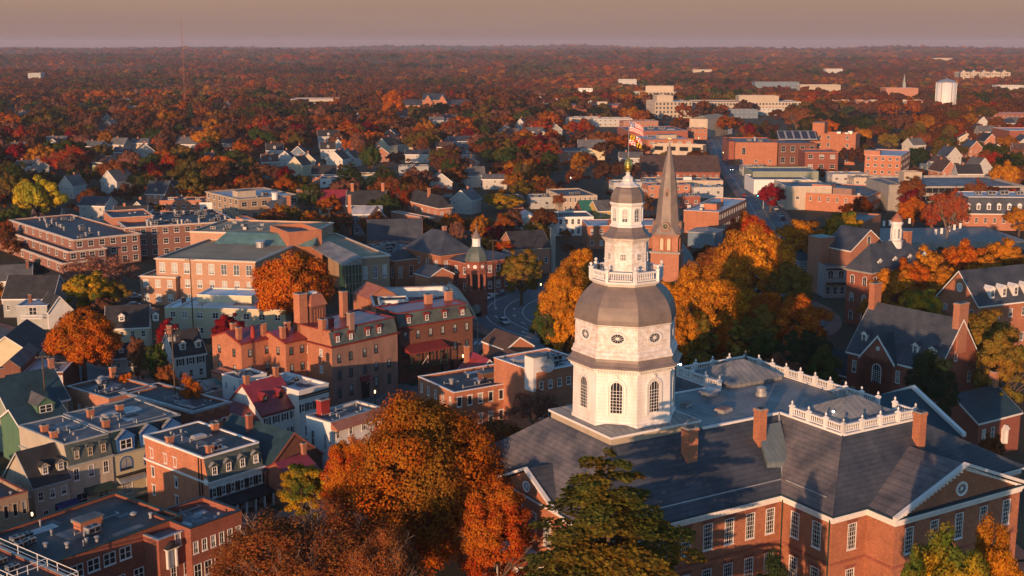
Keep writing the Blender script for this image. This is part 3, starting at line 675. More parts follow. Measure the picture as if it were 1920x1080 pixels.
def band(mb, pts, z0, z1, out, mat, dep=.0, closed=True):
    n = len(pts); O = []
    for i in range(n):
        p0, p, p1 = Vector(pts[i - 1]), Vector(pts[i]), Vector(pts[(i + 1) % n])
        a = (p - p0).normalized(); b = (p1 - p).normalized(); na = Vector((a.y, -a.x)); nb = Vector((b.y, -b.x)); O.append(p + (na + nb) * out)
    for i in range(n):
        if not closed and i == n - 1: break
        p, q, u, v = pts[i], pts[(i + 1) % n], O[(i + 1) % n], O[i]
        mb.hexa([(*v, z0), (*u, z0), (*q, z0), (*p, z0)], [(*v, z1), (*u, z1), (*q, z1), (*p, z1)], mat)
band(bc, SP, 13.2, 13.5, .07, BR2); bc.build('string_course', state)
cm = MB(); band(cm, SP, ZE - .75, ZE - .38, .14, WHITE); band(cm, SP, ZE - .15, ZE + .12, .55, WHITE)
n_ = len(SP)
for i in range(9):                                     # modillions under the cornice
    p, q = Vector(SP[i]), Vector(SP[(i + 1) % n_]); ln = (q - p).length; u = (q - p) / ln; nn = Vector((u.y, -u.x)); t = .4
    while t < ln:
        c = p + u * t; a = [c, c + u * .22, c + u * .22 + nn * .42, c + nn * .42]; cm.hexa([(*v, ZE - .36) for v in reversed(a)], [(*v, ZE - .16) for v in reversed(a)], WHITE); t += .55
cm.build('cornice', state)
gt = MB(); band(gt, SP, ZE + .125, ZE + .30, .50, TEALR); gt.build('gutter', state)
# slate slopes
rf = MB(); E_ = .45; z_ = ZE + .2
def quad(*p, m=SLATE): rf.poly(p, m)
quad((-13 - E_, -14.5 - E_, z_), (12.4, -14.5 - E_, z_), (18.6, -6.5, ZD), (-6.5, -6.5, ZD))
quad((-13 - E_, 14.5 + E_, z_), (-13 - E_, -14.5 - E_, z_), (-6.5, -6.5, ZD), (-6.5, 6.5, ZD), m=SLATE_SUN)
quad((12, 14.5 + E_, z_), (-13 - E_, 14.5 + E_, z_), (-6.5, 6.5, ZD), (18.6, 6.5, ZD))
quad((12 - E_, 20 + E_, z_), (12 - E_, -22.6 - E_, z_), (19, -16.8, ZD), (19, 13.5, ZD), m=SLATE_SUN)
quad((12 - E_, -22.6 - E_, z_), (43.6 + E_, -22.6 - E_, z_), (31, -16.8, ZD), (19, -16.8, ZD))
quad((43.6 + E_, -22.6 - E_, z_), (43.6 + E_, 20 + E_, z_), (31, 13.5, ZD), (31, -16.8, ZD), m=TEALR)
quad((43.6 + E_, 20 + E_, z_), (12 - E_, 20 + E_, z_), (19, 13.5, ZD), (31, 13.5, ZD))
# pediment roof
PZ = 23.45
quad((17.3 - E_, -26.7 - .5, z_), (27.8, -26.7 - .5, PZ), (27.8, -18.6, PZ), (17.3 - E_, -22.2, z_), m=SLATE_SUN)
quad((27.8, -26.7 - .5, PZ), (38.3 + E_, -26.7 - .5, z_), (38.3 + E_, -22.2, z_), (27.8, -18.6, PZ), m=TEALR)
# low gable on the left front, above the portico
quad((-13.9, -6.4, z_), (-13.9, 0, 22.4), (-9.6, 0, 22.4), (-12.6, -6.4, z_), m=SLATE)
quad((-13.9, 0, 22.4), (-13.9, 6.4, z_), (-12.6, 6.4, z_), (-9.6, 0, 22.4), m=SLATE)
rf.build('roof', state)
pdm = MB(); pdm.poly([(-13.5, 6.2, ZE), (-13.5, -6.2, ZE), (-13.5, 0, 22.1)], BR); pdm.box(-13.5, -6.2, SG - 2, -13.02, 6.2, ZE, BR, top=False)
pdm.build('front_bay', state)
for t in (-4.5, -1.5, 1.5, 4.5):
    for z in (14.6,): add_window(state, -13.64, t, z, R(-90), 1.35, 3.1, 'fine', WHITE, GLASSD)
# matching gabled bay on the far right side
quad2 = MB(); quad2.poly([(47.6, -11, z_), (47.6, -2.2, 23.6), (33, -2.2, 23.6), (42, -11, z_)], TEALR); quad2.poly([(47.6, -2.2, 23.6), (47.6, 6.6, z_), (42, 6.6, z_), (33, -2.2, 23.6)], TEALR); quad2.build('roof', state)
eb = MB(); eb.box(43.7, -10.4, SG - 2, 47, 6, ZE, BR, top=False); eb.poly([(47, -10.4, ZE), (47, 6, ZE), (47, -2.2, 23.3)], BR); eb.build('side_bay', state)
for s_ in (-1, 1): eb = MB(); eb.hexa([(47.1, -2.2 + s_ * 9, ZE + .1), (47.1, -2.2, 23.5), (47.75, -2.2, 23.5), (47.75, -2.2 + s_ * 9, ZE + .1)], [(47.1, -2.2 + s_ * 9, ZE + .6), (47.1, -2.2, 24.0), (47.75, -2.2, 24.0), (47.75, -2.2 + s_ * 9, ZE + .6)], WHITE); eb.build('pediment_cornice', state)
dm = MB()                                              # raking cornices
def rake(p, q, w_=.55, h_=.38, dx=0, dy=-1):
    p = Vector(p); q = Vector(q); o = Vector((dx, dy, 0)) * w_
    dm.hexa([p, q, q - o, p - o], [p + Vector((0, 0, h_)), q + Vector((0, 0, h_)), q - o + Vector((0, 0, h_)), p - o + Vector((0, 0, h_))], WHITE)
for P_ in ((((17.3 - .6, -27.36, ZE + .13), (27.8, -27.36, PZ - .03)), ((17.8, -26.98, ZE), (27.8, -26.98, PZ - .42), .2, .3)), (((38.3 + .6, -27.36, ZE + .13), (27.8, -27.36, PZ - .03)), ((37.8, -26.98, ZE), (27.8, -26.98, PZ - .42), .2, .3)), (((-14.0, -6.5, ZE + .13), (-14.0, 0, 22.3), .5, .32, -1, 0),), (((-14.0, 6.5, ZE + .13), (-14.0, 0, 22.3), .5, .32, -1, 0),)):
    dm = MB()
    for q_ in P_: rake(*q_)
    dm.build('pediment_cornice', state)
for s_ in (-1, 1):
    md = MB()
    for k in range(17):
        t = (k + .6) / 17.6; x = 27.8 + s_ * 10.3 * (1 - t); z = ZE + .05 + (PZ - .62 - ZE) * t
        md.box(x - .12, -27.15, z, x + .12, -26.71, z + .2, WHITE)
    md.build('dentils', state)
add_window(state, 27.8, -26.72, 19.75, 0, 1.9, 1.7, 'oval', WHITE, GLASSD, name='oval_window')
add_window(state, -13.54, 0, 19.6, R(-90), 1.5, 1.3, 'oval', WHITE, GLASSD, name='oval_window')
# snow rails and hip flashings on the slates
fl = MB()
for p, q in (((12, -14.6, 20.2), (-13, -14.6, 20.2)), ):
    fl.tube((-11.2, -13.4, 20.35), (12.9, -13.4, 20.35), .09, .09, METAL, 5)
fl.tube((12.9, -20.6, 20.5), (12.9, -14.2, 20.5), .09, .09, METAL, 5); fl.tube((14.1, -20.9, 21), (16.9, -20.9, 21), .07, .07, METAL, 5)
fl.tube((12.9, -21.8, 20.3), (17.3, -21.8, 20.3), .08, .08, METAL, 5)
fl.tube((12, -14.8, z_ + .1), (18.6, -6.6, ZD + .1), .13, .13, METAL, 5)
fl.tube((11.6, -23, z_ + .05), (19, -16.8, ZD + .05), .07, .07, SLATE, 5); fl.tube((17.2, -22.8, z_ + .05), (27.8, -18.6, PZ + .05), .09, .09, METAL, 5)
fl.tube((-13.4, -14.9, z_ + .05), (-6.5, -6.5, ZD + .05), .08, .08, SLATE, 5)
fl.build('flashing', state)
for a_, b_ in (((12.35, -14.8), 0), ((12.25, -22.3), 0)):
    dp = MB(); dp.tube((a_[0] - .5, a_[1] - .1 , SG), (a_[0] - .5, a_[1] - .1, ZE - .4), .09, .09, DKGRN, 6); dp.build('downpipe', state)
# flat seam-metal decks
dk = MB()
dk.poly([(6.5, -6.5, ZD), (18.6, -6.5, ZD), (19, -6.9, ZD), (19, -16.8, ZD), (31, -16.8, ZD), (31, 13.5, ZD), (19, 13.5, ZD), (19, 6.5, ZD), (6.5, 6.5, ZD)], SEAM)
dk.build('roof_deck', state)
ed = MB(); 
for p, q in (((6.6, -6.6), (18.7, -6.6)), ((18.8, -6.6), (18.9, -16.9)), ((18.9, -16.9), (31.1, -16.9)), ((31.1, -16.9), (31.1, 13.6)), ((31.1, 13.6), (18.9, 13.6)), ((18.9, 13.6), (18.9, 6.6)), ((18.7, 6.6), (6.6, 6.6))):
    u = (Vector(q) - Vector(p)).normalized(); n = Vector((u.y, -u.x)) * .18; pp, qq = Vector(p), Vector(q)
    a = [pp + n, qq + n, qq - n, pp - n]; ed.hexa([(*v, ZD - .12) for v in a], [(*v, ZD + .14) for v in a], WHITE)
ed.build('deck_edge', state)
for (x0, x1, y0, y1, nm) in ((20.6, 29.6, -15.4, -8.2, 'skylight_roof'), (20.6, 29.6, 4.6, 12.4, 'skylight_roof')):
    sk = MB(); sk.box(x0, y0, ZD + .004, x1, y1, ZD + .5, SEAM, top=False)
    cx, cy = (x0 + x1) / 2, (y0 + y1) / 2
    c4 = [(x0 - .2, y0 - .2, ZD + .5), (x1 + .2, y0 - .2, ZD + .5), (x1 + .2, y1 + .2, ZD + .5), (x0 - .2, y1 + .2, ZD + .5)]; t2 = [(cx - 1, cy, ZD + 2.5), (cx + 1, cy, ZD + 2.5)]
    sk.poly([c4[0], c4[1], t2[1], t2[0]], SEAM); sk.poly([c4[1], c4[2], t2[1]], SEAMY); sk.poly([c4[2], c4[3], t2[0], t2[1]], SEAM); sk.poly([c4[3], c4[0], t2[0]], SEAMY)
    sk.build(nm, state)
gp = MB(); 
gp.hexa([(13.6, -8.2, 24.6), (17.4, -8.2, 24.6), (15.2, -12.4, 21.1), (12.0, -12.0, 21.4)][::-1], [(13.6, -8.2, 25.2), (17.4, -8.2, 25.2), (15.2, -12.4, 21.8), (12.0, -12.0, 22.1)][::-1], SEAMS); gp.build('roof_skylight', state)
for x, y, s_ in ((13.2, -2.6, 1.0), (10.6, 1.4, .7)):
    v = MB(); v.box(-s_, -s_ * .7, 0, s_, s_ * .7, .35, METAL); v.box(-s_ * .9, -s_ * .6, .35, s_ * .9, s_ * .6, .45, PINK); v.build('roof_hatch', state, (x, y, ZD), .3)
v = MB(); v.box(-1, -.6, 0, 1, .6, .6, METAL); v.hexa([(-1.3, -.9, .6), (1.3, -.9, .6), (1.3, .9, .6), (-1.3, .9, .6)], [(-1, -.6, .95), (1, -.6, .95), (1, .6, .95), (-1, .6, .95)], METAL); v.build('roof_vent', state, (16.2, 3.6, ZD), .2)
for x, y in ((30.0, -5.4), (22, .3)):
    v = MB(); v.lathe([(.75, 0), (.75, .5), (.6, .5), (.6, 1.0), (.68, 1.05), (.3, 1.2)], 14, METAL); v.build('roof_vent', state, (x, y, ZD))
# balustrades
FIN = MB(); FIN.box(-.21, -.21, 0, .21, .21, 1.05, WHITE); FIN.box(-.28, -.28, 1.05, .28, .28, 1.17, WHITE); FIN.hexa([(-.28, -.28, 1.17), (.28, -.28, 1.17), (.28, .28, 1.17), (-.28, .28, 1.17)], [(-.08, -.08, 1.36), (.08, -.08, 1.36), (.08, .08, 1.36), (-.08, .08, 1.36)], WHITE)
FIN.lathe([(.05, 1.34), (.05, 1.42), (.14, 1.52), (.15, 1.6), (.07, 1.74), (.01, 1.86)], 8, WHITE)
FINM = FIN.mesh('post')
def balustrade(root, pts, z, h=1.05, gap=2.7, closed=False, post=None, sp=.3):
    ps = list(pts) + ([pts[0]] if closed else [])
    for p, q in zip(ps, ps[1:]):
        ln = math.dist(p, q); n = max(1, round(ln / gap)); u = Vector(((q[0] - p[0]) / ln, (q[1] - p[1]) / ln)); an = math.atan2(u.y, u.x)
        mb = MB(); mb.box(.3, -.13, .1, ln - .3, .13, .25, WHITE); mb.box(.3, -.14, h - .16, ln - .3, .14, h, WHITE)
        x = .5
        while x < ln - .4:
            if min(abs(x - k * ln / n) for k in range(n + 1)) > .34: mb.lathe([(.045, .25), (.085, .45), (.05, h * .6), (.07, h - .16)], 5, WHITE, x)
            x += sp
        mb.build('balustrade', root, (*p, z), an)
        for k in range(n + (0 if closed else 1)):
            put('post', post or FINM, root, (p[0] + u.x * ln * k / n, p[1] + u.y * ln * k / n, z), an)
balustrade(state, [(19, -8.4), (19, -16.8), (31, -16.8), (31, -13.6)], ZD + .14)
balustrade(state, [(31, -10.9), (31, 13.5)], ZD + .14)
balustrade(state, [(31, 13.5), (19, 13.5)], ZD + .14)
balustrade(state, [(19, 13.5), (19, 5)], ZD + .14)
chimney(state, 2.6, -9.2, 22.5, 27.2, 1.5, 1.2, BR); chimney(state, 13.2, -9.2, 22.5, 27.8, 1.1, 1.1, BR); chimney(state, 29.4, -18.9, 21.5, 27.4, 1.1, 1.1, BR)
# portico columns seen under the maple
po = MB(); po.box(-17.5, -4.6, 12.2, -13.52, 4.6, 12.9, WHITE); po.box(-17.8, -4.9, 12.9, -13.52, 4.9, 13.1, WHITE)
po.build('portico_roof', state)
for y in (-4.1, -1.4, 1.4, 4.1):
    c = MB(); c.box(-.5, -.5, SG - .3, .5, .5, SG + .5, WHITE); c.lathe([(.42, SG + .5), (.36, 9.5), (.30, 11.8), (.45, 12.2)], 12, WHITE); c.build('column', state, (-16.9, y, 0))
sg = MB(); sg.box(-19, -5, SG - 2, -13.52, 5, SG + .3, CONC); sg.build('portico_steps', state)

# the tower
O8 = R(22.5)
pf = MB(); q_ = 6.5
pf.hexa([(-q_ + .25, -q_ + .25, 24.3), (q_ - .25, -q_ + .25, 24.3), (q_ - .25, q_ - .25, 24.3), (-q_ + .25, q_ - .25, 24.3)], [(-q_ + .25, -q_ + .25, 26.45), (q_ - .25, -q_ + .25, 26.45), (q_ - .25, q_ - .25, 26.45), (-q_ + .25, q_ - .25, 26.45)], TRIMT)
pf.build('tower_platform', state)
pe = MB(); pe.box(-q_, -q_, 26.45, q_, q_, 26.7, WHITE); 
pe.hexa([(-q_ + .1, -q_ + .1, 26.7), (q_ - .1, -q_ + .1, 26.7), (q_ - .1, q_ - .1, 26.7), (-q_ + .1, q_ - .1, 26.7)], [(-5, -5, 27.25), (5, -5, 27.25), (5, 5, 27.25), (-5, 5, 27.25)], SEAM); pe.build('platform_roof', state)
t1 = MB(); t1.lathe([(6.32, 26.8), (6.32, 27.3), (6.2, 27.35), (6.15, 33.1), (6.3, 33.15), (6.34, 33.45), (6.75, 33.6), (6.8, 33.78)], 8, TOWERW, off=O8); t1.build('lower_drum', state)
for k in range(8):
    dn = MB()
    a0 = O8 + k * math.pi / 4; p = Vector((6.33 * math.cos(a0), 6.33 * math.sin(a0))); q = Vector((6.33 * math.cos(a0 + math.pi / 4), 6.33 * math.sin(a0 + math.pi / 4))); u = (q - p).normalized(); nn = Vector((u.y, -u.x))
    for i in range(14): c = p + u * (.2 + i * .33); a = [c, c + u * .17, c + u * .17 + nn * .22, c + nn * .22]; dn.hexa([(*v, 33.2) for v in a], [(*v, 33.42) for v in a], WHITE)
    dn.build('dentils', state)
s1 = MB(); s1.lathe([(7.0, 33.8), (7.0, 33.92), (6.62, 34.15), (6.35, 34.5), (6.28, 34.85)], 8, DOMEM, off=O8); s1.build('skirt_roof', state)
t2 = MB(); t2.lathe([(6.42, 34.86), (6.42, 35.1), (6.25, 35.3), (6.2, 35.6), (6.02, 35.75), (5.98, 38.5), (6.12, 38.62), (6.12, 38.72)], 8, PEEL, off=O8); t2.build('oval_window_drum', state)
d1 = MB(); d1.lathe([(6.10, 38.73), (6.12, 39.3), (6.0, 39.95), (5.75, 40.7), (5.35, 41.4), (4.85, 42.0), (4.3, 42.5), (3.95, 42.8), (3.9, 42.9)], 8, DOMEM, off=O8); d1.build('dome', state)
bd = MB(); bd.lathe([(3.95, 42.85), (4.05, 43.0), (4.3, 43.1), (4.42, 43.3), (4.42, 43.42)], 8, WHITE, off=O8); bd.build('balcony', state)
bp = MB(); bp.box(-.17, -.17, 0, .17, .17, 1.25, WHITE); bp.box(-.23, -.23, 1.25, .23, .23, 1.36, WHITE); bp.lathe([(.07, 1.36), (.08, 1.45), (.19, 1.58), (.19, 1.70), (.08, 1.82)], 8, WHITE)
balustrade(state, [(4.2 * math.cos(O8 + k * math.pi / 4), 4.2 * math.sin(O8 + k * math.pi / 4)) for k in range(8)], 43.42, 1.15, 5, True, bp.mesh('post'), .26)
t3 = MB(); t3.lathe([(2.75, 43.42), (2.72, 43.7), (2.62, 43.75), (2.58, 47.6), (2.7, 47.8), (2.95, 48.1), (2.98, 48.2)], 8, PEEL, off=O8); t3.build('upper_drum', state)
s2 = MB(); s2.lathe([(3.05, 48.21), (3.05, 48.3), (2.6, 48.55), (2.2, 48.95), (2.0, 49.4)], 8, DOMEM, off=O8); s2.build('skirt_roof', state)
t4 = MB(); t4.lathe([(2.05, 49.4), (2.05, 49.62), (1.9, 49.7), (1.84, 51.7), (1.95, 51.85), (2.08, 52.05), (2.08, 52.2)], 8, WHITE, off=O8); t4.build('lantern', state)
d2 = MB(); d2.lathe([(1.98, 52.21), (2.0, 52.7), (1.86, 53.2), (1.5, 53.75), (1.2, 54.0)], 8, DOMEM, off=O8); d2.build('lantern_dome', state)
cp = MB(); cp.lathe([(1.42, 53.95), (1.4, 54.05), (.95, 54.3), (.62, 54.6), (.6, 54.85), (.68, 54.9), (.5, 55.05), (.28, 55.2), (.2, 55.35), (.3, 55.5), (.18, 55.6)], 8, WHITE, off=O8); cp.build('finial_base', state)
ac = MB(); ac.lathe([(.15, 55.6), (.34, 55.75), (.46, 56.0), (.49, 56.2), (.47, 56.3), (.5, 56.33), (.47, 56.38), (.42, 56.7), (.28, 57.0), (.12, 57.2), (.02, 57.32)], 16, GOLD); ac.build('gilded_acorn', state, smooth=True)
rod = MB(); rod.tube((0, 0, 57.2), (0, 0, 62.3), .045, .02, METAL, 6); rod.build('lightning_rod', state)
for k in range(8):
    a = k * math.pi / 4; c, s_ = math.cos(a), math.sin(a); ap = math.cos(math.pi / 8); rz = a + math.pi / 2
    r = 6.18 * ap; add_window(state, c * (r + .03), s_ * (r + .03), 28.55, rz, 1.55, 3.75, 'archfine', WHITE, GLASSD, name='arched_window')
    hd = MB(); n = 12
    for i in range(n):
        p = [(rr * math.cos(math.pi * (i + j) / n), 32.3 - .775 + rr * math.sin(math.pi * (i + j) / n)) for rr, j in ((1.12, 0), (1.12, 1), (.9, 1), (.9, 0))]
        hd.hexa([(x, .1, z) for x, z in p], [(x, -.16, z) for x, z in p], WHITE)
    for sx_ in (-1, 1): hd.box(sx_ * 1.01 - .11, -.16, 28.3, sx_ * 1.01 + .11, .1, 31.52, WHITE)
    hd.box(-.15, -.22, 32.55, .15, .1, 33.0, WHITE); hd.build('window_surround', state, (c * r, s_ * r, 0), rz)
    r = 6.0 * ap; add_window(state, c * (r + .06), s_ * (r + .06), 36.5, rz, 2.05, 1.5, 'oval', WHITE, GLASSD, name='oval_window')
    r = 2.6 * ap; add_window(state, c * (r + .05), s_ * (r + .05), 45.55, rz, .85, .95, 'fine', WHITE, GLASSD)
    r = 1.88 * ap; add_window(state, c * (r + .02), s_ * (r + .02), 50.05, rz, .82, 1.6, 'arch', WHITE, GLASSP, name='arched_opening')

# flags on the rod
def flagmesh(w, h, fn, nx=26, ny=14, amp=.12):
    mb = MB()
    for i in range(nx):
        for j in range(ny):
            P = []
            for a, b in ((i, j), (i + 1, j), (i + 1, j + 1), (i, j + 1)):
                u, v = a / nx, b / ny; P.append((u * w * .9, amp * math.sin(u * 9 + v * 2) * (.3 + u), v * h - u * u * h * .55))
            mb.poly(P, fn((i + .5) / nx, (j + .5) / ny))
    return mb
FR, FW_, FB, FY, FK = (plain(n, c, .8, spec=.2) for n, c in (('cloth_red', (.5, .02, .03)), ('cloth_white', (.7, .68, .66)), ('cloth_blue', (.02, .03, .16)), ('cloth_yellow', (.7, .42, .03)), ('cloth_black', (.02, .02, .02))))
def usf(u, v):
    if u < .42 and v > .46: return FW_ if (int(u * 30) + int(v * 22)) % 3 == 0 else FB
    return FR if int(v * 13) % 2 == 0 else FW_
def mdf(u, v):
    if (u < .5) == (v > .5):                           # gold and black paly with a bend
        uu, vv = (u * 2) % 1, (v * 2) % 1; k = int(uu * 6) % 2; b = uu + vv > 1
        return FY if (k ^ b) else FK
    uu, vv = (u * 2) % 1, (v * 2) % 1; k = (uu < .5) ^ (vv < .5); cross = abs(uu - .5) < .14 or abs(vv - .5) < .14
    return (FR if k else FW_) if cross else (FW_ if k else FR)
SHX, SHY = SHC
f1 = flagmesh(1.9, 1.15, usf).build('flag', None, (SHX + .05, SHY, 60.2), R(-25)); tag(f1, 'striped red and white flag flying at the top of the dome rod', 'flag')
f2 = flagmesh(1.7, 1.15, mdf, 24, 24).build('flag', None, (SHX + .05, SHY, 58.7), R(-15)); tag(f2, 'quartered yellow, black, red and white flag just above the gilded acorn', 'flag')

# ------------------------------------------------------------------ the church with the clock spire
def build_church():
    h = 23.0; x, y = un(1274, 440, h); a = R(74); wd = 7.0
    root = empty('church', (x, y, 0), a, 'brick church with tall brown spire and clock, rising behind the dome', 'church')
    w = 7.2; FOOT.append((x, y, math.cos(a), math.sin(a), w, w)); FOOT.append((x + 3, y + 6, math.cos(a), math.sin(a), 28, 14))
    mb = MB(); mb.box(0, 0, -2, w, w, 18.4, BR3); mb.box(.35, .35, 18.4, w - .35, w - .35, h - .5, BR3)
    for f in 'RLEB':
        for t in (2.6, 4.6): px, py, rz = fpt(f, w - .7, w - .7, .35, .35, t - .35, 0); 
    mb.build('tower_wall', root)
    lg = MB(); lg.box(-.3, -.3, 18.0, w + .3, w + .3, 18.5, CONC); lg.box(.1, .1, h - .75, w - .1, w - .1, h - .3, PINK); lg.box(-.15, -.15, h - .3, w + .15, w + .15, h, PINK); lg.build('ledge', root)
    for f in 'RL':
        for t in (2.35, 4.15):
            px, py, rz = fpt(f, w - .7, w - .7, .35, .35, t, .02)
            lo = MB(); n = 8; pts = [(.42, 0), (.42, 2.5)] + [(.42 * math.cos(math.pi * k / n), 2.5 + .42 * math.sin(math.pi * k / n)) for k in range(1, n)] + [(-.42, 2.5), (-.42, 0)]
            lo.hexa([(x_, .0, z) for x_, z in pts], [(x_, -.06, z) for x_, z in pts], CREAM); lo.build('louvre', root, (px, py, 18.9), rz)
            for sd in (-1, 1):
                pl = MB(); pl.box(sd * .62 - .12, -.3, 0, sd * .62 + .12, 0, 3.2, BR); pl.build('pilaster', root, (px, py, 18.6), rz)
        px, py, rz = fpt(f, w - .7, w - .7, .35, .35, 3.25, 0)
        co = MB()
        for k in range(9): co.box(-2.2 + k * .5, -.16, 22.0 - .02, -1.95 + k * .5, 0, 22.25, BR2)
        co.build('corbels', root, (px, py, 0), rz)
    sp = MB(); c = w / 2; m_ = sp.m(DOMEM)
    # square base flaring into an octagonal spire
    b = [(-.35, -.35), (w + .35, -.35), (w + .35, w + .35), (-.35, w + .35)]
    def oct_(r, z): return [(c + r * math.cos(R(22.5 + 45 * k)), c + r * math.sin(R(22.5 + 45 * k)), z) for k in range(8)]
    sq = []
    s_ = w / 2 + .3; t_ = s_ * .72
    for sx_, sy_ in ((1, 1), (-1, 1), (-1, -1), (1, -1)):
        pr = [(c + sx_ * s_, c + sy_ * t_, h), (c + sx_ * t_, c + sy_ * s_, h)]
        sq += pr if sx_ * sy_ > 0 else pr[::-1]
    sp.hexa(sq, oct_(3.25, h + 2.2), DOMEM); sp.hexa(oct_(3.25, h + 2.2), oct_(2.5, 32.5), DOMEM); sp.hexa(oct_(2.5, 32.5), oct_(1.5, 39.2), DOMEM); sp.hexa(oct_(1.5, 39.2), oct_(.1, 45.6), DOMEM)
    sp.build('spire', root)
    br = MB()
    for sx_, sy_ in ((1, 1), (-1, 1), (-1, -1), (1, -1)):
        br.poly([(c + sx_ * s_, c + sy_ * t_, h), (c + sx_ * s_, c + sy_ * s_, h), (c + sx_ * t_, c + sy_ * s_, h), (c + sx_ * 2.2, c + sy_ * 2.2, h + 1.6)], DOMEM)
    br.build('broach', root)
    fi = MB(); fi.tube((c, c, 45.4), (c, c, 47.4), .07, .03, METAL); fi.box(c - .03, c - .4, 46.6, c + .03, c + .4, 46.68, GOLD); fi.build('spire_cross', root)
    for f in 'RLEB':
        px, py, rz = fpt(f, w, w, 0, 0, c, .05)
        g = MB(); n = 10; pts = [(1.1, 0), (1.0, 1.4), (1.25, 1.7)] + [(1.2 * math.cos(math.pi * k / n), 1.7 + 1.15 * math.sin(math.pi * k / n)) for k in range(1, n)] + [(-1.25, 1.7), (-1.0, 1.4), (-1.1, 0)]
        g.hexa([(x_, 1.6, z) for x_, z in pts], [(x_, 0, z) for x_, z in pts], PINK); g = g.build('clock_gable', root, (px, py, h + .2), rz)
        cf = MB(); cf.lathe([(.78, 0), (.78, .06)], 18, CONC); cf.lathe([(.66, .06), (.66, .08)], 18, DKGRN)
        cf.box(-.03, -.03, .08, .03, .5, .1, FY); cf.box(-.03, -.03, .08, .38, .03, .1, FY)
        for k in range(12): cf.box(.55 * math.cos(R(30 * k)) - .03, .55 * math.sin(R(30 * k)) - .03, .08, .55 * math.cos(R(30 * k)) + .03, .55 * math.sin(R(30 * k)) + .03, .1, FY)
        cf.v = [(x_, -z, y_) for x_, y_, z in cf.v]; cf.build('clock_face', g, (0, -.01, 1.75))
        px, py, rz = fpt(f, w, w, 0, 0, c, -1.2)
        l_ = MB(); l_.box(-.42, 0, 0, .42, 1.4, 1.5, PINK); l_.hexa([(-.55, -.05, 1.5), (.55, -.05, 1.5), (.55, 1.6, 1.5), (-.55, 1.6, 1.5)], [(-.05, -.05, 2.2), (.05, -.05, 2.2), (.05, 1.6, 2.2), (-.05, 1.6, 2.2)], PINK); l_.box(-.22, -.03, .3, .22, 0, 1.2, BLACK)
        l_.build('lucarne', root, (px, py, h + 9.2), rz)
    # nave behind the tower
    block(root, w, -2.5, 24, 12.5, 0, 8, BR3, ('gable', 'x', 8, .4), {'R': (6, 1, 1.2, 3.4, {'st': 'arch', 'x': (1, 23)})}, SLATE, CONC, gm=GLASSD)
build_church()
# ------------------------------------------------------------------ town buildings, near left first
def W_(c, r, w=.9, h=1.5, **o): return (c, r, w, h, o)
def roofstuff(b, lst):
    for it in lst:
        k, x, y, z = it[:4]; s = it[4] if len(it) > 4 else 1
        if k == 'ac': acunit(b, x, y, z, s, .05)
        elif k == 'vent': vent(b, x, y, z, .22 * s, .8 * s)
        elif k == 'ch': chimney(b, x, y, z - 1, z + 1.3 * s, 1.0, .7, BR)
        elif k == 'hatch':
            m = MB(); m.box(-s, -s * .7, 0, s, s * .7, .45, METAL); m.box(-s * .85, -s * .55, .45, s * .85, s * .55, .52, MEML); m.build('roof_hatch', b, (x, y, z))
        elif k == 'pent':
            ww, dd, hh = it[5:8]; m = MB(); m.box(0, 0, 0, ww, dd, hh, it[8] if len(it) > 8 else BR); m.box(-.15, -.15, hh, ww + .15, dd + .15, hh + .18, MEMG); m.build('roof_penthouse', b, (x, y, z))
        elif k == 'sky':
            ww, dd = it[5:7]; m = MB(); m.hexa([(0, 0, 0), (ww, 0, 0), (ww, dd, 0), (0, dd, 0)], [(0, 0, .3), (ww, 0, .3), (ww, dd, 1.2), (0, dd, 1.2)], SEAMT)
            for i in range(7): m.box(ww * i / 6 - .04, -.03, .1, ww * i / 6 + .04, .05, .42, WHITE)
            m.build('roof_skylight', b, (x, y, z))
        elif k == 'dish':
            m = MB(); m.lathe([(.02, 0), (.7, .12), (1.2, .4), (1.25, .42), (.7, .16), (.02, .05)], 16, METAL); o = m.build('satellite_dish', b, (x, y, z)); o.rotation_euler = (R(65), 0, R(-40))

b = B('shop_building', 'long low brick building with dark flat roof and roof hut, bottom left corner', 'building', (98, 1057), 10, 53, w=18.6, d=14, wall=BR2, roof=('flat', .35), rmat=MEMB, trim=DKGRN,
      win={'R': [W_(4, 1, 1.7, 1.6, x=(2, 11), z=(6.2, 9.6), st='pair'), W_(4, 1, 1.5, 1.6, x=(2, 13), z=(3, 6), st='pair')], 'L': W_(4, 3, 1.1, 1.6)})
roofstuff(b, [('pent', 8.2, 6.5, 9.65, 1, 3.2, 1.6, 1.1, BR), ('ac', 8.8, 5.0, 9.65, .9), ('hatch', 10, 9.6, 9.65, .8), ('ac', -0 + 1.6, 9.8, 9.65, .8), ('ac', 2.2, 8.2, 9.65, .7), ('ac', 1.0, 8.0, 9.65, .7), ('ac', 3.2, 10.2, 9.65, .6), ('vent', 4.2, 3.4, 9.65), ('vent', 2.6, 5.4, 9.65), ('vent', 7.5, 2.2, 9.65)])
b = B('shop_building', 'narrow brick building with pale flat roof and white door surround, beside the bottom left roof', 'building', (297, 1014), 7.6, 53, xr=353, d=15, wall=BR2, roof=('flat', .4), rmat=MEMG, trim=METAL,
      win={'R': [W_(2, 1, .9, 1.7, x=(2.2, 5.0), z=(5, 8.4), st='hood'), W_(2, 1, .9, 1.7, x=(1, 5), z=(1.2, 4))]})
roofstuff(b, [('vent', 3, 9, 7.2, 1.4)])
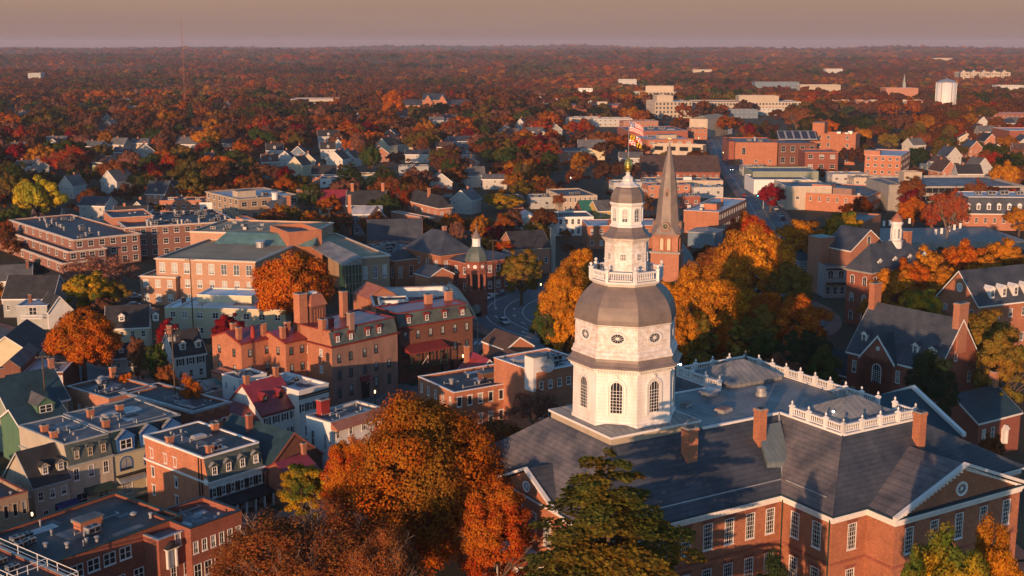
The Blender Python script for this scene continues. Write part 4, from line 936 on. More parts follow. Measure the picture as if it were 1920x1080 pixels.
m = MB(); m.box(-.75, -.5, 0, -.55, -.1, 2.5, WHITE); m.box(.55, -.5, 0, .75, -.1, 2.5, WHITE); m.box(-.9, -.7, 2.5, .9, .0, 2.7, WHITE); m.hexa([(-1, -.8, 2.7), (1, -.8, 2.7), (1, 0, 2.7), (-1, 0, 2.7)], [(-.05, -.8, 3.4), (.05, -.8, 3.4), (.05, 0, 3.4), (-.05, 0, 3.4)], SHING); m.box(-.5, -.06, 0, .5, 0, 2.3, WHITE); m.build('door_porch', b, (1.6, -.02, 3.6))
b = B('shop_building', 'small brick shop with dark parapet and flat pale roof beneath the orange gable wall', 'building', (357, 992), 7.5, 51, xr=453, xl=285, wall=BR2, roof=('flat', .8), rmat=MEMG, trim=BLACK, win={'R': [W_(6, 1, .8, 1.6, z=(3.2, 6.4)), W_(5, 1, 1.2, 1.9, z=(.2, 3), gm=GLASSD)]})
b = B('shop_building', 'tan brick shop with three tall narrow windows at the left edge', 'building', (-70, 955), 8, 47, xr=52, d=11, wall=BR4, roof=('flat', .5), rmat=MEMB, trim=BR2, win={'R': [W_(7, 1, .7, 1.9, z=(4.2, 7.4), st='hood', fm=BEIGE), W_(4, 1, 1.6, 2, z=(.4, 3.6), gm=GLASSD)]})
b = B('roof_terrace_building', 'flat roofed building with white pipe railings at the very bottom left', 'building', (72, 1118), 10, 53, w=5, d=16, wall=BR2, roof=('flat', .3), rmat=MEMB, trim=METAL)
for (p, q) in (((0, 0), (5, 0)), ((0, 0), (0, 16)), ((0, 6), (5, 6)), ((5, 0), (5, 16))):
    rl = MB(); 
    for z in (10.5, 11.1): rl.tube((*p, z), (*q, z), .05, .05, WHITE, 6)
    n = 4
    for i in range(n + 1): rl.tube((p[0] + (q[0] - p[0]) * i / n, p[1] + (q[1] - p[1]) * i / n, 10), (p[0] + (q[0] - p[0]) * i / n, p[1] + (q[1] - p[1]) * i / n, 11.1), .05, .05, WHITE, 6)
    rl.build('railing', b)
roofstuff(b, [('ac', 2.4, 9, 9.7, .7), ('ac', 2.8, 12, 9.7, .6)])
b = B('gabled_house', 'white gabled house with mossy black roof, twin dormers and navy awning', 'house', (64, 914), 6.5, 49, xr=129, d=8.5, wall=BEIGE, roof=('gable', 'x', 4.4, .3), rmat=SHING, trim=GREYW, win={'R': [W_(3, 1, .85, 1.4, z=(3.4, 6.2)), W_(1, 1, .9, 2.0, x=(0, 3), z=(0, 3), gm=GLASSD)], 'L': W_(3, 1, .7, 1.0, z=(4, 6.4))})
for t in (2.4, 4.9): dormer(b, 'R', b['w'], b['d'], 0, 0, t, 1.0, 7.6, 1.03, 1.2, 1.3, BEIGE, SHING)
m = MB(); m.hexa([(3, -1.5, 2.0), (6.6, -1.5, 2.0), (6.6, -.05, 2.0), (3, -.05, 2.0)], [(3, -1.45, 2.2), (6.6, -1.45, 2.2), (6.6, -.05, 3.1), (3, -.05, 3.1)], AWN); m.build('awning', b)
b = B('row_building', 'beige rendered building with flat roof and three round-headed mansard dormers', 'building', (128, 874), 8, 48, xr=211, xl=38, wall=BEIGE, roof=('mansard', 3.1, .9, 'R', MEMG), rmat=MANS, trim=GREYW, win={'R': [W_(3, 1, .95, 1.9, z=(4.6, 8)), W_(2, 1, 1.9, 2.2, z=(.3, 4), gm=GLASSD)], 'L': W_(3, 1, .8, 1.5, z=(8, 11) if 0 else (4, 7))})
for t in (1.6, 3.8, 6.0): dormer(b, 'R', b['w'], b['d'], 0, 0, t, .25, 8.6, 3.4, 1.1, 1.5, MANS, MANS, TRIMT, 'round')
roofstuff(b, [('ch', .6, 5, 11), ('ch', 1.2, 9, 11), ('vent', 4, 7, 11.1)])
m = MB(); m.hexa([(2.2, -1.3, 3.0), (6.6, -1.3, 3.0), (6.6, -.05, 3.0), (2.2, -.05, 3.0)], [(2.2, -1.25, 3.15), (6.6, -1.25, 3.15), (6.6, -.05, 3.9), (2.2, -.05, 3.9)], DKGRN); m.build('awning', b)
b = B('row_building', 'cream shopfront building with three bright blue dormers and grey flat roof', 'building', (212, 853), 7.8, 47, xr=345, d=15, wall=CREAM, roof=('mansard', 3.4, .8, 'R', MEMG), rmat=TEALR, trim=GREYW, win={'R': [W_(3, 1, 2.2, 2.3, z=(4.2, 7.6), st='arch', fm=BLUE), W_(3, 1, 1.8, 2.0, z=(.4, 3.4), st='fine', fm=WHITE)]})
for i in range(3): dormer(b, 'R', b['w'], b['d'], 0, 0, b['w'] * (i + .55) / 3.1, -.1, 8.2, 5, 3.0, 2.0, BLUE, SEAM, WHITE, 'gable', ww=2.0, wh=1.5, wst='pair')
roofstuff(b, [('ch', 1.0, 3.5, 11.2), ('ch', 6.8, 9.5, 11.2), ('ch', 2.2, 10.5, 11.2), ('hatch', 4.6, 8.5, 11.2, 1.2), ('vent', 3, 6.5, 11.2), ('vent', 2.2, 7, 11.2), ('vent', 4.4, 5.6, 11.2)])
m = MB(); m.hexa([(.4, -1.3, 3.2), (5.0, -1.3, 3.2), (5.0, -.05, 3.2), (.4, -.05, 3.2)], [(.4, -1.25, 3.35), (5.0, -1.25, 3.35), (5.0, -.05, 4.1), (.4, -.05, 4.1)], METAL); m.build('awning', b)
m = MB(); m.box(.2, -.9, 4.12, 12, 0, 4.3, BLACK); m.build('shop_canopy', b)
b = B('mansard_building', 'tall brick building with sunlit orange side wall, black mansard and white front', 'building', (391, 905), 6.6, 48, xr=494, xl=273, wall=BR, roof=('mansard', 3.4, 1.0, 'R', MEMB), rmat=MANS, trim=WHITE, faces='LEB',
      win={'L': [W_(1, 2, .8, 1.6, x=(1.0, 2.8), z=(.4, 6.2), st='hood'), W_(1, 2, .8, 1.6, x=(7.2, 9.0), z=(.2, 6.0), st='hood')], 'R': []})
wb = MB(); wb.poly([(0, 0, -3), (b['w'], 0, -3), (b['w'], 0, 6.6), (0, 0, 6.6)], SIDEW); wb.build('front_wall', b)
for i in range(6): add_window(b, b['w'] * (i + .5) / 6, -.14, 4.2, 0, .75, 1.4, 'sash', WHITE, GLASSD, shutter=BLACK)
for i in range(4): dormer(b, 'R', b['w'], b['d'], 0, 0, b['w'] * (i + .5) / 4, .15, 7.3, 3.4, 1.25, 1.5, MANS, SEAM, WHITE, wst='sash')
for i in range(3): add_window(b, b['w'] * (i + .5) / 3, -.14, .6, 0, 1.2, 1.8, 'sash', WHITE, GLASSD)
m = MB(); m.hexa([(-.3, -2.4, 3.0), (b['w'] + .3, -2.4, 3.0), (b['w'] + .3, -.05, 3.0), (-.3, -.05, 3.0)], [(-.3, -2.4, 3.2), (b['w'] + .3, -2.4, 3.2), (b['w'] + .3, -.05, 3.9), (-.3, -.05, 3.9)], SHING)
for i in range(7): m.box(b['w'] * i / 6 - .12, -2.3, -.3, b['w'] * i / 6 + .12, -2.06, 3.0, WHITE)
m.build('porch', b)
m = MB(); m.box(-.12, .1, 6.2, -.01, .9, 7.0, WHITE); m.box(-.25, b['d'] * .55, 9.9, .25, b['d'] - .0, 10.25, WHITE); m.box(-.35, -.15, 6.25, .05, .5, 6.7, WHITE); m.build('gable_coping', b)
for y_ in (b['d'] - 1.9, b['d'] - 5.6, b['d'] - 8.1): add_window(b, -.02, y_, 7.0, R(-90), .8, 1.5, 'hood', WHITE, GLASSD)
m = MB(); m.tube((-.1, 2.2, 0), (-.1, 2.2, 9.8), .09, .09, BLACK); m.tube((-.1, 1.5, 0), (-.1, 1.5, 9.8), .09, .09, BLACK); m.build('downpipe', b)
roofstuff(b, [('ch', .6, 10.5, 9.9), ('ch', 2.2, 2.6, 9.9), ('hatch', 5, 9.5, 10, 1.0), ('ac', 3.6, 3.0, 10, .7), ('ch', 8.8, 10.8, 9.9)])
b = B('brick_house', 'brick house with teal hipped roof just behind the orange gable building', 'house', (499, 884), 5.2, 50, xr=604, d=15, wall=BRD, roof=('gable', 'y', 4.6, .2), rmat=TEALR, trim=BR2, win={'R': W_(3, 1, .9, 1.5, z=(1.6, 5))})
chimney(b, 4.2, 9, 7, 11.3, .9, .7, BR2); chimney(b, 1.5, 13, 5, 10.2, .9, .7, BR)
b = B('small_house', 'bright red roofed low house with slim chimney half hidden by the green tree', 'house', (548, 902), 3.8, 50, xr=600, d=7, wall=BR2, roof=('gable', 'x', 2.0, .3), rmat=SEAMR); chimney(b, 5.2, 3.4, 4, 7.6, .7, .5, BR3)
b = B('white_house', 'tall plain white building with grey flat roof and red box chimney', 'building', (621, 793), 9, 50, xr=716, xl=574, wall=WHITE, roof=('flat', .3), rmat=MEMG, trim=METAL, win={'L': [W_(2, 1, .8, 2.6, z=(3, 8)), W_(1, 1, .5, .6, x=(4, 7), z=(4, 7))], 'R': W_(4, 2, .9, 1.5)})
chimney(b, 2.6, 4.8, 8, 11.4, 1.8, 1.2, REDP); m = MB(); m.hexa([(-.1, -1.6, 7.9), (b['w'], -1.6, 7.9), (b['w'], -.0, 7.9), (-.1, -.0, 7.9)], [(-.1, -1.6, 8.05), (b['w'], -1.6, 8.05), (b['w'], -.0, 9.0), (-.1, -.0, 9.0)], RUST); m.build('porch_roof', b)
b = B('white_house', 'white shop with deep black cornice and five shuttered windows', 'building', (560, 734), 9.4, 49, xr=616, d=12, wall=SIDEW, roof=('flat', .4), rmat=MEML, trim=WHITE, win={'R': [W_(4, 1, .8, 1.5, z=(4.6, 7.6), sh=BLACK), W_(2, 1, 1.3, 2.0, z=(.2, 3.2), gm=GLASSD)]})
m = MB(); m.box(-.1, -.35, 8.3, b['w'] + .1, -.01, 8.6, BLACK); m.box(-.05, -.2, 7.9, b['w'] + .05, -.01, 8.05, BLACK); m.build('cornice', b)
m = MB(); m.box(1.6, -.22, 3.75, 5.4, -.08, 4.45, BLACK); m.box(1.7, -.24, 4.36, 5.3, -.225, 4.4, METAL); m.build('shop_sign', b)
roofstuff(b, [('ac', 3, 6, 9, .6), ('ac', 5, 7, 9, .6), ('ch', .8, 8, 9.4, 1.2)])
b = B('tavern_house', 'white fronted inn with dark red gabled roof, two dormers and black shutters', 'house', (492, 778), 6.4, 50, xr=558, d=10, wall=SIDEW, roof=('gable', 'x', 4.6, .3), rmat=SEAMR, trim=REDT, win={'R': [W_(4, 2, .75, 1.3, z=(.6, 6.3), sh=BLACK)]})
for t in (2.0, 5.6): dormer(b, 'R', b['w'], b['d'], 0, 0, t, 1.6, 8.0, .92, 1.2, 1.1, REDT, SEAMR, BLACK)
chimney(b, .7, 5, 9, 12.6, .9, .7); chimney(b, b['w'] - .6, 5, 9, 12.8, .9, .7)
b = B('brick_shop', 'brick building with dark flat roof and panelled parapet, centre of the shopping street', 'building', (361, 773), 9, 52, xr=430, xl=228, wall=BR2, roof=('flat', .3), rmat=MEMB, trim=METAL, win={'R': [W_(3, 1, 1.1, 2.1, z=(3.4, 7.2), st='hood'), W_(2, 1, 1.6, 2, z=(0, 3), gm=GLASSD)]}, cornice=.4)
m = MB()
for i in range(3): m.box(b['w'] * (i + .2) / 3, -.1, 8.0, b['w'] * (i + .75) / 3, -.02, 8.5, BR)
m.build('parapet_panel', b)
b = B('brick_shop', 'brick building with black flat roof and sunlit left wall of tall pale windows', 'building', (204, 748), 9, 52, w=10, xl=125, wall=BR3, roof=('flat', .3), rmat=MEMB, trim=METAL, win={'L': W_(5, 1, .8, 2.2, x=(0, 12), z=(3.4, 7), gm=GLASSP)})
roofstuff(b, [('ac', 3.5, 8, 8.7, .7), ('ac', 5.0, 9.3, 8.7, .7), ('ac', 6.2, 10.4, 8.7, .8), ('vent', 4.2, 9.0, 8.7, 2), ('vent', 5.6, 10.4, 8.7, 2), ('ch', 9.4, 12.5, 9, 1.4)])
b = B('green_house', 'dark green clapboard house with white windows and gabled dormer', 'house', (42, 805), 7, 44, xr=131, d=9, wall=GREEN, roof=('gable', 'x', 2.4, .3), rmat=TEALR, trim=SIDEW, win={'R': W_(3, 2, 1.0, 1.6)})
dormer(b, 'R', b['w'], b['d'], 0, 0, 5.2, 2.4, 8.2, .5, 3.0, 1.6, GREEN, SHINGG, WHITE, wst='pair', ww=2.2)
b = B('green_house', 'tall sage house with big dark roof and skylight behind the green clapboard one', 'house', (16, 770), 8.5, 44, xr=128, d=12, wall=SAGE, roof=('gable', 'x', 4.5, .3), rmat=TEALR, trim=SIDEW, win={'R': W_(4, 2, .9, 1.4), 'L': W_(3, 2, .9, 1.4)}); chimney(b, 1.6, 6, 11, 14.6, .9, .7, BR3); chimney(b, 10.5, 6, 11, 14.8, .9, .7, BR3)
b = B('grey_house', 'small grey-green house with white windows cut by the left edge', 'house', (18, 800 - 0 + 8), 6.5, 40, w=3, d=10, wall=GREYW, roof=('gable', 'y', 1.8, .3), rmat=SHINGG, trim=SIDEW, win={'L': W_(4, 2, .9, 1.6)}) if 0 else None
b = B('red_roof_hall', 'long low building with maroon standing seam roof beside the dark flat roof', 'building', (452, 800), 5, 50, w=7, xl=345, wall=BR2, roof=('hip', 2.6, .4), rmat=SEAMRy, trim=REDT, win={'R': W_(3, 1, 1, 1.5)})
b = B('skylight_building', 'low building with dark roof and slanted glass skylights', 'building', (372, 742), 4.5, 48, xr=425, d=9, wall=BEIGE, roof=('flat', .4), rmat=MEMB, trim=METAL)
roofstuff(b, [('sky', 1.0, 2, 4.2, 1, 3.0, 2.6), ('sky', 4.6, 3, 4.2, 1, 3.4, 3.0), ('ch', .6, 8, 4.5, 1.5)])
b = B('white_flat_building', 'small white block with flat grey roof below the sunlit brick hotel wing', 'building', (447, 712), 8, 45, xr=500, xl=416, wall=SIDEW, roof=('flat', .3), rmat=MEMG, trim=WHITE, win={'L': W_(2, 2, .6, 1.2), 'R': W_(2, 2, .8, 1.5)}); roofstuff(b, [('vent', 2, 3, 7.7), ('ac', 3, 5, 7.7, .6)])
b = B('colonial_cottage', 'white cottage with black roof, two white dormers and black shutters', 'house', (328, 670), 5.4, 36, xr=385, xl=302, wall=SIDEW, roof=('gable', 'x', 4.6, .25), rmat=SHING, trim=WHITE, win={'R': [W_(3, 1, .85, 1.4, z=(2.8, 5.4), sh=BLACK), W_(3, 1, .9, 1.6, z=(.1, 2.7))], 'L': W_(2, 2, .8, 1.3)})
for t in (2.2, 5.6): dormer(b, 'R', b['w'], b['d'], 0, 0, t, .9, 6.5, 1.0, 1.3, 1.5, WHITE, SHING)
chimney(b, .4, 3.6, 8, 11.6, .8, .7, BR3)
b = B('cream_house', 'long cream house with plain dark roof and white dormers left of the red tree', 'house', (198, 616), 6.5, 12, xr=278, d=9, wall=CREAM, roof=('gable', 'x', 4.2, .3), rmat=SHING, trim=WHITE, win={'R': W_(4, 2, .9, 1.5)})
for t in (3.5, 11): dormer(b, 'R', b['w'], b['d'], 0, 0, t, 1.2, 7.7, .93, 1.3, 1.4, WHITE, SHING)
b = B('cream_apartment', 'cream building with wide snow-white flat roofs below the courthouse', 'building', (331, 576), 7.5, -8, xr=535, d=17, wall=CREAM, roof=('flat', .25), rmat=SNOW, trim=WHITE, win={'R': W_(7, 2, 1.5, 1.5, st='pair')})
block(b, -4.2, 2.5, 4.2, 12, 0, 6.8, CREAM, ('flat', .25), {'R': W_(1, 2, 1.3, 1.4, st='pair')}, SNOW, WHITE); block(b, 2, 8, 14, 9, 7.25, 9, CREAM, ('flat', .2), None, SNOW, WHITE); chimney(b, -1.5, 8, 6.6, 8.4, .9, .7, BRD)
b = B('balcony_house', 'small grey house with flat white roof and balcony at the left edge', 'house', (30, 574), 6, 4, xr=88, d=8, wall=GREYW, roof=('flat', .15), rmat=MEML, trim=WHITE, win={'R': [W_(1, 1, 1.9, 2, x=(2, 6), z=(3.2, 6), st='pair', gm=GLASSD), W_(1, 1, .9, 1.2, x=(6.5, 8.4), z=(3.2, 6))]})
m = MB(); m.box(1.5, -1.6, 3.0, 6.6, 0, 3.15, WHITE)
for i in range(18): m.box(1.5 + i * .3, -1.6, 3.15, 1.56 + i * .3, -1.54, 4.0, WHITE)
m.box(1.5, -1.64, 4.0, 6.7, -1.5, 4.08, WHITE); m.build('balcony', b); chimney(b, 2, 5, 5.5, 8, .8, .7, BRD)
b = B('dark_roof_house', 'house with broad black gable roof behind the flat roofed balcony house', 'house', (5, 560), 5, 2, xr=98, d=12, wall=GREYW, roof=('gable', 'x', 5, .3), rmat=SHING, trim=WHITE, win={'R': W_(5, 1, .9, 1.3)})
b = B('gable_house', 'small white gable house with dark roof in front of the bare pink tree', 'house', (90, 585), 4.5, 40, w=6, xl=84, d=7, wall=SIDEW, roof=('gable', 'y', 3.6, .3), rmat=SHING, trim=WHITE, win={'R': W_(1, 1, .9, 1.2)})
b = B('blue_gable_house', 'blue-grey gabled house top corner behind the black roof, left edge', 'house', (64, 548), 5.5, 20, xr=102, d=9, wall=GREYW, roof=('gable', 'y', 2.8, .4), rmat=SHINGG, trim=SIDEW, win={'R': W_(2, 1, .9, 1.2)})
b = B('pale_roof_house', 'white gabled house with pale grey roof below the dark blue-green tree', 'house', (0, 527), 6.5, 18, xr=58, d=11, wall=SIDEW, roof=('gable', 'x', 3.4, .4), rmat=SHINGG, trim=WHITE, win={'R': W_(3, 1, .9, 1.2)}); chimney(b, 7, 4, 8, 11.2, .8, .7, BRD)
b = B('tan_gable_house', 'wide yellowish gable with dark roof and bay windows at the left edge', 'house', (-40, 668), 5, 6, xr=66, d=16, wall=CREAM, roof=('gable', 'y', 4.2, .4), rmat=SHING, trim=SIDEW, win={'R': W_(5, 1, 1.2, 1.4, gm=GLASSP)})
b = B('brick_flat_shop', 'brick building with pale flat roof and white french windows under the orange tree', 'building', (40, 700), 5.5, 6, xr=118, d=13, wall=BRD, roof=('flat', .25), rmat=MEML, trim=WHITE, win={'R': W_(4, 1, 1.7, 2.2, z=(2.2, 5.2), st='pair', gm=GLASSP)})
b = B('brick_gable_house', 'dark brick party wall house with pale roof, left of the white french windows', 'house', (0, 690), 7, 6, xr=38, d=14, wall=BRD, roof=('gable', 'y', 1.6, .2), rmat=SHINGG)
b = B('stone_wall_house', 'dark brown low house between the orange tree and the cream house', 'house', (210, 672), 3.5, 20, w=5, d=6, wall=GREYW, roof=('gable', 'x', 2.4, .3), rmat=SHING, trim=WHITE, win={'R': W_(2, 1, .7, 1.1)}); dormer(b, 'R', b['w'], b['d'], 0, 0, 2, .8, 4.3, .8, 1, .9, WHITE, SHING)

# the hotel: red-roofed flatiron brick block
b = B('hotel', 'large brick hotel with green mansard, dark red metal roofs and tall chimneys', 'hotel', (622, 650), 12.2, 47, xr=745, d=12, wall=BR, roof=('mansard', 2.9, .9, 'R', SEAMR), rmat=MANS, trim=REDT, cornice=.5,
      win={'L': [W_(2, 2, .95, 1.5, x=(1.5, 11), z=(5.6, 13) if 0 else (5.4, 12.0))]}, faces='LEB')
w0 = b['w']; inn = b
wb = MB(); holes = {'R': []}
rw = [(1.7, z) for z in (1.6, 5.3, 8.7)] + [(4.6, z) for z in (1.6, 5.3, 8.7)] + [(8.2, z) for z in (5.3, 8.7)] + [(11.2, z) for z in (1.9, 5.3, 8.9)] + [(14.6, z) for z in (1.9, 5.3)]
for t, z in rw: holes['R'].append((t - .45, t + .45, z, z + (2.0 if z < 3 else 1.7)))
wall_faces(wb, w0, 12, 0, 0, -3, 12.2, PINK, holes, 'R'); wb.build('front_wall', inn)  # front wall in a muted pink, unlike the orange brick sides
for t, z in rw: add_window(inn, t, 0, z, 0, .9, 2.0 if z < 3 else 1.7, 'sash', BLACK, GLASSP)
for t in (1.7, 5.0, 9.4, 12.4): dormer(inn, 'R', w0, 12, 0, 0, t, .22, 12.7, 3.3, 1.15, 1.35, REDT, REDT, WHITE, 'round')
m = MB(); m.box(7.2, -.12, 0, 9.2, -.01, 3.9, BLACK); m.hexa([(6.9, -1.3, 3.9), (9.6, -1.3, 3.9), (9.6, 0, 3.9), (6.9, 0, 3.9)], [(6.9, -1.2, 4.1), (9.6, -1.2, 4.1), (9.6, 0, 4.7), (6.9, 0, 4.7)], REDT); m.build('entrance', inn)
gp_ = MB(); gp_.box(-.05, .5, 14.9, .35, 5.2, 15.3, BR3); gp_.build('gable_coping', inn)
chimney(inn, 5.6, .9, 11, 18.0, 1.1, 1.1, PINK); chimney(inn, 1.0, 10.8, 12, 21.2, 2.0, 1.9, BR); chimney(inn, .3, 3.2, 14, 17.2, .9, 1.4, BR); chimney(inn, 3.6, 4.5, 14, 16.8, .9, .8, REDP); chimney(inn, 10.5, 9.0, 14, 20.5, 1.3, 1.2, BR3)
# west wing, stepping back to the left
block(inn, -5.2, 7.8, 5.2, 10, 0, 12.6, BR, ('gable', 'x', 1.4, .2), {'R': W_(2, 3, .95, 1.5, z=(2.0, 12.4), fm=BLACK, gm=GLASSP), 'L': W_(2, 3, .95, 1.5, fm=BLACK)}, SEAMR, REDT)
block(inn, -11.6, 13.5, 8.0, 10, 0, 12.6, BR, ('gable', 'x', 1.6, .2), {'R': W_(2, 3, .95, 1.5, z=(2, 12), fm=BLACK, gm=GLASSP), 'L': W_(2, 3, .95, 1.5, z=(2, 12), fm=BLACK, gm=GLASSP)}, SEAMR, REDT)
block(inn, -14.4, 13.0, 2.8, 7, 0, 6.4, BR3, ('hip', .9, .2), {'L': W_(3, 1, .5, 1.2, z=(2.6, 6)), 'R': W_(1, 1, .7, 1.2)}, RUST, REDT)
for x, y in ((-11, 15), (-9.5, 19), (-5.5, 14.5), (-4.6, 9.4), (-1.5, 12)): chimney(inn, x, y, 12.5, 15.6, 1.0, .8, BR)
for x, y in ((-8, 14.6), (-3.2, 10.2)): v = MB(); v.lathe([(.5, 13), (.45, 14.6), (.25, 15), (.25, 15.6)], 8, REDP); v.build('roof_vent', inn, (x, y, 0))
# belvedere with small mansard
v = MB(); v.box(0, 0, 14, 3.6, 3.6, 18.4, BRD); v.build('belvedere', inn, (2.6, 9.4, 0))
v = MB(); v.hexa([(-.3, -.3, 18.4), (3.9, -.3, 18.4), (3.9, 3.9, 18.4), (-.3, 3.9, 18.4)], [(.5, .5, 20.6), (3.1, .5, 20.6), (3.1, 3.1, 20.6), (.5, 3.1, 20.6)], RUST); v.box(1.1, 1.1, 20.6, 2.4, 2.4, 21.0, WHITE); v.build('belvedere_roof', inn, (2.6, 9.4, 0))
for dx, dy, rz in ((3.7, 9.36, 0), (5.0, 9.36, 0), (2.56, 12, -90), (2.56, 10.7, -90)): add_window(inn, dx, dy, 15.2, R(rz), .8, 2.4, 'sash', BR, GLASSP)
b = B('hotel_wing', 'dark brick hotel wing with long red roof, green mansard dormers and two-storey porch', 'hotel', (748, 614), 12.2, 36, xr=886, d=9.5, wall=BRD, roof=('mansard', 2.7, .9, 'RE', SEAMR), rmat=MANS, trim=REDT, cornice=.45,
      win={'R': [W_(6, 2, .9, 1.7, z=(4.4, 12), fm=BLACK, gm=GLASSP), W_(4, 1, 1.0, 2.2, z=(.3, 4), gm=GLASSD, x=(9, 20), fm=BLACK)]})
for i in range(4): dormer(b, 'R', b['w'], b['d'], 0, 0, b['w'] * (i + .55) / 4.1, .2, 12.7, 3.0, 1.2, 1.35, REDT, REDT, WHITE, 'round')
m = MB()
for z in (.2, 3.6): m.box(1, -3.2, z, 10, -.02, z + .2, DKGRN)
m.hexa([(.6, -3.6, 7.0), (10.4, -3.6, 7.0), (10.4, -.02, 7.0), (.6, -.02, 7.0)], [(.6, -3.6, 7.2), (10.4, -3.6, 7.2), (10.4, -.02, 8.3), (.6, -.02, 8.3)], REDT)
for i in range(6):
    x = 1.1 + i * 1.75; m.box(x, -3.15, .4, x + .16, -2.99, 7.0, DKGRN)
m.box(1, -3.15, 4.5, 10, -3.08, 4.6, DKGRN); m.build('porch', b)
for x, y in ((11, 6), (16.5, 6.5)): chimney(b, x, y, 14.5, 17.0, 1.5, 1.1, BR3)
INNW = b

b = B('brick_flat_building', 'brick building with white cornice and dark flat roof left of the dome tower', 'building', (851, 737), 7.6, 33, xr=1042, xl=784, wall=BR, roof=('flat', .35), rmat=MEMB, trim=WHITE, win={'L': W_(5, 2, .7, 1.7), 'R': W_(10, 2, 1.0, 1.8, st='hood')})
roofstuff(b, [('pent', 9.4, 5.4, 7.3, 1, 3.2, 1.8, 1.1, BRD), ('vent', 3, 6, 7.3, 1.5), ('vent', 13.2, 6, 7.3, 1.5), ('vent', 14.8, 8.2, 7.3, 1.5), ('vent', 8, 8.4, 7.3), ('vent', 7.4, 3.5, 7.3)])
b = B('small_house', 'small sunlit orange gable with dark red roof behind the flat brick roof', 'house', (892, 706), 6, 30, xr=942, d=7, wall=BR, roof=('gable', 'y', 3.0, .2), rmat=SEAMRy, trim=WHITE); chimney(b, 1.2, 6, 7, 10.8, .9, .7, BR)
b = B('small_house', 'low house with nearly black hip roof beside the white chimney wall', 'house', (960, 690), 6.5, 30, xr=1008, d=10, wall=BRD, roof=('hip', 2.2, .3), rmat=SHINGB, trim=REDT)
b = B('brick_hall', 'sunlit brick building with rooftop machinery, white slab wall and satellite dish', 'building', (1006, 700), 10.5, 36, xr=1108, d=13, wall=BR, roof=('flat', .3), rmat=MEML, trim=WHITE, win={'R': W_(6, 2, .9, 1.5)})
roofstuff(b, [('ac', 4, 3.5, 10.2, .9), ('ac', 6.2, 3.2, 10.2, .9), ('ac', 5.5, 6, 10.2, .8), ('hatch', 3.5, 9, 10.2, 1.8), ('ac', 8.6, 5.6, 10.2, 1.1), ('ac', 8.2, 8, 10.2, .9), ('pent', -.6, .1, 7, 1, 3.0, 2.6, 6.2, WHITE), ('dish', 2.2, -.3, 11.4)])
b = B('small_house', 'narrow brick gable house with pale stepped roof edge left of the satellite dish', 'house', (948, 656), 8, 33, xr=1000, d=9, wall=BR, roof=('gable', 'y', 2.2, .2), rmat=SHINGB, trim=WHITE, win={'R': W_(2, 2, .8, 1.3)})

# ------------------------------------------------------------------ middle distance, left
b = B('courthouse', 'sprawling brick courthouse with tan cornices, pale roofs and teal roof strip', 'courthouse', (292, 484), 12.6, -11, xr=478, d=34, wall=BRC, roof=('flat', .4), rmat=GRAVEL, trim=PALE, cornice=.5, far=True,
      win={'R': [W_(8, 1, 1.7, 2.9, z=(8.2, 11.8), st='pair', gm=GLASSP), W_(8, 1, 1.5, 2.2, z=(4.0, 7.6), st='pair', gm=GLASSP), W_(8, 1, 1.5, 2.0, z=(.2, 3.6), st='pair', gm=GLASSP)], 'L': W_(8, 3, 1.4, 2.2, gm=GLASSP)})
block(b, -4, -2, 10.5, 12, 0, 7.9, BRC, ('flat', .4), {'R': W_(3, 2, 1.5, 2.1, st='pair', gm=GLASSP), 'L': W_(3, 2, 1.3, 2, gm=GLASSP)}, GRAVEL, PALE, far=True, cornice=.35)
block(b, -6, 14, 12, 22, 0, 10, BRC, ('flat', .4), {'L': W_(7, 2, 1.2, 2.6, gm=GLASSP), 'R': W_(1, 2, 1.4, 2.2, gm=GLASSP)}, GRAVEL, PALE, far=True, cornice=.35)
m = MB(); w_, d_ = b['w'], b['d']; m.hexa([(4, d_ - 6, 12.3), (w_ + 6, d_ - 6, 12.3), (w_ + 6, d_ + .5, 12.3), (4, d_ + .5, 12.3)], [(6, d_ - .6, 15.0), (w_ + 6, d_ - .6, 15.0), (w_ + 6, d_, 15.1), (6, d_, 15.1)], SEAMT); m.build('teal_roof', b)
block(b, -6, d_, 36, 26, 0, 14.8, BRC, ('flat', .4), {'L': W_(8, 2, 1.3, 2.6, z=(7, 14), gm=GLASSP)}, GRAVEL, PALE, far=True, cornice=.4)
for i, (x, y) in enumerate(((2, 8), (5, 12), (7, 6), (9, 15), (12, 9), (14, 17), (17, 8), (4, 20), (20, 12))): acunit(b, x - 4, y + d_, 14.4, .9, .4 * i)
v = MB(); v.lathe([(1.2, 12.2), (1.2, 13.6), (1.5, 13.7), (1.5, 14.0)], 12, METAL); v.build('roof_vent', b, (20, d_ - 9, 0))
b = B('courthouse_box', 'plain brick box with hollow roof rising from the courthouse roofs', 'building', (541, 436), 16.5, 30, xl=506, xr=603, wall=BR, roof=('flat', 1.2), rmat=MEMG, trim=PINK, far=True)
b = B('courthouse_wing', 'pale roofed brick courthouse wing with green glass entrance atrium', 'courthouse', (675, 483), 12, 27, xr=730, d=46, wall=BR4, roof=('flat', .3), rmat=GRAVEL, trim=PALE, cornice=.5, far=True, win={'R': W_(3, 1, 1.3, 3.6, z=(4, 11), st='pair', gm=GLASSP)})
m = MB(); m.box(-4.8, -1.2, -1, -.02, 4, 10.2, GLASSG)
for i in range(6): m.box(-4.85 + i * .96, -1.27, -1, -4.77 + i * .96, -1.19, 10.3, TRIMT)
for z in (2.5, 5, 7.6): m.box(-4.85, -1.26, z, 0, -1.2, z + .08, TRIMT)
m.build('glass_atrium', b)
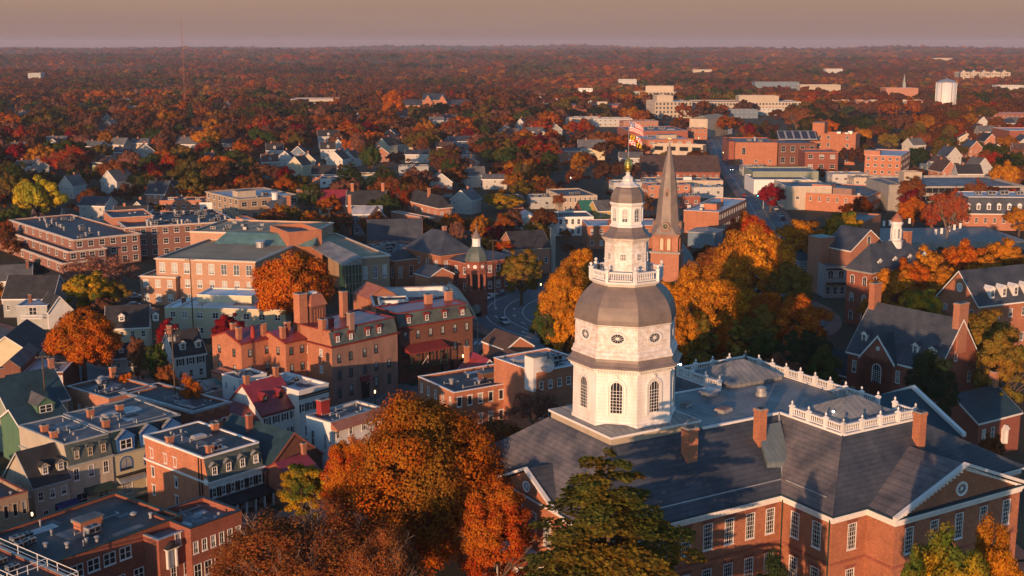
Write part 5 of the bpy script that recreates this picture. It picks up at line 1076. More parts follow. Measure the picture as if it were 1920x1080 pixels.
m = MB(); m.hexa([(-5.6, -1.6, 10.3), (-.1, -1.6, 10.3), (-.1, 26, 11.3), (-5.6, 26, 11.3)], [(-5.6, -1.6, 10.6), (-.1, -1.6, 12.6), (-.1, 26, 13.0), (-5.6, 26, 11.6)], SEAM); m.build('atrium_roof', b)
b = B('apartment_building', 'stepped red brick apartment terrace with white cornice bands on the left', 'apartments', (138, 450), 9.3, 40, xr=262, xl=18, wall=BRR, roof=('flat', .4), rmat=MEMB, trim=PALE, cornice=.6, far=True, win={'R': W_(6, 3, 1.8, 1.9, gm=GLASSD), 'L': W_(9, 3, 1.5, 1.9, gm=GLASSD)})
block(b, -3, -3, b['w'] * .55, b['d'] + 3, 0, 6.2, BRR, ('flat', .6), {'R': W_(4, 2, 1.8, 1.9, gm=GLASSD), 'L': W_(9, 2, 1.8, 1.9, gm=GLASSD)}, MEMB, PALE, far=True, cornice=.5)
block(b, -6, -5.5, b['w'] * .4, b['d'] + 5, 0, 3.2, BRR, ('flat', .6), {'R': W_(3, 1, 1.8, 1.9, gm=GLASSD), 'L': W_(8, 1, 1.8, 1.9, gm=GLASSD)}, MEMB, PALE, far=True, cornice=.5)
rng = random.Random(4)
for i in range(26): (acunit if i % 2 else vent)(b, rng.uniform(3, b['w'] - 2), rng.uniform(2, b['d'] - 2), 8.9, *( (rng.uniform(.5, .9),) if i % 2 else (.3, 1.4)))
b = B('apartment_building', 'long brick apartment block with dark flat roof crowded with air units', 'apartments', (236, 427), 10.5, 26, xr=442, d=34, wall=BRR, roof=('flat', .5), rmat=MEMB, trim=PALE, cornice=.6, far=True, win={'R': W_(10, 3, 1.7, 1.8, gm=GLASSD), 'L': W_(5, 3, 1.6, 1.8, gm=GLASSD)})
for i in range(56): (acunit if i % 3 else vent)(b, rng.uniform(6, b['w'] - 2), rng.uniform(3, b['d'] - 2), 10.1, *((rng.uniform(.5, 1.1),) if i % 3 else (.35, 1.6)))
block(b, -2, 16, 14, 20, 8, 11.8, BR3, ('flat', .5), None, MEMB, PALE, far=True)
b = B('office_building', 'tan brick office with white flat roof and rooftop plant above the air units', 'building', (448, 374), 9, 36, xr=560, xl=386, wall=BR4, roof=('flat', .4), rmat=MEML, trim=TRIMT, cornice=.5, far=True, win={'R': W_(6, 2, 2.4, 2, gm=GLASSD), 'L': W_(6, 3, 2.2, 2, gm=GLASSD)})
roofstuff(b, [('pent', 3, 8, 8.6, 1, 8, 5, 2.6, TAN), ('ac', 15, 8, 8.6, 1.4), ('ac', 20, 9, 8.6, 1.4), ('ac', 10, 3, 8.6, 1)])
chimney(b, b['w'] + 1.5, 2, 0, 11, 2, 2, BR)
b = B('brick_school', 'brick hall with dark hipped roof and tall chimney beside the teal roofs', 'building', (520, 397), 6, 22, xr=563, d=22, wall=BR, roof=('hip', 4.5, .6), rmat=SLATE, trim=WHITE, far=True, win={'R': W_(4, 1, 1.2, 1.8), 'L': W_(6, 1, 1.2, 1.8)}); chimney(b, 5, 2, 6, 12, 1.4, 1.2, BR)
v = MB(); v.lathe([(1.2, 9), (1.2, 11.4), (1.5, 11.6), (1.5, 11.9)], 10, WHITE); v.build('cupola', b, (2, 14, 0))
b = B('annex_building', 'low brick building with row of bar windows and pale vaulted roof behind the brick box', 'building', (500, 428), 11.5, 30, xr=520, xl=442, wall=BR, roof=('flat', .4), rmat=MEML, trim=PINK, far=True, win={'L': W_(10, 1, .8, 2.6, z=(7, 11), gm=GLASSD)})
b = B('church_hall', 'long steep black-roofed hall with brick end gables near the post office', 'hall', (690, 452), 7, 6, xr=792, d=11, wall=BR3, roof=('gable', 'x', 6.2, .2), rmat=SLATE, trim=BR, far=True, win={'R': W_(6, 1, .8, 2)})
b = B('flat_brick_building', 'dark red brick building with flat roof and big pale air plant', 'building', (736, 478), 7, 38, w=17, xl=668, wall=BR2, roof=('flat', .5), rmat=MEMG, trim=METAL, far=True)
roofstuff(b, [('ac', 4, 9, 6.5, 1.5), ('ac', 6, 12, 6.5, 2.2), ('ac', 2.5, 6, 6.5, 1), ('vent', 2, 12, 6.5, 2), ('vent', 3, 16, 6.5, 2), ('vent', 9, 9, 6.5, 2)])
# post office
b = B('post_office', 'brick post office with big dark hip roof and attached pavilions', 'post office', (826, 480), 10.5, 38, xr=884, xl=762, wall=BR, roof=('hip', 6.0, .7), rmat=SLATE, trim=BR3, far=True, win={'R': W_(3, 2, 1.2, 1.9), 'L': W_(4, 2, 1.2, 1.9)})
chimney(b, 7, 8, 13, 17.6, 1.1, .9, BR3)
block(b, 3, -9.5, 18, 12, 0, 9.2, BR2, ('hip', 2.0, .4), {'R': W_(6, 2, 1.3, 2.1), 'L': W_(3, 2, 1.2, 2)}, SLATE, BR3, far=True)
block(b, -8.5, -7.0, 8.0, 7.5, 0, 6.5, BR, ('gable', 'y', 2.0, .3), {'R': W_(3, 1, .9, 2.0)}, SLATE, WHITE, far=True)
bx = B('post_office_pavilion', 'small square brick pavilion with dark pyramid roof next to the glass atrium', 'building', (740, 489), 8.2, 38, xr=781, xl=722, wall=BR, roof=('hip', 2.6, .4), rmat=SLATE, trim=WHITE, far=True, win={'R': W_(2, 1, 1.3, 3.2, z=(2, 7)), 'L': W_(2, 1, 1.2, 3.2, z=(2, 7))})
# clock-less domed corner tower
tx, ty = un(894, 590, 0)
t = empty('domed_tower', (tx, ty, 0), R(38), 'octagonal brick corner tower with dark dome, white lantern and arched porch', 'tower'); FOOT.append((tx - 3, ty - 3, 1, 0, 6, 6))
m = MB(); m.lathe([(2.9, -2), (2.9, 6.6), (3.2, 6.8), (3.2, 7.1)], 8, BR2, off=O8); m.build('tower_base', t)
m = MB(); m.lathe([(1.6, 7.1), (1.6, 11.2)], 8, BLACK, off=O8); 
for k in range(8): m.tube((2.5 * math.cos(O8 + k * math.pi / 4), 2.5 * math.sin(O8 + k * math.pi / 4), 7.1), (2.5 * math.cos(O8 + k * math.pi / 4), 2.5 * math.sin(O8 + k * math.pi / 4), 11.2), .32, .32, BR2, 6)
m.build('belfry', t)
m = MB(); m.lathe([(2.9, 11.2), (3.1, 11.5), (3.1, 11.9), (2.75, 12.0), (2.75, 14.2), (3.05, 14.4), (3.05, 14.6)], 8, BR2, off=O8)
for k in range(8): a = k * math.pi / 4; m.tube((2.5 * math.cos(a), 2.5 * math.sin(a), 13.2), (2.62 * math.cos(a), 2.62 * math.sin(a), 13.2), .5, .5, WHITE, 10)
m.build('upper_tower', t)
m = MB(); m.lathe([(3.1, 14.6), (3.1, 14.8), (2.9, 15.6), (2.4, 16.9), (1.6, 18.0), (1.2, 18.3)], 8, MANS, off=O8); m.build('dome', t)
m = MB(); m.lathe([(1.25, 18.3), (1.1, 18.6), (1.1, 20.2), (1.3, 20.3), (1.3, 20.4)], 10, WHITE); m.build('lantern', t)
m = MB(); m.lathe([(1.4, 20.4), (.9, 21.3), (.35, 22.0), (.1, 23.4), (.03, 25)], 8, DOMEM); m.build('spire', t)
m = MB(); m.tube((0, -3.2, 1.2), (0, -2.9, 1.2), 1.2, 1.2, CONC, 14); m.box(-1.2, -3.1, -1, 1.2, -2.8, 1.4, BLACK); m.build('arched_door', t, (0, 0, 1), R(-38))
# theatre with barrel roof
b = B('theatre', 'modern building with sunken dark roof, tall white parapet and barrel vaulted end', 'building', (700, 574), 8.6, 10, xr=862, d=22, wall=BR3, roof=('flat', 2.6), rmat=MEMB, trim=METAL, far=True)
pw = MB(); ring(pw, b['w'] - .9, b['d'] - .9, .45, .45, 6.05, 8.55, 0, .15, SNOW); pw.build('parapet_lining', b)
block(b, 1.5, 1.0, 7, 5, 6.05, 9.6, WHITE, ('flat', .2), {'R': W_(2, 1, 2.4, .9, z=(7.6, 9.6))}, MEMB, METAL, far=True)
v = MB(); n = 10; ww = b['w']
for i in range(n):
    a0, a1 = math.pi * .36 * i / n, math.pi * .36 * (i + 1) / n
    v.hexa([(ww + 5 * math.sin(a0) - .6, 2, 9 * math.cos(a0)), (ww + 5 * math.sin(a1) - .6, 2, 9 * math.cos(a1)), (ww + 5 * math.sin(a1) - .6, b['d'] - 2, 9 * math.cos(a1)), (ww + 5 * math.sin(a0) - .6, b['d'] - 2, 9 * math.cos(a0))],
           [(ww + 5.6 * math.sin(a0) - .6, 2, 9.6 * math.cos(a0)), (ww + 5.6 * math.sin(a1) - .6, 2, 9.6 * math.cos(a1)), (ww + 5.6 * math.sin(a1) - .6, b['d'] - 2, 9.6 * math.cos(a1)), (ww + 5.6 * math.sin(a0) - .6, b['d'] - 2, 9.6 * math.cos(a0))], TAN)
v.build('barrel_roof', b)
roofstuff(b, [('ac', 12, 12, 6.1, .9), ('ac', 16, 14, 6.1, 1.2), ('hatch', 18, 7, 6.1, 1.5)])
b = B('rusty_roof_house', 'brick building with slanted rust-red roof behind the hotel belvedere', 'building', (690, 560), 8, 33, w=8, xl=662, wall=BR3, roof=('gable', 'y', 2.4, .3), rmat=RUST, far=True)

# ------------------------------------------------------------------ middle distance, centre
b = B('white_apartment', 'white building with black flat roof, balconies and pink-roofed left wing', 'building', (1012, 408), 7, 6, xr=1113, d=16, wall=SIDEW, roof=('flat', .4), rmat=MEMB, trim=WHITE, far=True, win={'R': W_(9, 2, 1.1, 2, gm=GLASSD)})
block(b, -8, -2, 7.6, 14, 0, 6.2, SIDEW, ('gable', 'y', 2.2, .4), {'R': W_(4, 2, 1, 1.6, gm=GLASSD), 'L': W_(4, 2, 1, 1.6, gm=GLASSD)}, SEAMRy, WHITE, far=True)
roofstuff(b, [('ac', 4, 7, 6.6, .9), ('ac', 6.4, 7.6, 6.6, .9), ('ac', 8.8, 7, 6.6, .9), ('ac', 5, 10, 6.6, .9)])
b = B('tan_building', 'tan flat-roofed building with small dark windows behind the white balconied one', 'building', (1056, 368), 7, 14, xr=1120, xl=1024, wall=TAN, roof=('flat', .4), rmat=MEMB, trim=TAN, far=True, win={'R': W_(7, 2, .9, 1.9, gm=GLASSD), 'L': W_(3, 2, .9, 1.9)}); roofstuff(b, [('ac', 6, 8, 6.6, 1), ('ac', 9, 9, 6.6, 1)])
b = B('green_roof_house', 'red house with dark green gable roof beside the dome lantern', 'house', (1092, 398), 5, 14, xr=1128, d=10, wall=BR2, roof=('gable', 'x', 4, .3), rmat=plain('roof_green', (.02, .13, .09), .7), trim=REDT, far=True)
b = B('yellow_house', 'yellow house with pale grey roof just left of the dome lantern', 'house', (1122, 396), 6, 20, xr=1160, d=10, wall=YEL, roof=('gable', 'x', 3.5, .3), rmat=SHINGG, trim=WHITE, far=True, win={'R': W_(4, 2, .9, 1.3)})
b = B('long_brick_building', 'long brick building with white flat roof passing behind both spires', 'building', (1102, 424), 8, 4, xr=1240, d=16, wall=BR, roof=('flat', .2), rmat=MEML, trim=WHITE, far=True, win={'R': W_(8, 2, 1.1, 1.7)})
b = B('dark_roof_hall', 'dark roofed building with tall white chimney stack left of the yellow tree', 'building', (965, 468), 8, 20, xr=1032, d=14, wall=BR3, roof=('gable', 'x', 4.5, .3), rmat=SHING, trim=TRIMT, far=True, win={'R': W_(4, 1, 1.2, 1.8)}); chimney(b, b['w'] + 1, .5, 0, 14, 1.3, 1.3, CONC)
b = B('brick_gable_shop', 'small brick gable building with arched white window right of the domed tower', 'building', (965, 500), 7, 30, xr=990, d=10, wall=BR3, roof=('gable', 'y', 3.4, .3), rmat=SLATE, trim=WHITE, far=True, win={'R': W_(1, 1, 1.2, 2.4, st='arch')})
b = B('street_building', 'row of brick shops with cluttered pale flat roofs running down the main street', 'building', (1348, 398), 8.5, 66, xr=1400, xl=1282, wall=BR, roof=('flat', .3), rmat=MEML, trim=WHITE, far=True, win={'R': W_(12, 2, 1.4, 1.7, gm=GLASSD)})
roofstuff(b, [('ac', 10, 14, 8.2, 1.2), ('ac', 14, 10, 8.2, 1.3), ('ac', 18, 8, 8.2, 1.2), ('ac', 22, 6, 8.2, 1), ('pent', 8, 3, 8.2, 1, 6, 5, 2.2, BR), ('ch', 20, 4, 8.4, 2), ('ac', 5, 8, 8.2, .9), ('hatch', 16, 5, 8.2, 1.5)])
b = B('street_building', 'low blue-grey awning roofed building at the foot of the shopping street', 'building', (1340, 438), 5.5, 64, xr=1356, xl=1290, wall=BLUEG, roof=('hip', 1.4, .4), rmat=SEAM, trim=METAL, far=True)
b = B('parking_garage', 'open-fronted brick parking garage with pale top deck behind the spire', 'garage', (1318, 273), 9.8, 66, xr=1325, xl=1224, wall=TAN, roof=('flat', .8), rmat=MEML, trim=TRIMT, far=True, win={'L': W_(4, 2, 5.6, 2.6, fm=TRIMT, gm=GLASSD, up=.5, st='plain')})
b = B('barn_roof_building', 'brick hall with long brown pitched roof right behind the church spire', 'building', (1204, 322), 4.5, -2, xr=1350, d=24, wall=BR2, roof=('gable', 'x', 7.5, .4), rmat=SHINGB, trim=BR2, far=True, win={'R': W_(12, 1, 1, 1.2)})
b = B('flat_tan_building', 'low tan building with flat roof in front of the brown pitched roof', 'building', (1206, 338), 4.5, -2, xr=1356, d=14, wall=TAN, roof=('flat', .3), rmat=MEMG, trim=PINK, far=True, win={'R': W_(9, 1, 2, 1.4)}); roofstuff(b, [('pent', 20, 4, 4.2, 1, 4, 3, 1.6, WHITE), ('ac', 30, 6, 4.2, 1.2), ('ac', 8, 6, 4.2, 1.2)])
b = B('flat_brick_building', 'brick block with pink-white flat roofs left of the parking garage', 'building', (1214, 262), 9, 12, xr=1300, d=40, wall=BR, roof=('flat', .4), rmat=MEML, trim=PINK, far=True, win={'R': W_(5, 2, 3, 1.6)}); roofstuff(b, [('pent', 12, 12, 8.6, 1, 12, 7, 2.4, TAN), ('ac', 24, 14, 8.6, 1.6), ('ac', 8, 20, 8.6, 1.6)])
b = B('flat_grey_building', 'wide dark flat roofs with scattered plant in front of the stone offices', 'building', (1182, 246), 8, 6, xr=1290, d=50, wall=BR2, roof=('flat', .4), rmat=MEMG, trim=METAL, far=True); roofstuff(b, [('ac', 12, 20, 7.6, 2), ('ac', 20, 24, 7.6, 2.2), ('ac', 28, 22, 7.6, 2), ('hatch', 34, 20, 7.6, 3)])
b = B('red_brick_office', 'long red brick office with ribbon windows and rooftop plant', 'building', (1074, 197), 12.6, 0, xr=1173, d=40, wall=BR2, roof=('flat', .4), rmat=MEMG, trim=PINK, far=True, win={'R': [W_(14, 1, 2.4, 2.2, z=(3.5, 7), gm=GLASSD), W_(8, 1, 1, 1, z=(9, 12), gm=GLASSD)]}); roofstuff(b, [('pent', 12, 14, 12.2, 1, 7, 6, 4, TAN), ('pent', 24, 14, 12.2, 1, 10, 6, 3, TAN)])
block(b, -5, -3, 5, 20, 0, 9.5, BR2, ('flat', .4), None, MEMG, PINK, far=True)
b = B('stone_office', 'pale stone office block with grids of square windows, highest in the middle', 'offices', (1228, 191), 15.6, 6, xr=1298, d=40, wall=TAN, roof=('flat', .5), rmat=MEML, trim=TRIMT, far=True, win={'R': W_(10, 4, 2.0, 2.6, gm=GLASSD), 'L': W_(6, 4, 2, 2.6, gm=GLASSD)}); block(b, 4, 10, 16, 18, 15, 21, TAN, ('flat', .4), None, MEML, TRIMT, far=True)
b = B('stone_office', 'long stone office wing with window grid stretching right from the tall block', 'offices', (1300, 191), 14, -2, xr=1390, d=40, wall=TAN, roof=('flat', .5), rmat=MEMG, trim=TRIMT, far=True, win={'R': W_(16, 3, 2.0, 2.4, gm=GLASSD)})
b = B('stone_office', 'stone office with pink-lit penthouse at the right end of the row', 'offices', (1392, 191), 13, 0, xr=1502, d=40, wall=TAN, roof=('flat', .5), rmat=MEML, trim=TRIMT, far=True, win={'R': W_(18, 3, 2.0, 2.2, gm=GLASSD)}); block(b, -2, 8, 40, 20, 12.6, 18.5, TAN, ('flat', .4), None, MEML, TRIMT, far=True)
b = B('stone_office', 'curved-looking pale office with overhanging roofs, farthest left of the stone group', 'offices', (1210, 172), 16, -8, xr=1270, d=40, wall=TAN, roof=('flat', .5), rmat=MEMG, trim=TRIMT, far=True, win={'R': W_(9, 4, 3.0, 2.2, gm=GLASSD)}); block(b, 0, 8, 32, 20, 15.6, 22, TAN, ('flat', .4), None, MEML, TRIMT, far=True)
block(b, -14, 4, 14, 30, 0, 15.6, TAN, ('flat', .5), {'R': W_(4, 4, 2.2, 2, gm=GLASSD)}, MEMG, TRIMT, far=True)
b = B('apartment_row', 'long pinkish apartment row with gabled parapets left of the water tower', 'apartments', (1546, 191), 11, 0, xr=1750, d=26, wall=BR3, roof=('flat', .5), rmat=MEMG, trim=WHITE, far=True, win={'R': W_(26, 3, 1.8, 2, gm=GLASSD)})
for i in range(7): block(b, 3 + i * 15, -.6, 7, 8, 0, 12.8, TAN if i % 2 else BR, ('flat', .4), {'R': W_(2, 3, 1.8, 2, gm=GLASSD)}, MEMG, WHITE, far=True)
b = B('white_hall', 'big pale hall with olive hip roof in the middle of the main street', 'building', (1327, 224), 14, 60, xr=1366, xl=1293, wall=TAN, roof=('hip', 2.5, .3, 8), rmat=GRAVEL, trim=PALE, far=True, win={'L': W_(1, 1, 5, 3, z=(1, 6))})
block(b, 30, 0, 24, 16, 0, 13, SIDEW, ('flat', .4), {'R': W_(4, 2, 2, 2)}, MEML, TRIMT, far=True)
# water tower
wx, wy = un(1771, 214, 0)
t = empty('water_tower', (wx, wy, 0), 0, 'tall white cylindrical water tank standing above the trees', 'water tower'); FOOT.append((wx - 12, wy - 12, 1, 0, 24, 24))
m = MB(); m.lathe([(9.8, -3), (9.8, 31.6)], 28, WHITE); m.build('tank', t, smooth=True)
m = MB(); m.lathe([(10.0, 31.6), (10.0, 31.9), (6, 34), (1, 35.2), (.3, 36.2)], 28, METAL); m.build('tank_roof', t)
for k in range(6): m = MB(); m.box(-.35, -10.1, -2, .35, -9.7, 31.6, METAL); m.build('standpipe', t, (0, 0, 0), k * math.pi / 3 + .25)

# ------------------------------------------------------------------ right side
b = B('brick_complex', 'orange brick theatre block with flat dark roof and arched corner window', 'building', (1399, 281), 16, 62, xr=1402, xl=1370, w=34, wall=BR, roof=('flat', .4), rmat=MEMG, trim=BR2, far=True) if 0 else None
b = B('brick_complex', 'sunlit orange brick block with flat grey roof left of the solar arcade', 'building', (1379, 267), 13.5, -3, xr=1458, d=40, wall=BR, roof=('flat', .5), rmat=MEMG, trim=BR2, far=True, win={'R': [W_(1, 1, 2.2, 4, x=(1, 9), z=(5, 12), st='arch', gm=GLASSD), W_(3, 1, 1.4, 1.6, z=(1, 4), gm=GLASSD)]})
roofstuff(b, [('ac', 10, 16, 13, 1.2), ('ac', 16, 12, 13, 1.2), ('vent', 14, 20, 13, 3)])
block(b, -3, 6, 3, 34, 0, 13.5, BR2, ('flat', .5), None, MEMG, BR2, far=True)
b = B('brick_complex', 'brick arcade with tall dark window bays and a sloping row of solar panels', 'building', (1460, 269), 13, 0, xr=1532, d=30, wall=BRD, roof=('flat', .5), rmat=MEMG, trim=BR2, far=True, win={'R': [W_(4, 2, 2.4, 3.4, gm=GLASSD)]})
w_ = b['w']; m = MB(); m.hexa([(0, -1, 15.2), (w_, -1, 15.2), (w_, 7, 19.6), (0, 7, 19.6)], [(0, -1, 15.5), (w_, -1, 15.5), (w_, 7, 19.9), (0, 7, 19.9)], METAL)
for i in range(5): m.hexa([(w_ * (i + .12) / 5, -.4, 15.84), (w_ * (i + .88) / 5, -.4, 15.84), (w_ * (i + .88) / 5, 6.4, 19.6), (w_ * (i + .12) / 5, 6.4, 19.6)], [(w_ * (i + .12) / 5, -.4, 15.95), (w_ * (i + .88) / 5, -.4, 15.95), (w_ * (i + .88) / 5, 6.4, 19.7), (w_ * (i + .12) / 5, 6.4, 19.7)], SOLAR)
m.build('solar_roof', b)
b = B('brick_complex', 'tallest orange brick block with battlement-like top and rooftop tanks', 'building', (1605, 252), 18, 66, xr=1613, xl=1520, wall=BR, roof=('flat', 1.0), rmat=MEMB, trim=BR2, far=True, win={'L': [W_(2, 4, 1.6, 2.2, x=(3, 13), gm=GLASSD), W_(1, 4, 1.4, 2.0, x=(19, 24), gm=GLASSD)]})
roofstuff(b, [('pent', 4, 19, 17, 1, 10, 7, 7, BR), ('ac', 5, 6, 17, 1.6), ('ac', 8, 11, 17, 1.8), ('ac', 12, 5, 17, 2.0)])
b = B('brick_complex', 'lower brick gatehouse with flat hood in front of the tallest brick block', 'building', (1510, 285), 10.8, -2, xr=1572, d=20, wall=BR2, roof=('flat', .5), rmat=MEMG, trim=BR3, far=True, win={'R': W_(3, 2, 2.6, 2.2)}, cornice=.5)
b = B('brick_apartment_block', 'bright orange four-storey brick block with white roof edge', 'apartments', (1690, 293), 13.7, 66, xr=1707, xl=1622, wall=BR, roof=('flat', .4), rmat=MEML, trim=WHITE, far=True, win={'L': W_(5, 4, 1.5, 1.5), 'R': W_(6, 4, 1, 1.5)}); roofstuff(b, [('pent', 3, 11, 13.3, 1, 4, 8, 2.5, BR)])
b = B('brick_school', 'long orange brick building with small windows and stepped penthouses on its roof', 'building', (1629, 368), 7.5, 60, xr=1673, xl=1480, wall=BR, roof=('flat', .4), rmat=MEMG, trim=METAL, far=True, win={'L': W_(9, 1, .9, 1.9, z=(3.4, 6.6), gm=GLASSD), 'R': W_(14, 2, .9, 1.7, gm=GLASSD)})
roofstuff(b, [('pent', 6, 18, 7.1, 1, 8, 8, 3.4, BR), ('pent', 3, 8, 7.1, 1, 6, 8, 2.6, PINK), ('ac', 14, 16, 7.1, 1.2), ('ac', 4, 5, 7.1, 1)])
b = B('flat_white_building', 'pale walled flat building with grey roof just right of the main street', 'building', (1475, 350), 10, 0, xr=1560, d=26, wall=TAN, roof=('flat', .8), rmat=MEMG, trim=WHITE, far=True, win={'R': W_(2, 1, 1.4, 1.4)})
b = B('flat_white_building', 'low white building with peaked parapet beside the crimson tree', 'building', (1414, 337), 7, 0, xr=1520, d=24, wall=WHITE, roof=('flat', .6), rmat=MEMG, trim=WHITE, far=True)
b = B('green_wall_building', 'teal-walled flat building with long pale wall behind the crimson tree', 'building', (1412, 322), 9, 0, xr=1535, d=24, wall=SAGE, roof=('flat', .5), rmat=MEMG, trim=METAL, far=True)
b = B('parking_deck', 'grey concrete parking structure with three rows of square openings', 'garage', (1690, 350), 10.5, 2, xr=1925, d=44, wall=CONC, roof=('flat', .9), rmat=MEMG, trim=CONC, far=True, win={'R': W_(20, 3, 2.8, 2.3, fm=CONC, gm=GLASSD, st='plain')})
block(b, -6, -2, 6, 30, 0, 11.5, CONC, ('flat', .4), None, MEMG, PINK, far=True); block(b, 8, 20, 8, 7, 9.7, 14.5, TAN, ('flat', .3), None, MEMG, TRIMT, far=True)
b = B('dormered_building', 'brick building with white flat roof and row of white dormers at the right edge', 'building', (1806, 400), 6.5, -4, xr=1960, d=22, wall=BR3, roof=('mansard', 6, 2.2, 'RLEB', MEML), rmat=SLATE, trim=WHITE, cornice=.7, far=True, win={'R': W_(9, 1, 1.1, 2, z=(2, 5.6)), 'L': W_(4, 1, 1.1, 2, z=(2, 5.6))})
for i in range(8): dormer(b, 'R', b['w'], b['d'], 0, 0, b['w'] * (i + .5) / 8, .5, 7.9, 2.7, 1.4, 2.0, WHITE, WHITE)
roofstuff(b, [('ac', 8, 10, 12.5, 1.2), ('ac', 13, 10, 12.5, 1.5), ('ac', 18, 11, 12.5, 1.6), ('ac', 24, 11, 12.5, 1.3)])
x0, y0 = un(1655, 455, 3); pk = MB(); pk.box(0, 0, -3, 52, 34, 2.9, CONC); pk = pk.build('parking_terrace', None, (x0, y0, 0), R(4)); tag(pk, 'raised pale concrete terrace in front of the parking structure', 'terrace'); FOOT.append((x0, y0, math.cos(R(4)), math.sin(R(4)), 52, 34))
BO = MB(); BO.box(-.4, -.25, 0, .4, .25, 1.9, WHITE); BO.box(-.46, -.31, 1.9, .46, .31, 2.0, WHITE); BOM = BO.mesh('terrace_pillar')
bpx = [(1657, 424), (1668, 423), (1684, 421), (1705, 419), (1754, 440), (1765, 438), (1779, 434), (1789, 431), (1800, 428)]
for i, (px, py) in enumerate(bpx):
    o = put('terrace_pillar', BOM, None, (*un(px, py, 2.9), 2.9)); w4 = ['leftmost', 'second from left', 'third from left', 'fourth from left', 'fifth from left', 'fifth from right' if 0 else 'middle right-hand', 'third from right', 'second from right', 'rightmost'][i]
    tag(o, f'{w4} of the short white pillars on the concrete terrace', 'pillar', 'white pillars on the terrace')
b = B('gabled_hall', 'plain brick hall with dark roof and white-edged gable facing right', 'hall', (1595, 469), 13.5, 30, xr=1661, xl=1547, wall=BR3, roof=('gable', 'y', 5.2, .5), rmat=SLATE, trim=WHITE, far=True, win={'R': [W_(2, 1, 1.4, 2.4, z=(7.5, 12.5)), W_(1, 1, 1.4, 2.4, z=(14.2, 17.4), st='arch')]})
b = B('brick_stair_tower', 'square windowless brick tower with teal cap left of the dark-roofed hall', 'tower', (1540, 447), 16, 30, xr=1565, xl=1516, wall=BR3, roof=('hip', .5, .2), rmat=SEAMT, far=True)
b = B('brick_box', 'flat orange brick box with pale coping behind the dark-roofed hall', 'building', (1618, 418), 12, 60, xr=1652, xl=1569, wall=BR, roof=('flat', .4), rmat=MEMG, trim=PINK, far=True)
b = B('cupola_hall', 'brick and stone hall with dark roof and white cupola topped by a gold vane', 'hall', (1634, 512), 14, 36, xr=1735, xl=1588, wall=BR2, roof=('hip', 6.5, .5), rmat=SLATE, trim=CONC, cornice=.8, far=True, win={'L': W_(2, 3, 1.3, 2.4, st='arch', up=.5), 'R': W_(7, 3, 1.3, 2.2)})
for i in range(4): dormer(b, 'R', b['w'], b['d'], 0, 0, 4 + i * 6, .8, 14.8, 1.0, 1.5, 1.8, WHITE, SLATE)
cu = MB(); cu.lathe([(1.7, 18.5), (1.7, 20.4), (2.0, 20.5), (1.38, 20.6), (1.32, 24.6), (1.65, 24.7), (1.65, 25.1), (1.1, 25.8)], 8, WHITE); cu = cu.build('cupola', b, (14, b['d'] / 2, 0))
for k in range(8): a_ = k * math.pi / 4 + math.pi / 8; add_window(cu, 1.27 * math.cos(a_), 1.27 * math.sin(a_), 21.1, a_ + math.pi / 2, .72, 2.6, 'arch', WHITE, GLASSP, one=True)
cu = MB(); cu.lathe([(1.5, 25.8), (1.3, 26.6), (.6, 27.4), (.15, 28)], 8, RUST); cu.tube((0, 0, 27.8), (0, 0, 30.6), .09, .05, GOLD); cu.box(-1.1, -.05, 29.6, 1.1, .05, 29.85, GOLD); cu.box(-.4, -.3, 29, .4, .3, 29.15, GOLD); cu.build('weathervane', b, (14, b['d'] / 2, -.4))
chimney(b, b['w'] - 3, b['d'] / 2, 16, 22.5, 1.8, 1.4, BR)
b = B('grey_shop', 'grey house with two white windows and dark roof beside the brick hall', 'house', (1541, 487), 9, 4, xr=1549 + 2, w=6, d=10, xl=1530, wall=GREYW, roof=('hip', 2.2, .3), rmat=TEALR, trim=METAL, far=True, win={'R': W_(2, 2, .9, 1.6)})
b = B('grey_shop', 'pale grey shopfront with two arched windows and black canopy', 'shop', (1548, 500), 9, 3, xr=1588, d=12, wall=METAL, roof=('flat', .4), rmat=MEMG, trim=METAL, far=True, win={'R': [W_(2, 1, 1.8, 2.3, z=(5, 8.6), st='arch', gm=GLASSD), W_(3, 1, 1.2, 2.2, z=(.2, 4), gm=GLASSD)]})
m = MB(); m.box(.2, -1.2, 4.2, b['w'], -.02, 4.5, BLACK); m.box(.2, -.5, 9 - .9, b['w'], -.02, 9 - .5, BLACK); m.build('shop_canopy', b)
b = B('grey_shop', 'small slate-blue house half hidden by orange leaves left of the arched shopfront', 'house', (1500, 490), 8, 4, xr=1530, d=10, wall=BLUEG, roof=('hip', 2, .3), rmat=TEALR, trim=METAL, far=True, win={'R': W_(3, 2, .9, 1.5)})
# governor's house
b = B('mansion', 'large red brick mansion with steep slate roof, centre gable and twin chimneys', 'mansion', (1757, 697), 12.5, 37, xr=1838, xl=1590, wall=BR2, roof=('gable', 'y', 8.6, .3), rmat=SLATE, trim=WHITE, win={'L': [W_(6, 1, .95, 2.3, z=(7.4, 12), st='sash'), W_(6, 1, .95, 2.6, z=(1.6, 7))], 'R': [W_(2, 1, .9, 2, z=(8, 12)), W_(2, 1, .9, 2.2, z=(2, 7)), W_(1, 1, .9, 1.8, x=(4, 7), z=(13, 16))]})
gw, gd = b['w'], b['d']
m = MB(); c = gd * .62; hw = 3.4
m.poly([(-.9, c + hw, -2), (-.9, c - hw, -2), (-.9, c - hw, 12.5), (-.9, c, 16.6), (-.9, c + hw, 12.5)], BR2); m.box(-.9, c - hw, -2, 0, c + hw, 12.5, BR2, top=False); m.build('gable_wall', b)
m = MB()
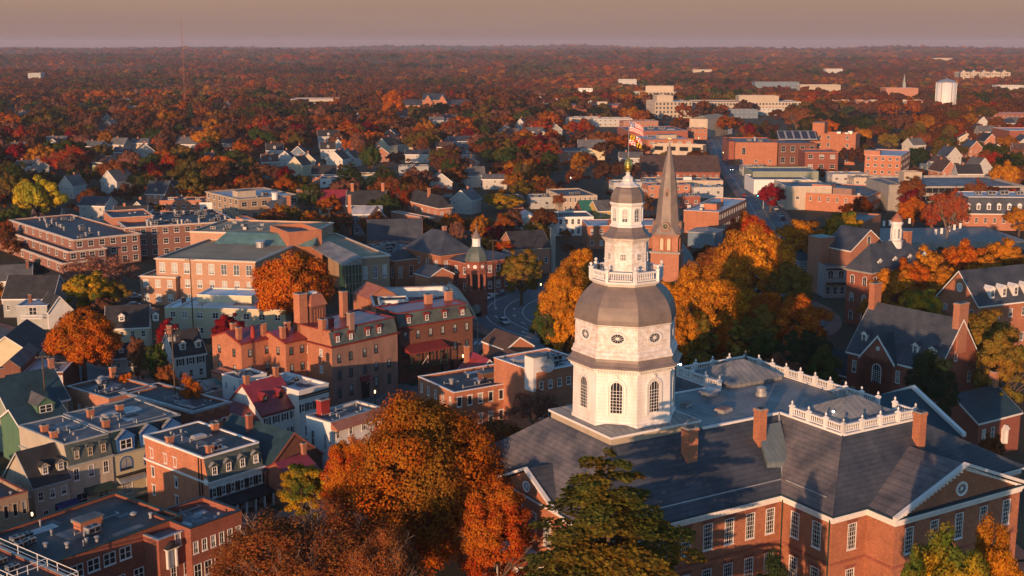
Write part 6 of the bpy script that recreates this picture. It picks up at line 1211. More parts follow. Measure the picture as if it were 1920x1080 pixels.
for s_ in (-1, 1):
    m.hexa([(-1.2, c + s_ * (hw + .5), 12.1), (-1.2, c, 16.9), (5.2, c, 16.9), (1.5, c + s_ * (hw + .5), 12.1)], [(-1.2, c + s_ * (hw + .5), 12.3), (-1.2, c, 17.1), (5.2, c, 17.1), (1.5, c + s_ * (hw + .5), 12.3)], TEALR)
m.build('gable_roof', b)
m = MB()
for s_ in (-1, 1): m.hexa([(-1.3, c + s_ * (hw + .6), 11.8), (-1.3, c, 16.6), (-1.1, c, 16.6), (-1.1, c + s_ * (hw + .6), 11.8)], [(-1.3, c + s_ * (hw + .6), 12.25), (-1.3, c, 17.05), (-1.1, c, 17.05), (-1.1, c + s_ * (hw + .6), 12.25)], WHITE)
m.build('gable_trim', b)
add_window(b, -.92, c, 8.0, R(-90), 2.0, 3.6, 'archfine', WHITE, GLASSD); add_window(b, -.92, c, 14.1, R(-90), .8, .8, 'oval', WHITE, GLASSD); add_window(b, -.92, c, 2.2, R(-90), 1.4, 2.6, 'sash', WHITE, GLASSD)
for t in (gd * .12, gd * .70): dormer(b, 'L', gw, gd, 0, 0, t, 1.6, 14.3, 1.35, 1.2, 1.7, WHITE, SLATE)
dormer(b, 'L', gw, gd, 0, 0, gd * .88 , 1.6, 14.3, 1.35, 1.2, 1.7, WHITE, SLATE)
chimney(b, gw / 2, gd - .5, 15, 25.0, 2.2, 1.2, BR); chimney(b, gw / 2, .4, 15, 24.2, 2.8, 1.3, BR3)
block(b, gw, 3, 4.5, 12, 0, 11, BR2, ('hip', 3.0, .3), {'R': W_(1, 2, .9, 2), 'E': W_(3, 2, .9, 2)}, TEALR, WHITE)
b = B('mansion_wing', 'low brick wing with teal roof and arched windows left of the mansion', 'building', (1592, 706), 5.5, 37, w=9, xl=1500, wall=BR2, roof=('gable', 'y', 3.4, .3), rmat=TEALR, trim=WHITE, win={'L': W_(5, 1, 1.2, 2.4, z=(1.4, 5), st='arch')})
block(b, -3, b['d'] - 6, 8, 6, 0, 5.5, BR2, ('gable', 'x', 3.8, .3), {'L': W_(1, 1, 1.6, 3.0, z=(1, 5), st='arch')}, TEALR, WHITE)
b = B('gatehouse', 'small brick annex with teal roof and white doorway at the right edge', 'house', (1835, 793), 6.2, 33, xr=1914, d=11, wall=BR2, roof=('gable', 'x', 3.6, .3), rmat=TEALR, trim=WHITE, win={'R': [W_(2, 1, .85, 1.9, x=(.4, 5.2), z=(2.0, 5.6))]})
m = MB(); m.box(-.75, -.4, 0, -.5, 0, 2.6, WHITE); m.box(.5, -.4, 0, .75, 0, 2.6, WHITE); m.hexa([(-.95, -.6, 2.6), (.95, -.6, 2.6), (.95, 0, 2.6), (-.95, 0, 2.6)], [(-.1, -.6, 3.5), (.1, -.6, 3.5), (.1, 0, 3.5), (-.1, 0, 3.5)], WHITE); m.box(-.48, -.08, 0, .48, -.01, 2.5, WHITE); m.build('door_surround', b, (7.2, 0, 1.2))
chimney(b, b['w'] - .5, 5.5, 6, 12.4, 1.1, 1.3, BR3)
b = B('pediment_hall', 'brick hall with white-edged gable, round window and long dark dormered roof', 'hall', (1836, 570), 12, 25, w=40, xl=1762, wall=BR, roof=('gable', 'x', 6.6, .7), rmat=SLATE, trim=WHITE, win={'L': [W_(3, 1, 1.2, 2.2, z=(7, 11)), W_(1, 1, 1.8, 2.2, z=(13.0, 16.4), st='oval')], 'R': W_(10, 2, 1.1, 2)})
for i in range(8): dormer(b, 'R', b['w'], b['d'], 0, 0, 4.5 + i * 3.6, .6, 13.0, 1.05, 1.5, 2.0, WHITE, WHITE)
block(b, -4, 2, 4, 5, 0, 9.5, BR, ('flat', .3), None, MEMG, BR)

FBX = []
FLATS = [ # photo x, y of the near foot, bearing, width, depth, height, wall, roof, label
 (1192, 262, 6, 22, 18, 7, BR2, MEML, 'low brick block with pale roof directly left of the flags'),
 (1060, 236, 4, 30, 20, 7, TAN, MEML, 'pale low block below the long red brick office, left one'),
 (1112, 238, 4, 34, 20, 7, SIDEM, MEML, 'white low block below the long red brick office, middle one'),
 (1168, 241, 4, 30, 20, 6, BR3, MEMG, 'brick low block below the long red brick office, right one'),
 (1232, 288, 4, 26, 16, 6, BR3, MEML, 'brick block with pale roof immediately left of the parking garage'),
 (1296, 262, 4, 12, 16, 8, BR, MEML, 'narrow orange brick shop by the left kerb of the far main street'),
 (1392, 330, -2, 14, 12, 5, GREYW, MEMG, 'small grey flat-roofed shop on the right kerb of the main street'),
 (1215, 372, 8, 20, 12, 6, BR3, MEMG, 'brown flat-roofed block between the lantern and the church spire'),
 (1300, 372, 6, 14, 12, 5, SIDEM, MEML, 'white-roofed shop low on the left kerb, behind the cluttered roofs'),
 (1262, 390, 6, 12, 10, 5, BR2, MEML, 'small brick shop with white roof right beside the church spire'),
 (1560, 345, 0, 18, 14, 5, SIDEM, MEML, 'white single-storey block with flat roof behind the long orange brick building'),
 (1600, 352, 0, 16, 12, 5, TAN, MEMG, 'tan single-storey block below the orange apartment block'),
 (1150, 362, 6, 20, 12, 5, SIDEM, MEML, 'white flat-roofed shop behind the yellow house'),
 (995, 392, 6, 14, 12, 5, GREYW, MEMG, 'grey flat-roofed house behind the pink-roofed wing'),
 (1370, 222, 0, 26, 18, 8, BLUEG, MEML, 'pale blue-grey block right of the big olive-roofed hall'),
 (1420, 216, 0, 26, 18, 7, SIDEM, MEMG, 'white block between the olive-roofed hall and the stone offices'),
 (1500, 172, 0, 60, 24, 10, TAN, MEML, 'pale flat building behind the right end of the stone offices'),
 (1415, 166, 0, 70, 24, 10, BLUEG, MEML, 'pale grey flat building peeping over the stone offices'),
 (1660, 190, 0, 40, 24, 16, BR3, MEMG, 'brick block rising behind the long apartment row'),
 (1860, 232, 0, 40, 22, 9, BR2, MEML, 'brick flat-roofed building at the far right near the pines'),
 (1870, 170, 0, 40, 22, 8, SIDEM, MEML, 'small pale building in the far right woods'),
 (1300, 137, 0, 40, 20, 8, TAN, MEML, 'tiny pale building in the woods above the stone offices'),
 (1160, 158, 0, 30, 20, 8, SIDEM, MEML, 'tiny white building in the woods left of the stone offices'),
 (1085, 175, 0, 20, 14, 7, SIDEW, SHINGG, 'tiny white building behind the long red brick office'),
 (1548, 137, 0, 36, 20, 8, SIDEM, MEML, 'tiny pale roof in the woods left of the three far lights'),
 (150, 206, 0, 16, 12, 6, SIDEM, MEML, 'tiny white building among red trees, upper left'),
 (300, 398, 4, 20, 12, 5, BR3, MEMG, 'low brick house row behind the air-unit roofs, left'),
 (375, 402, 4, 14, 10, 5, SIDEW, SHINGG, 'low white house behind the air-unit roofs, right'),
 (600, 352, 4, 22, 12, 4.5, WHITE, MEMB, 'white low building with dark roof above the maroon-roofed house'),
 (640, 342, 4, 20, 10, 4, CREAM, MEMB, 'cream low building above the maroon-roofed house, right one'),
 (930, 392, 8, 12, 10, 5, BR3, MEMG, 'small brick house left of the yellow-green tree'),
 (748, 330, 6, 16, 10, 5, GREYW, SHINGG, 'grey low house between the green pines'),
]
for i, (px, py, an, w_, d_, h_, wl_, rf_, lb) in enumerate(FLATS):
    x, y = atgrd(px, py, 0)
    if inside(x + 2, y + 2, -1): continue
    r_ = empty('low_building', (x, y, gh(x, y)), R(an), lb, 'building'); FOOT.append((x, y, math.cos(R(an)), math.sin(R(an)), w_, d_))
    block(r_, 0, 0, w_, d_, 0, h_, wl_, ('flat', .4), {'R': W_(max(3, int(w_ / 4)), 2 if h_ > 5.5 else 1, 1.5, 1.3, gm=GLASSD), 'L': W_(3, 1, 1.2, 1.2)}, rf_, random.Random(i).choice([SIDEM, METAL, PINK]), far=True)
    for q in range(3): acunit(r_, w_ * (.2 + .28 * q), d_ * (.4 + .15 * (q % 2)), h_ - .4, .7 + .25 * ((i + q) % 3))
    FBX.append((x + w_ / 2, y, w_ / 2 + 2))
# ------------------------------------------------------------------ trees
def cards(P, N, s, rs, mat, name, asp=(.7, 1.3)):
    """one small leaf-spray face per point P, facing roughly N, size s"""
    n = len(P); N = N / (np.linalg.norm(N, axis=1, keepdims=True) + 1e-9)
    r = rs.normal(size=(n, 3)); T = np.cross(N, r); T /= np.linalg.norm(T, axis=1, keepdims=True) + 1e-9; Bn = np.cross(N, T)
    a = s * rs.uniform(asp[0], asp[1], (n, 1)); b = s * rs.uniform(asp[0], asp[1], (n, 1)) * .8
    k = rs.uniform(-.35, .35, (n, 1)) * s
    V = np.stack([P - T * a, P - Bn * b + N * k, P + T * a * .9, P + Bn * b + N * k], 1).reshape(-1, 3) 
    me = bpy.data.meshes.new(name); me.vertices.add(4 * n); me.vertices.foreach_set('co', V.astype(np.float32).ravel())
    me.loops.add(4 * n); me.loops.foreach_set('vertex_index', np.arange(4 * n, dtype=np.int32))
    me.polygons.add(n); me.polygons.foreach_set('loop_start', np.arange(0, 4 * n, 4, dtype=np.int32)); 
    me.update(calc_edges=True); me.materials.append(mat); return me
def crown_pts(rs, nleaf, rx, h, zb, clumps, rough=.3, top=1.0, fill=.35):
    """points through an uneven crown made of leaf clumps; zb = bottom height, h = crown height"""
    C_, Rr = [], []
    ph = rs.uniform(0, 6.28, 4)
    for i in range(clumps):
        d = rs.normal(size=3); d /= np.linalg.norm(d); d[2] = abs(d[2]) * 1.0 if rs.random() < .68 else d[2]
        az = math.atan2(d[1], d[0]); lob = 1 + rough * (.5 * math.sin(2 * az + ph[0]) + .4 * math.sin(3 * az + ph[1]) + .3 * math.sin(5 * az + ph[2]) * (1 - abs(d[2])))
        rr = rs.uniform(.55, .93) * lob
        c = np.array([d[0] * rx * rr, d[1] * rx * rr, zb + h * (.42 + .5 * d[2] * rr * (1 if d[2] > 0 else .75) )])
        C_.append(c); Rr.append(rx * rs.uniform(.11, .25) * (1.25 if clumps < 60 else 1))
    C_ = np.array(C_); Rr = np.array(Rr); w = Rr ** 2; idx = rs.choice(clumps, nleaf, p=w / w.sum())
    D = rs.normal(size=(nleaf, 3)); D /= np.linalg.norm(D, axis=1, keepdims=True); D[:, 2] *= .78
    rad = Rr[idx][:, None] * rs.uniform(fill, 1.08, (nleaf, 1)) ** .6
    P = C_[idx] + D * rad
    ctr = np.array([0, 0, zb + h * .4]); N = D * 1.15 + (P - ctr) / rx * .5 + rs.normal(size=(nleaf, 3)) * .38
    N[:, 2] += .25
    return P, N, C_
def limb(mb, p, d, ln, r, depth, rs, mat, spread=.55, n=5):
    p = Vector(p); d = Vector(d).normalized(); q = p + d * ln
    mb.tube(p, q, r, r * .68, mat, n if r > .06 else 3)
    if depth <= 0: return
    for k in range(3 if depth > 1 else 4):
        v = d + Vector((rs.normal(), rs.normal(), rs.normal() * .6 + .15)) * spread
        limb(mb, q - d * ln * rs.uniform(0, .35), v, ln * rs.uniform(.6, .82), r * .58, depth - 1, rs, mat, spread, n)
def trunkmesh(rs, h, r, crown_r, mat, name='trunk', depth=2):
    mb = MB(); mb.tube((0, 0, -1), (0, 0, h * .32), r * 1.15, r * .85, mat, 8)
    for k in range(5):
        a = k * 1.26 + rs.uniform(-.3, .3); limb(mb, (0, 0, h * rs.uniform(.24, .32)), (math.cos(a) * .75, math.sin(a) * .75, rs.uniform(.8, 1.3)), h * .24, r * .5, depth, rs, mat, .42)
    mb.tube((0, 0, h * .32), (0, 0, h * .75), r * .7, r * .2, mat, 6)
    return mb.mesh(name)
RS = np.random.RandomState(11)
def proto_broad(nleaf, size, seed, rx=5, h=8.5, zb=2.6, clumps=46, rough=.3, name='crown', mat=None, fill=.35):
    rs = np.random.RandomState(seed); P, N, _ = crown_pts(rs, nleaf, rx, h, zb, clumps, rough, fill=fill); return cards(P, N, size, rs, mat or LEAF, name)
def proto_conifer(nleaf, size, seed, r=3.0, h=14, mat=None, layers=16, droop=.25, name='crown', flat=.16):
    rs = np.random.RandomState(seed); P, N = [], []
    br = []
    for l in range(layers):
        t = l / (layers - 1); z = h * (.08 + .9 * t); R_ = r * (1 - t) ** .58 + .4
        for k in range(max(4, int(9 * (1 - t) + 4))): br.append((z + rs.uniform(-.4, .4) * h / layers, rs.uniform(0, 6.28), R_ * rs.uniform(.7, 1.12)))
    w = np.array([b[2] ** 1.4 for b in br]); idx = rs.choice(len(br), nleaf, p=w / w.sum())
    for i in idx:
        z, a, ln = br[i]; u = rs.uniform(.12, 1) ** .8; s = ln * (.30 * (1 - u * .45)) * rs.uniform(-1, 1); zz = z + ln * (.10 * u - droop * u * u) + rs.normal() * flat * (.5 + .5 * u)
        P.append((math.cos(a) * ln * u - math.sin(a) * s, math.sin(a) * ln * u + math.cos(a) * s, zz)); N.append((math.cos(a) * .5 + rs.normal() * .4, math.sin(a) * .5 + rs.normal() * .4, 1))
    return cards(np.array(P), np.array(N, float), size, rs, mat or LEAF, name, (.8, 1.6))
def proto_bare(seed, h=11, r=5, name='branches', depth=5, mat=None):
    rs = np.random.RandomState(seed); mb = MB(); mat = mat or BARKP
    mb.tube((0, 0, -1), (0, 0, h * .25), .3, .24, mat, 6)
    for k in range(5):
        a = k * 1.26; limb(mb, (0, 0, h * .22), (math.cos(a) * .7, math.sin(a) * .7, 1.1), h * .25, .15, depth - 1, rs, mat, .42, 4)
    return mb.mesh(name)
HERO = [proto_broad(130000, .08, 31, 5, 10.4, .4, 300, .30)]
HTHIN = [proto_broad(36000, .075, 32, 5, 8.6, 2.0, 160, .2, fill=.05)]
HIT = [proto_broad(50000, .135, s, 5, 15.5, 2.5, 240, .16) for s in (51, 52)]
MIDT = [proto_broad(20000, .20, s, 5, 15.5, 2.5, 120, .22) for s in (53, 54)]
HI = [proto_broad(40000, .135, s, 5, 8.6, 2.0, 190, .18) for s in (1, 2)]
MID = [proto_broad(14000, .20, s, 5, 8.5, 2.0, 90, .26) for s in (3, 4, 5, 6)]
MIDS = [proto_broad(6500, .17, s, 5, 8.5, 2.2, 80, .34, fill=.1) for s in (7, 8)]      # thin, half-bare crowns
LOW = [proto_broad(1300, .62, s, 5, 8, 1.6, 34, .3) for s in (9, 10, 11, 12)]
CONH = proto_conifer(150000, .115, 20, 7.2, 24, droop=.15, layers=27, flat=.09)
CON = [proto_conifer(3600, .36, 21, 3.2, 14), proto_conifer(3600, .36, 22, 3.8, 13)]
TR = [trunkmesh(np.random.RandomState(s), 10.5, .36, 5, BARK) for s in (1, 2)]
TRT = trunkmesh(np.random.RandomState(5), 17, .4, 5, BARK)
TRF = MB(); TRF.tube((0, 0, -1), (0, 0, 5), .34, .22, BARK, 6); TRF = TRF.mesh('trunk')
TRC = MB(); TRC.tube((0, 0, -1), (0, 0, 19), .4, .05, BARK, 8); TRC = TRC.mesh('trunk')
TRC2 = MB(); TRC2.tube((0, 0, -1), (0, 0, 13), .26, .04, BARK, 6); TRC2 = TRC2.mesh('trunk')
BARE = [proto_bare(s) for s in (1, 2)]
# real leaf colours: (main, second)
PAL = {
 'orange': ((.48, .105, .010), (.40, .11, .012)), 'golden': ((.54, .20, .015), (.38, .14, .015)), 'yellow': ((.56, .36, .02), (.26, .24, .02)),
 'red': ((.36, .025, .012), (.42, .10, .015)), 'crimson': ((.24, .008, .018), (.15, .01, .015)), 'rust': ((.26, .075, .022), (.17, .07, .025)),
 'brown': ((.20, .085, .045), (.15, .06, .035)), 'olive': ((.15, .12, .022), (.23, .12, .02)), 'green': ((.045, .085, .020), (.09, .09, .02)),
 'dark green': ((.022, .045, .020), (.035, .05, .02)), 'orange and green': ((.40, .095, .009), (.24, .10, .014)), 'pinkish': ((.34, .14, .09), (.25, .10, .06)),
 'blue-green': ((.02, .05, .045), (.03, .05, .04)), 'yellow and green': ((.52, .27, .015), (.09, .12, .02)), 'red and orange': ((.40, .035, .010), (.46, .14, .012)),
}
TREES = []
def tree(kind, x, y, top, r, col, label, res='mid', group=None, seed=0, sq=1.0, name=None, z=None):
    """top = height above the ground at the crown's tip, r = crown radius"""
    rn = random.Random(seed * 7 + int(x * 3) + int(y)); g = gh(x, y) if z is None else z; rz = rn.uniform(0, 6.28)
    if kind == 'broad': ms = {'hi': HI, 'mid': MID, 'thin': MIDS, 'low': LOW, 'hero': HERO, 'hthin': HTHIN}[res]; cm, tm, bh, br = rn.choice(ms), (rn.choice(TR) if res != 'low' else TRF), 11.0 if res != 'low' else 9.8, 5.5
    elif kind == 'cedar': cm, tm, bh, br = CONH, TRC, 23.5, 7.6
    else: cm, tm, bh, br = rn.choice(CON), TRC2, 14.0, 3.6
    if kind == 'broad' and res in ('hi', 'mid') and top / r > 2.5: cm, tm, bh = rn.choice(HIT if res == 'hi' else MIDT), TRT, 18.3
    root = empty(name or {'broad': 'tree', 'cedar': 'cedar_tree', 'con': 'pine_tree'}[kind], (x, y, g), rz, label, 'tree', group)
    root.scale = (r / br, r / br, top / bh)
    c = put('crown', cm, root); t = put('trunk', BARE[seed % 2] if res in ('thin', 'hthin') else tm, root)
    a, b = PAL[col] if isinstance(col, str) else col
    j = rn.uniform(.85, 1.15); c['tint'] = [v * j for v in a]; c['tint2'] = [v * j for v in b]
    TREES.append((x, y, r)); return root
def T(px, pytop, D, rpx, col, label, res='mid', kind='broad', seed=0, group=None, zt=None):
    """tree whose tip shows at photo point (px, pytop) at distance D; rpx = half its width in the photo"""
    z = CAM_H - (pytop - HORIZ) * D / FPX
    x = (px - 960) * D / FPX; g = gh(x, D); r = rpx * D / FPX
    return tree(kind, x, D, max(2.5, z - g), r, col, label, res, group, seed)
# hand-placed trees, nearest first
T(1152, 866, 107, 285, ((.105, .105, .020), (.24, .135, .018)), 'big spreading cedar in front of the state house, tiers of green branches', kind='cedar')
T(785, 732, 141, 192, 'orange and green', 'huge round orange and green maple left of the domed tower, largest crown', 'hero', seed=1)
T(560, 958, 124, 205, 'rust', 'wide rust-brown half-bare tree along the bottom edge, left of centre', 'hthin', seed=2)
T(700, 1000, 116, 110, 'rust', 'low russet tree right of the rust-brown one at the bottom edge', 'hthin', seed=12)
T(420, 1010, 128, 80, 'rust', 'small rusty tree left of the wide rust-brown crown at the bottom', 'hthin', seed=22)
T(548, 872, 158, 55, 'yellow and green', 'small green and yellow tree tucked against the huge orange maple', 'mid', seed=3)
T(640, 820, 152, 60, 'red and orange', 'deep red tree forming the left flank of the huge orange maple', 'hi', seed=4)
T(925, 905, 128, 85, ((.40, .060, .012), (.42, .115, .014)), 'bright red-orange tree by the portico, under the huge maple', 'hi', seed=5)
T(1765, 1030, 97, 55, 'yellow and green', 'low golden tree left of the corner pair, bottom right', 'hi', seed=86)
T(1838, 985, 100, 108, 'yellow and green', 'golden tree in the bottom right corner, left one of the pair', 'hi', seed=6)
T(1925, 968, 104, 70, 'golden', 'golden tree cut by the bottom right corner', 'hi', seed=7)
T(1480, 1045, 104, 60, 'dark green', 'dark green shrub tree below the state house wall windows', 'hi', seed=8)
T(1000, 735, 205, 60, 'pinkish', 'thin bare brown tree between the flat brick roof and the white tower', 'thin', seed=9)
T(930, 790, 185, 50, 'rust', 'bare russet tree directly left of the tower foot', 'thin', seed=19)
T(1772, 640, 196, 62, 'dark green', 'tall dark green magnolia in front of the brick mansion', 'hi', seed=10)
T(1862, 552, 232, 78, 'olive', 'tall olive tree behind the mansion at the right edge', 'mid', seed=11)
T(1905, 600, 215, 60, 'olive', 'olive tree cut by the right edge behind the mansion', 'mid', seed=31)
T(1900, 820, 178, 30, 'rust', 'small rusty shrub tree by the white doorway at the right edge', 'mid', seed=33)
T(1455, 520, 262, 50, 'orange', 'orange-gold tree filling the gap between the dome trees and the arched shop', 'mid', seed=90)
T(1255, 505, 285, 40, 'golden', 'golden tree showing between the lantern base and the church tower foot', 'mid', seed=91)
T(1440, 560, 246, 52, 'olive', 'olive tree just left of the glowing orange round one', 'mid', seed=92)
T(1375, 500, 275, 60, 'golden', 'golden tree behind the tall golden-orange one, right of the dome', 'mid', seed=93)
T(1560, 628, 216, 42, 'green', 'green tree pressed against the left wing of the mansion', 'mid', seed=94)
T(1500, 610, 222, 46, 'dark green', 'dark green tree below the glowing orange round one', 'mid', seed=95)
T(1345, 655, 208, 46, 'olive', 'low olive tree right behind the roof balustrade', 'mid', seed=96)
T(1430, 665, 206, 44, 'green', 'low green tree right behind the roof balustrade, farther right', 'mid', seed=97)
T(1660, 540, 290, 40, 'golden', 'golden tree at the right flank of the brick and stone hall', 'mid', seed=98)
T(1720, 470, 305, 46, 'orange', 'orange tree in the belt between the cupola and the terrace', 'mid', seed=99)
T(1790, 480, 300, 50, 'golden', 'golden tree in the belt just above the white-edged gable', 'mid', seed=100)
T(1865, 465, 305, 50, 'golden', 'golden tree in the belt right of the white-edged gable peak', 'mid', seed=101)
T(1330, 472, 252, 85, 'golden', 'tall golden-orange tree right of the dome', 'hi', seed=12)
T(1290, 560, 236, 45, 'golden', 'golden tree brushing the right side of the dome', 'mid', seed=14)
T(1385, 585, 236, 55, 'orange', 'orange tree just below the tall golden one right of the dome', 'mid', seed=15)
T(1330, 590, 226, 52, ((.13, .12, .02), (.26, .13, .02)), 'olive conifer behind the roof balustrade, left one', kind='con', seed=16)
T(1392, 605, 226, 46, ((.11, .10, .02), (.24, .12, .02)), 'olive conifer behind the roof balustrade, right one', kind='con', seed=17)
T(1062, 470, 262, 62, 'golden', 'golden tree immediately left of the big dome', 'hi', seed=18)
T(1095, 430, 285, 48, 'golden', 'smaller golden tree between the lantern and the white apartments', 'mid', seed=20)
T(1032, 545, 262, 38, 'green', 'low green tree beside the circular street left of the dome', 'mid', seed=21)
T(1075, 540, 240, 40, 'golden', 'low golden tree in front of the dome on its left', 'mid', seed=23)
T(978, 455, 330, 46, 'olive', 'rounded olive tree at the circle, right of the domed corner tower', 'mid', seed=24)
T(1420, 408, 305, 88, 'golden', 'large golden-brown tree right of the church tower', 'hi', seed=25)
T(1490, 470, 290, 55, 'olive', 'olive-gold tree in front of the grey shops', 'mid', seed=26)
T(1352, 440, 330, 50, 'rust', 'russet tree hard against the right of the church tower', 'mid', seed=27)
T(1505, 528, 248, 75, 'orange', 'glowing orange round tree in front of the grey arched shop', 'mid', seed=28)
T(1440, 600, 232, 50, 'green', 'green tree under the glowing orange round one', 'mid', seed=29)
T(1540, 600, 228, 48, 'dark green', 'dark tree between the glowing orange one and the mansion', 'mid', seed=30)
T(1478, 648, 214, 48, 'brown', 'brown-leaved low tree left of the mansion wing', 'mid', seed=32)
T(1690, 490, 300, 52, 'golden', 'golden tree in front of the cupola hall, leftmost of that belt', 'mid', seed=34)
T(1745, 450, 318, 58, 'golden', 'golden tree below the concrete terrace, second in the belt', 'mid', seed=35)
T(1825, 438, 322, 62, 'orange', 'orange tree below the dormered building, third in the belt', 'mid', seed=36)
T(1895, 430, 325, 50, 'golden', 'golden tree ending the belt at the right edge', 'mid', seed=37)
T(1745, 520, 275, 45, 'yellow and green', 'yellow-green tree left of the white-edged gable', 'mid', seed=38)
T(1700, 575, 262, 35, 'golden', 'small golden tree showing between the mansion chimneys', 'mid', seed=39)
T(1405, 385, 400, 48, 'red and orange', 'flame red tree beside the lower end of the main street', 'mid', seed=40)
T(1448, 335, 520, 30, 'crimson', 'crimson tree at the street corner by the green traffic signals', 'mid', seed=41)
T(1510, 388, 365, 52, 'golden', 'golden tree in front of the long orange brick building', 'mid', seed=42)
T(1590, 372, 378, 45, 'yellow and green', 'yellow-green tree half covering the long orange brick building', 'mid', seed=43)
T(1785, 338, 428, 40, ((.30, .06, .025), (.22, .06, .03)), 'rust-red tree in front of the parking structure', 'thin', seed=44)
T(1895, 345, 520, 30, ((.32, .06, .03), (.24, .07, .03)), 'reddish tree above the dormered building', 'thin', seed=45)
T(1885, 292, 560, 34, 'golden', 'round golden tree on the right above the parking structure', 'mid', seed=46)
T(542, 455, 292, 88, 'orange', 'vivid orange spreading tree rising behind the hotel', 'hi', seed=47)
T(132, 575, 252, 72, 'orange', 'large orange tree on the left between houses', 'hi', seed=48)
T(150, 500, 318, 55, 'yellow and green', 'yellow and green tree behind the large orange one', 'mid', seed=49)
T(195, 520, 322, 34, 'olive', 'olive tree right of the yellow and green one', 'mid', seed=50)
T(170, 475, 340, 80, 'pinkish', 'bare pinkish tree spreading in front of the stepped apartments', 'thin', seed=51)
T(42, 478, 345, 35, 'blue-green', 'dark blue-green evergreen in front of the stepped apartments', 'mid', seed=52)
T(298, 588, 262, 28, 'crimson', 'small brilliant crimson tree by the cream house', 'mid', seed=53)
T(415, 578, 262, 40, 'crimson', 'large dark red tree left of the hotel wing', 'mid', seed=54)
T(272, 630, 240, 26, 'green', 'green bushy tree beside the black-roofed cottage', 'mid', seed=55)
T(235, 618, 246, 20, 'brown', 'dark purple-brown small tree in front of the cream house', 'mid', seed=56)
T(290, 672, 225, 24, 'rust', 'low rust tree below the green bushy one', 'mid', seed=57)
T(338, 700, 212, 30, 'orange', 'little orange tree among the skylight roofs', 'thin', seed=58)
T(10, 690, 215, 30, 'golden', 'golden tree at the left edge below the tan gable', 'mid', seed=59)
T(212, 690, 222, 22, 'orange', 'low orange bush in front of the dark flat roof', 'mid', seed=60)
T(65, 318, 470, 50, 'yellow', 'bright yellow tree at the far left, brightest crown', 'mid', seed=61)
T(20, 375, 455, 30, 'green', 'green tree at the foot of the bright yellow one', 'mid', seed=62)
T(940, 355, 520, 45, 'yellow and green', 'yellow-green tree left of the white balconied building', 'mid', seed=63)
T(892, 402, 460, 48, 'golden', 'brownish gold tree above the domed corner tower', 'thin', seed=64)
T(820, 342, 560, 36, 'red and orange', 'red-orange tree with pale house showing through', 'thin', seed=65)
T(1160, 392, 430, 26, 'pinkish', 'brown bare tree between the lantern and the church spire', 'thin', seed=66)
T(740, 155, 1050, 26, 'orange', 'orange dome-shaped tree left of the far school gables', 'mid', seed=67)
T(410, 280, 640, 40, 'orange', 'rounded orange tree among the houses, upper left', 'mid', seed=68)
T(388, 232, 800, 32, 'golden', 'golden tree just above the rounded orange one, upper left', 'mid', seed=69)
T(130, 270, 650, 55, 'red', 'broad red tree above the bright yellow one', 'thin', seed=70)
T(215, 290, 600, 40, 'rust', 'rusty tree beside the broad red one', 'mid', seed=71)
T(720, 302, 600, 34, ((.05, .08, .02), (.10, .10, .02)), 'tall green pine in the middle of the houses', kind='con', seed=72)
T(655, 296, 600, 34, ((.05, .08, .02), (.10, .10, .02)), 'broad green pine left of the tall one among houses', kind='con', seed=73)
T(690, 330, 540, 32, ((.05, .075, .02), (.09, .10, .02)), 'lower green pine in front of the tall middle one', kind='con', seed=74)
T(770, 312, 590, 36, ((.05, .08, .02), (.10, .10, .02)), 'green pine right of the tall middle one', kind='con', seed=75)
T(362, 188, 1000, 9, 'dark green', 'narrow dark evergreen rising above the upper left woods', kind='con', seed=76)
T(1130, 235, 800, 34, 'rust', 'russet tree left of the flags', 'mid', seed=77)
T(1490, 195, 1000, 34, 'rust', 'brown tree in front of the stone offices', 'thin', seed=78)
T(1545, 215, 950, 26, 'orange', 'orange tree at the foot of the apartment row', 'mid', seed=79)
T(1665, 240, 800, 24, 'olive', 'round olive tree behind the tallest brick block', 'mid', seed=80)
T(1000, 318, 640, 30, 'red', 'red bare-twigged tree above the yellow-green one', 'thin', seed=81)
T(960, 330, 600, 26, 'pinkish', 'pinkish bare tree above the yellow-green one', 'thin', seed=82)
T(1050, 355, 520, 20, 'rust', 'rusty tree behind the tan flat-roofed building', 'thin', seed=83)

# ------------------------------------------------------------------ small houses among the trees
HM = [('white', SIDEM), ('cream', CREAM), ('grey', GREYW), ('slate-blue', BLUEG), ('brick', BR3), ('sage', SAGE), ('tan', TAN)]
RMs = [('black', SHING), ('grey', SHINGG), ('brown', SHINGB), ('dark slate', SLATE)]
HWIN = W_(3, 2, .9, 1.3)
def small_house(px, py, wc, rc, ang, w=9, d=8, h=5.5, rise=3.6, axis='x', label='', group=None, dorm=False, ch=True):
    wl_, rf_ = HM[wc][1], RMs[rc][1]
    x, y = atgrd(px, py, 0)
    if inside(x, y, 2): return None
    c, s_ = math.cos(R(ang)), math.sin(R(ang)); g = gh(x, y)
    root = empty('house', (x, y, g), R(ang), label, 'house', group); root['w'] = w; root['d'] = d; FOOT.append((x, y, c, s_, w, d))
    block(root, 0, 0, w, d, 0, h, wl_, ('gable', axis, rise, .4), {'R': W_(3 if w > 7 else 2, 2, .9, 1.3), 'L': W_(2, 2, .9, 1.3)}, rf_, WHITE, far=True)
    if dorm: dormer(root, 'R', w, d, 0, 0, w / 2, .8, h + .7, rise * 2 / d, 1.6, 1.3, wl_, rf_) if axis == 'x' else None
    if ch: chimney(root, w * .3 if axis == 'x' else w / 2, d * .5 if axis == 'x' else d * .7, h + rise * .5, h + rise + 1.1, .8, .7, BR)
    return root
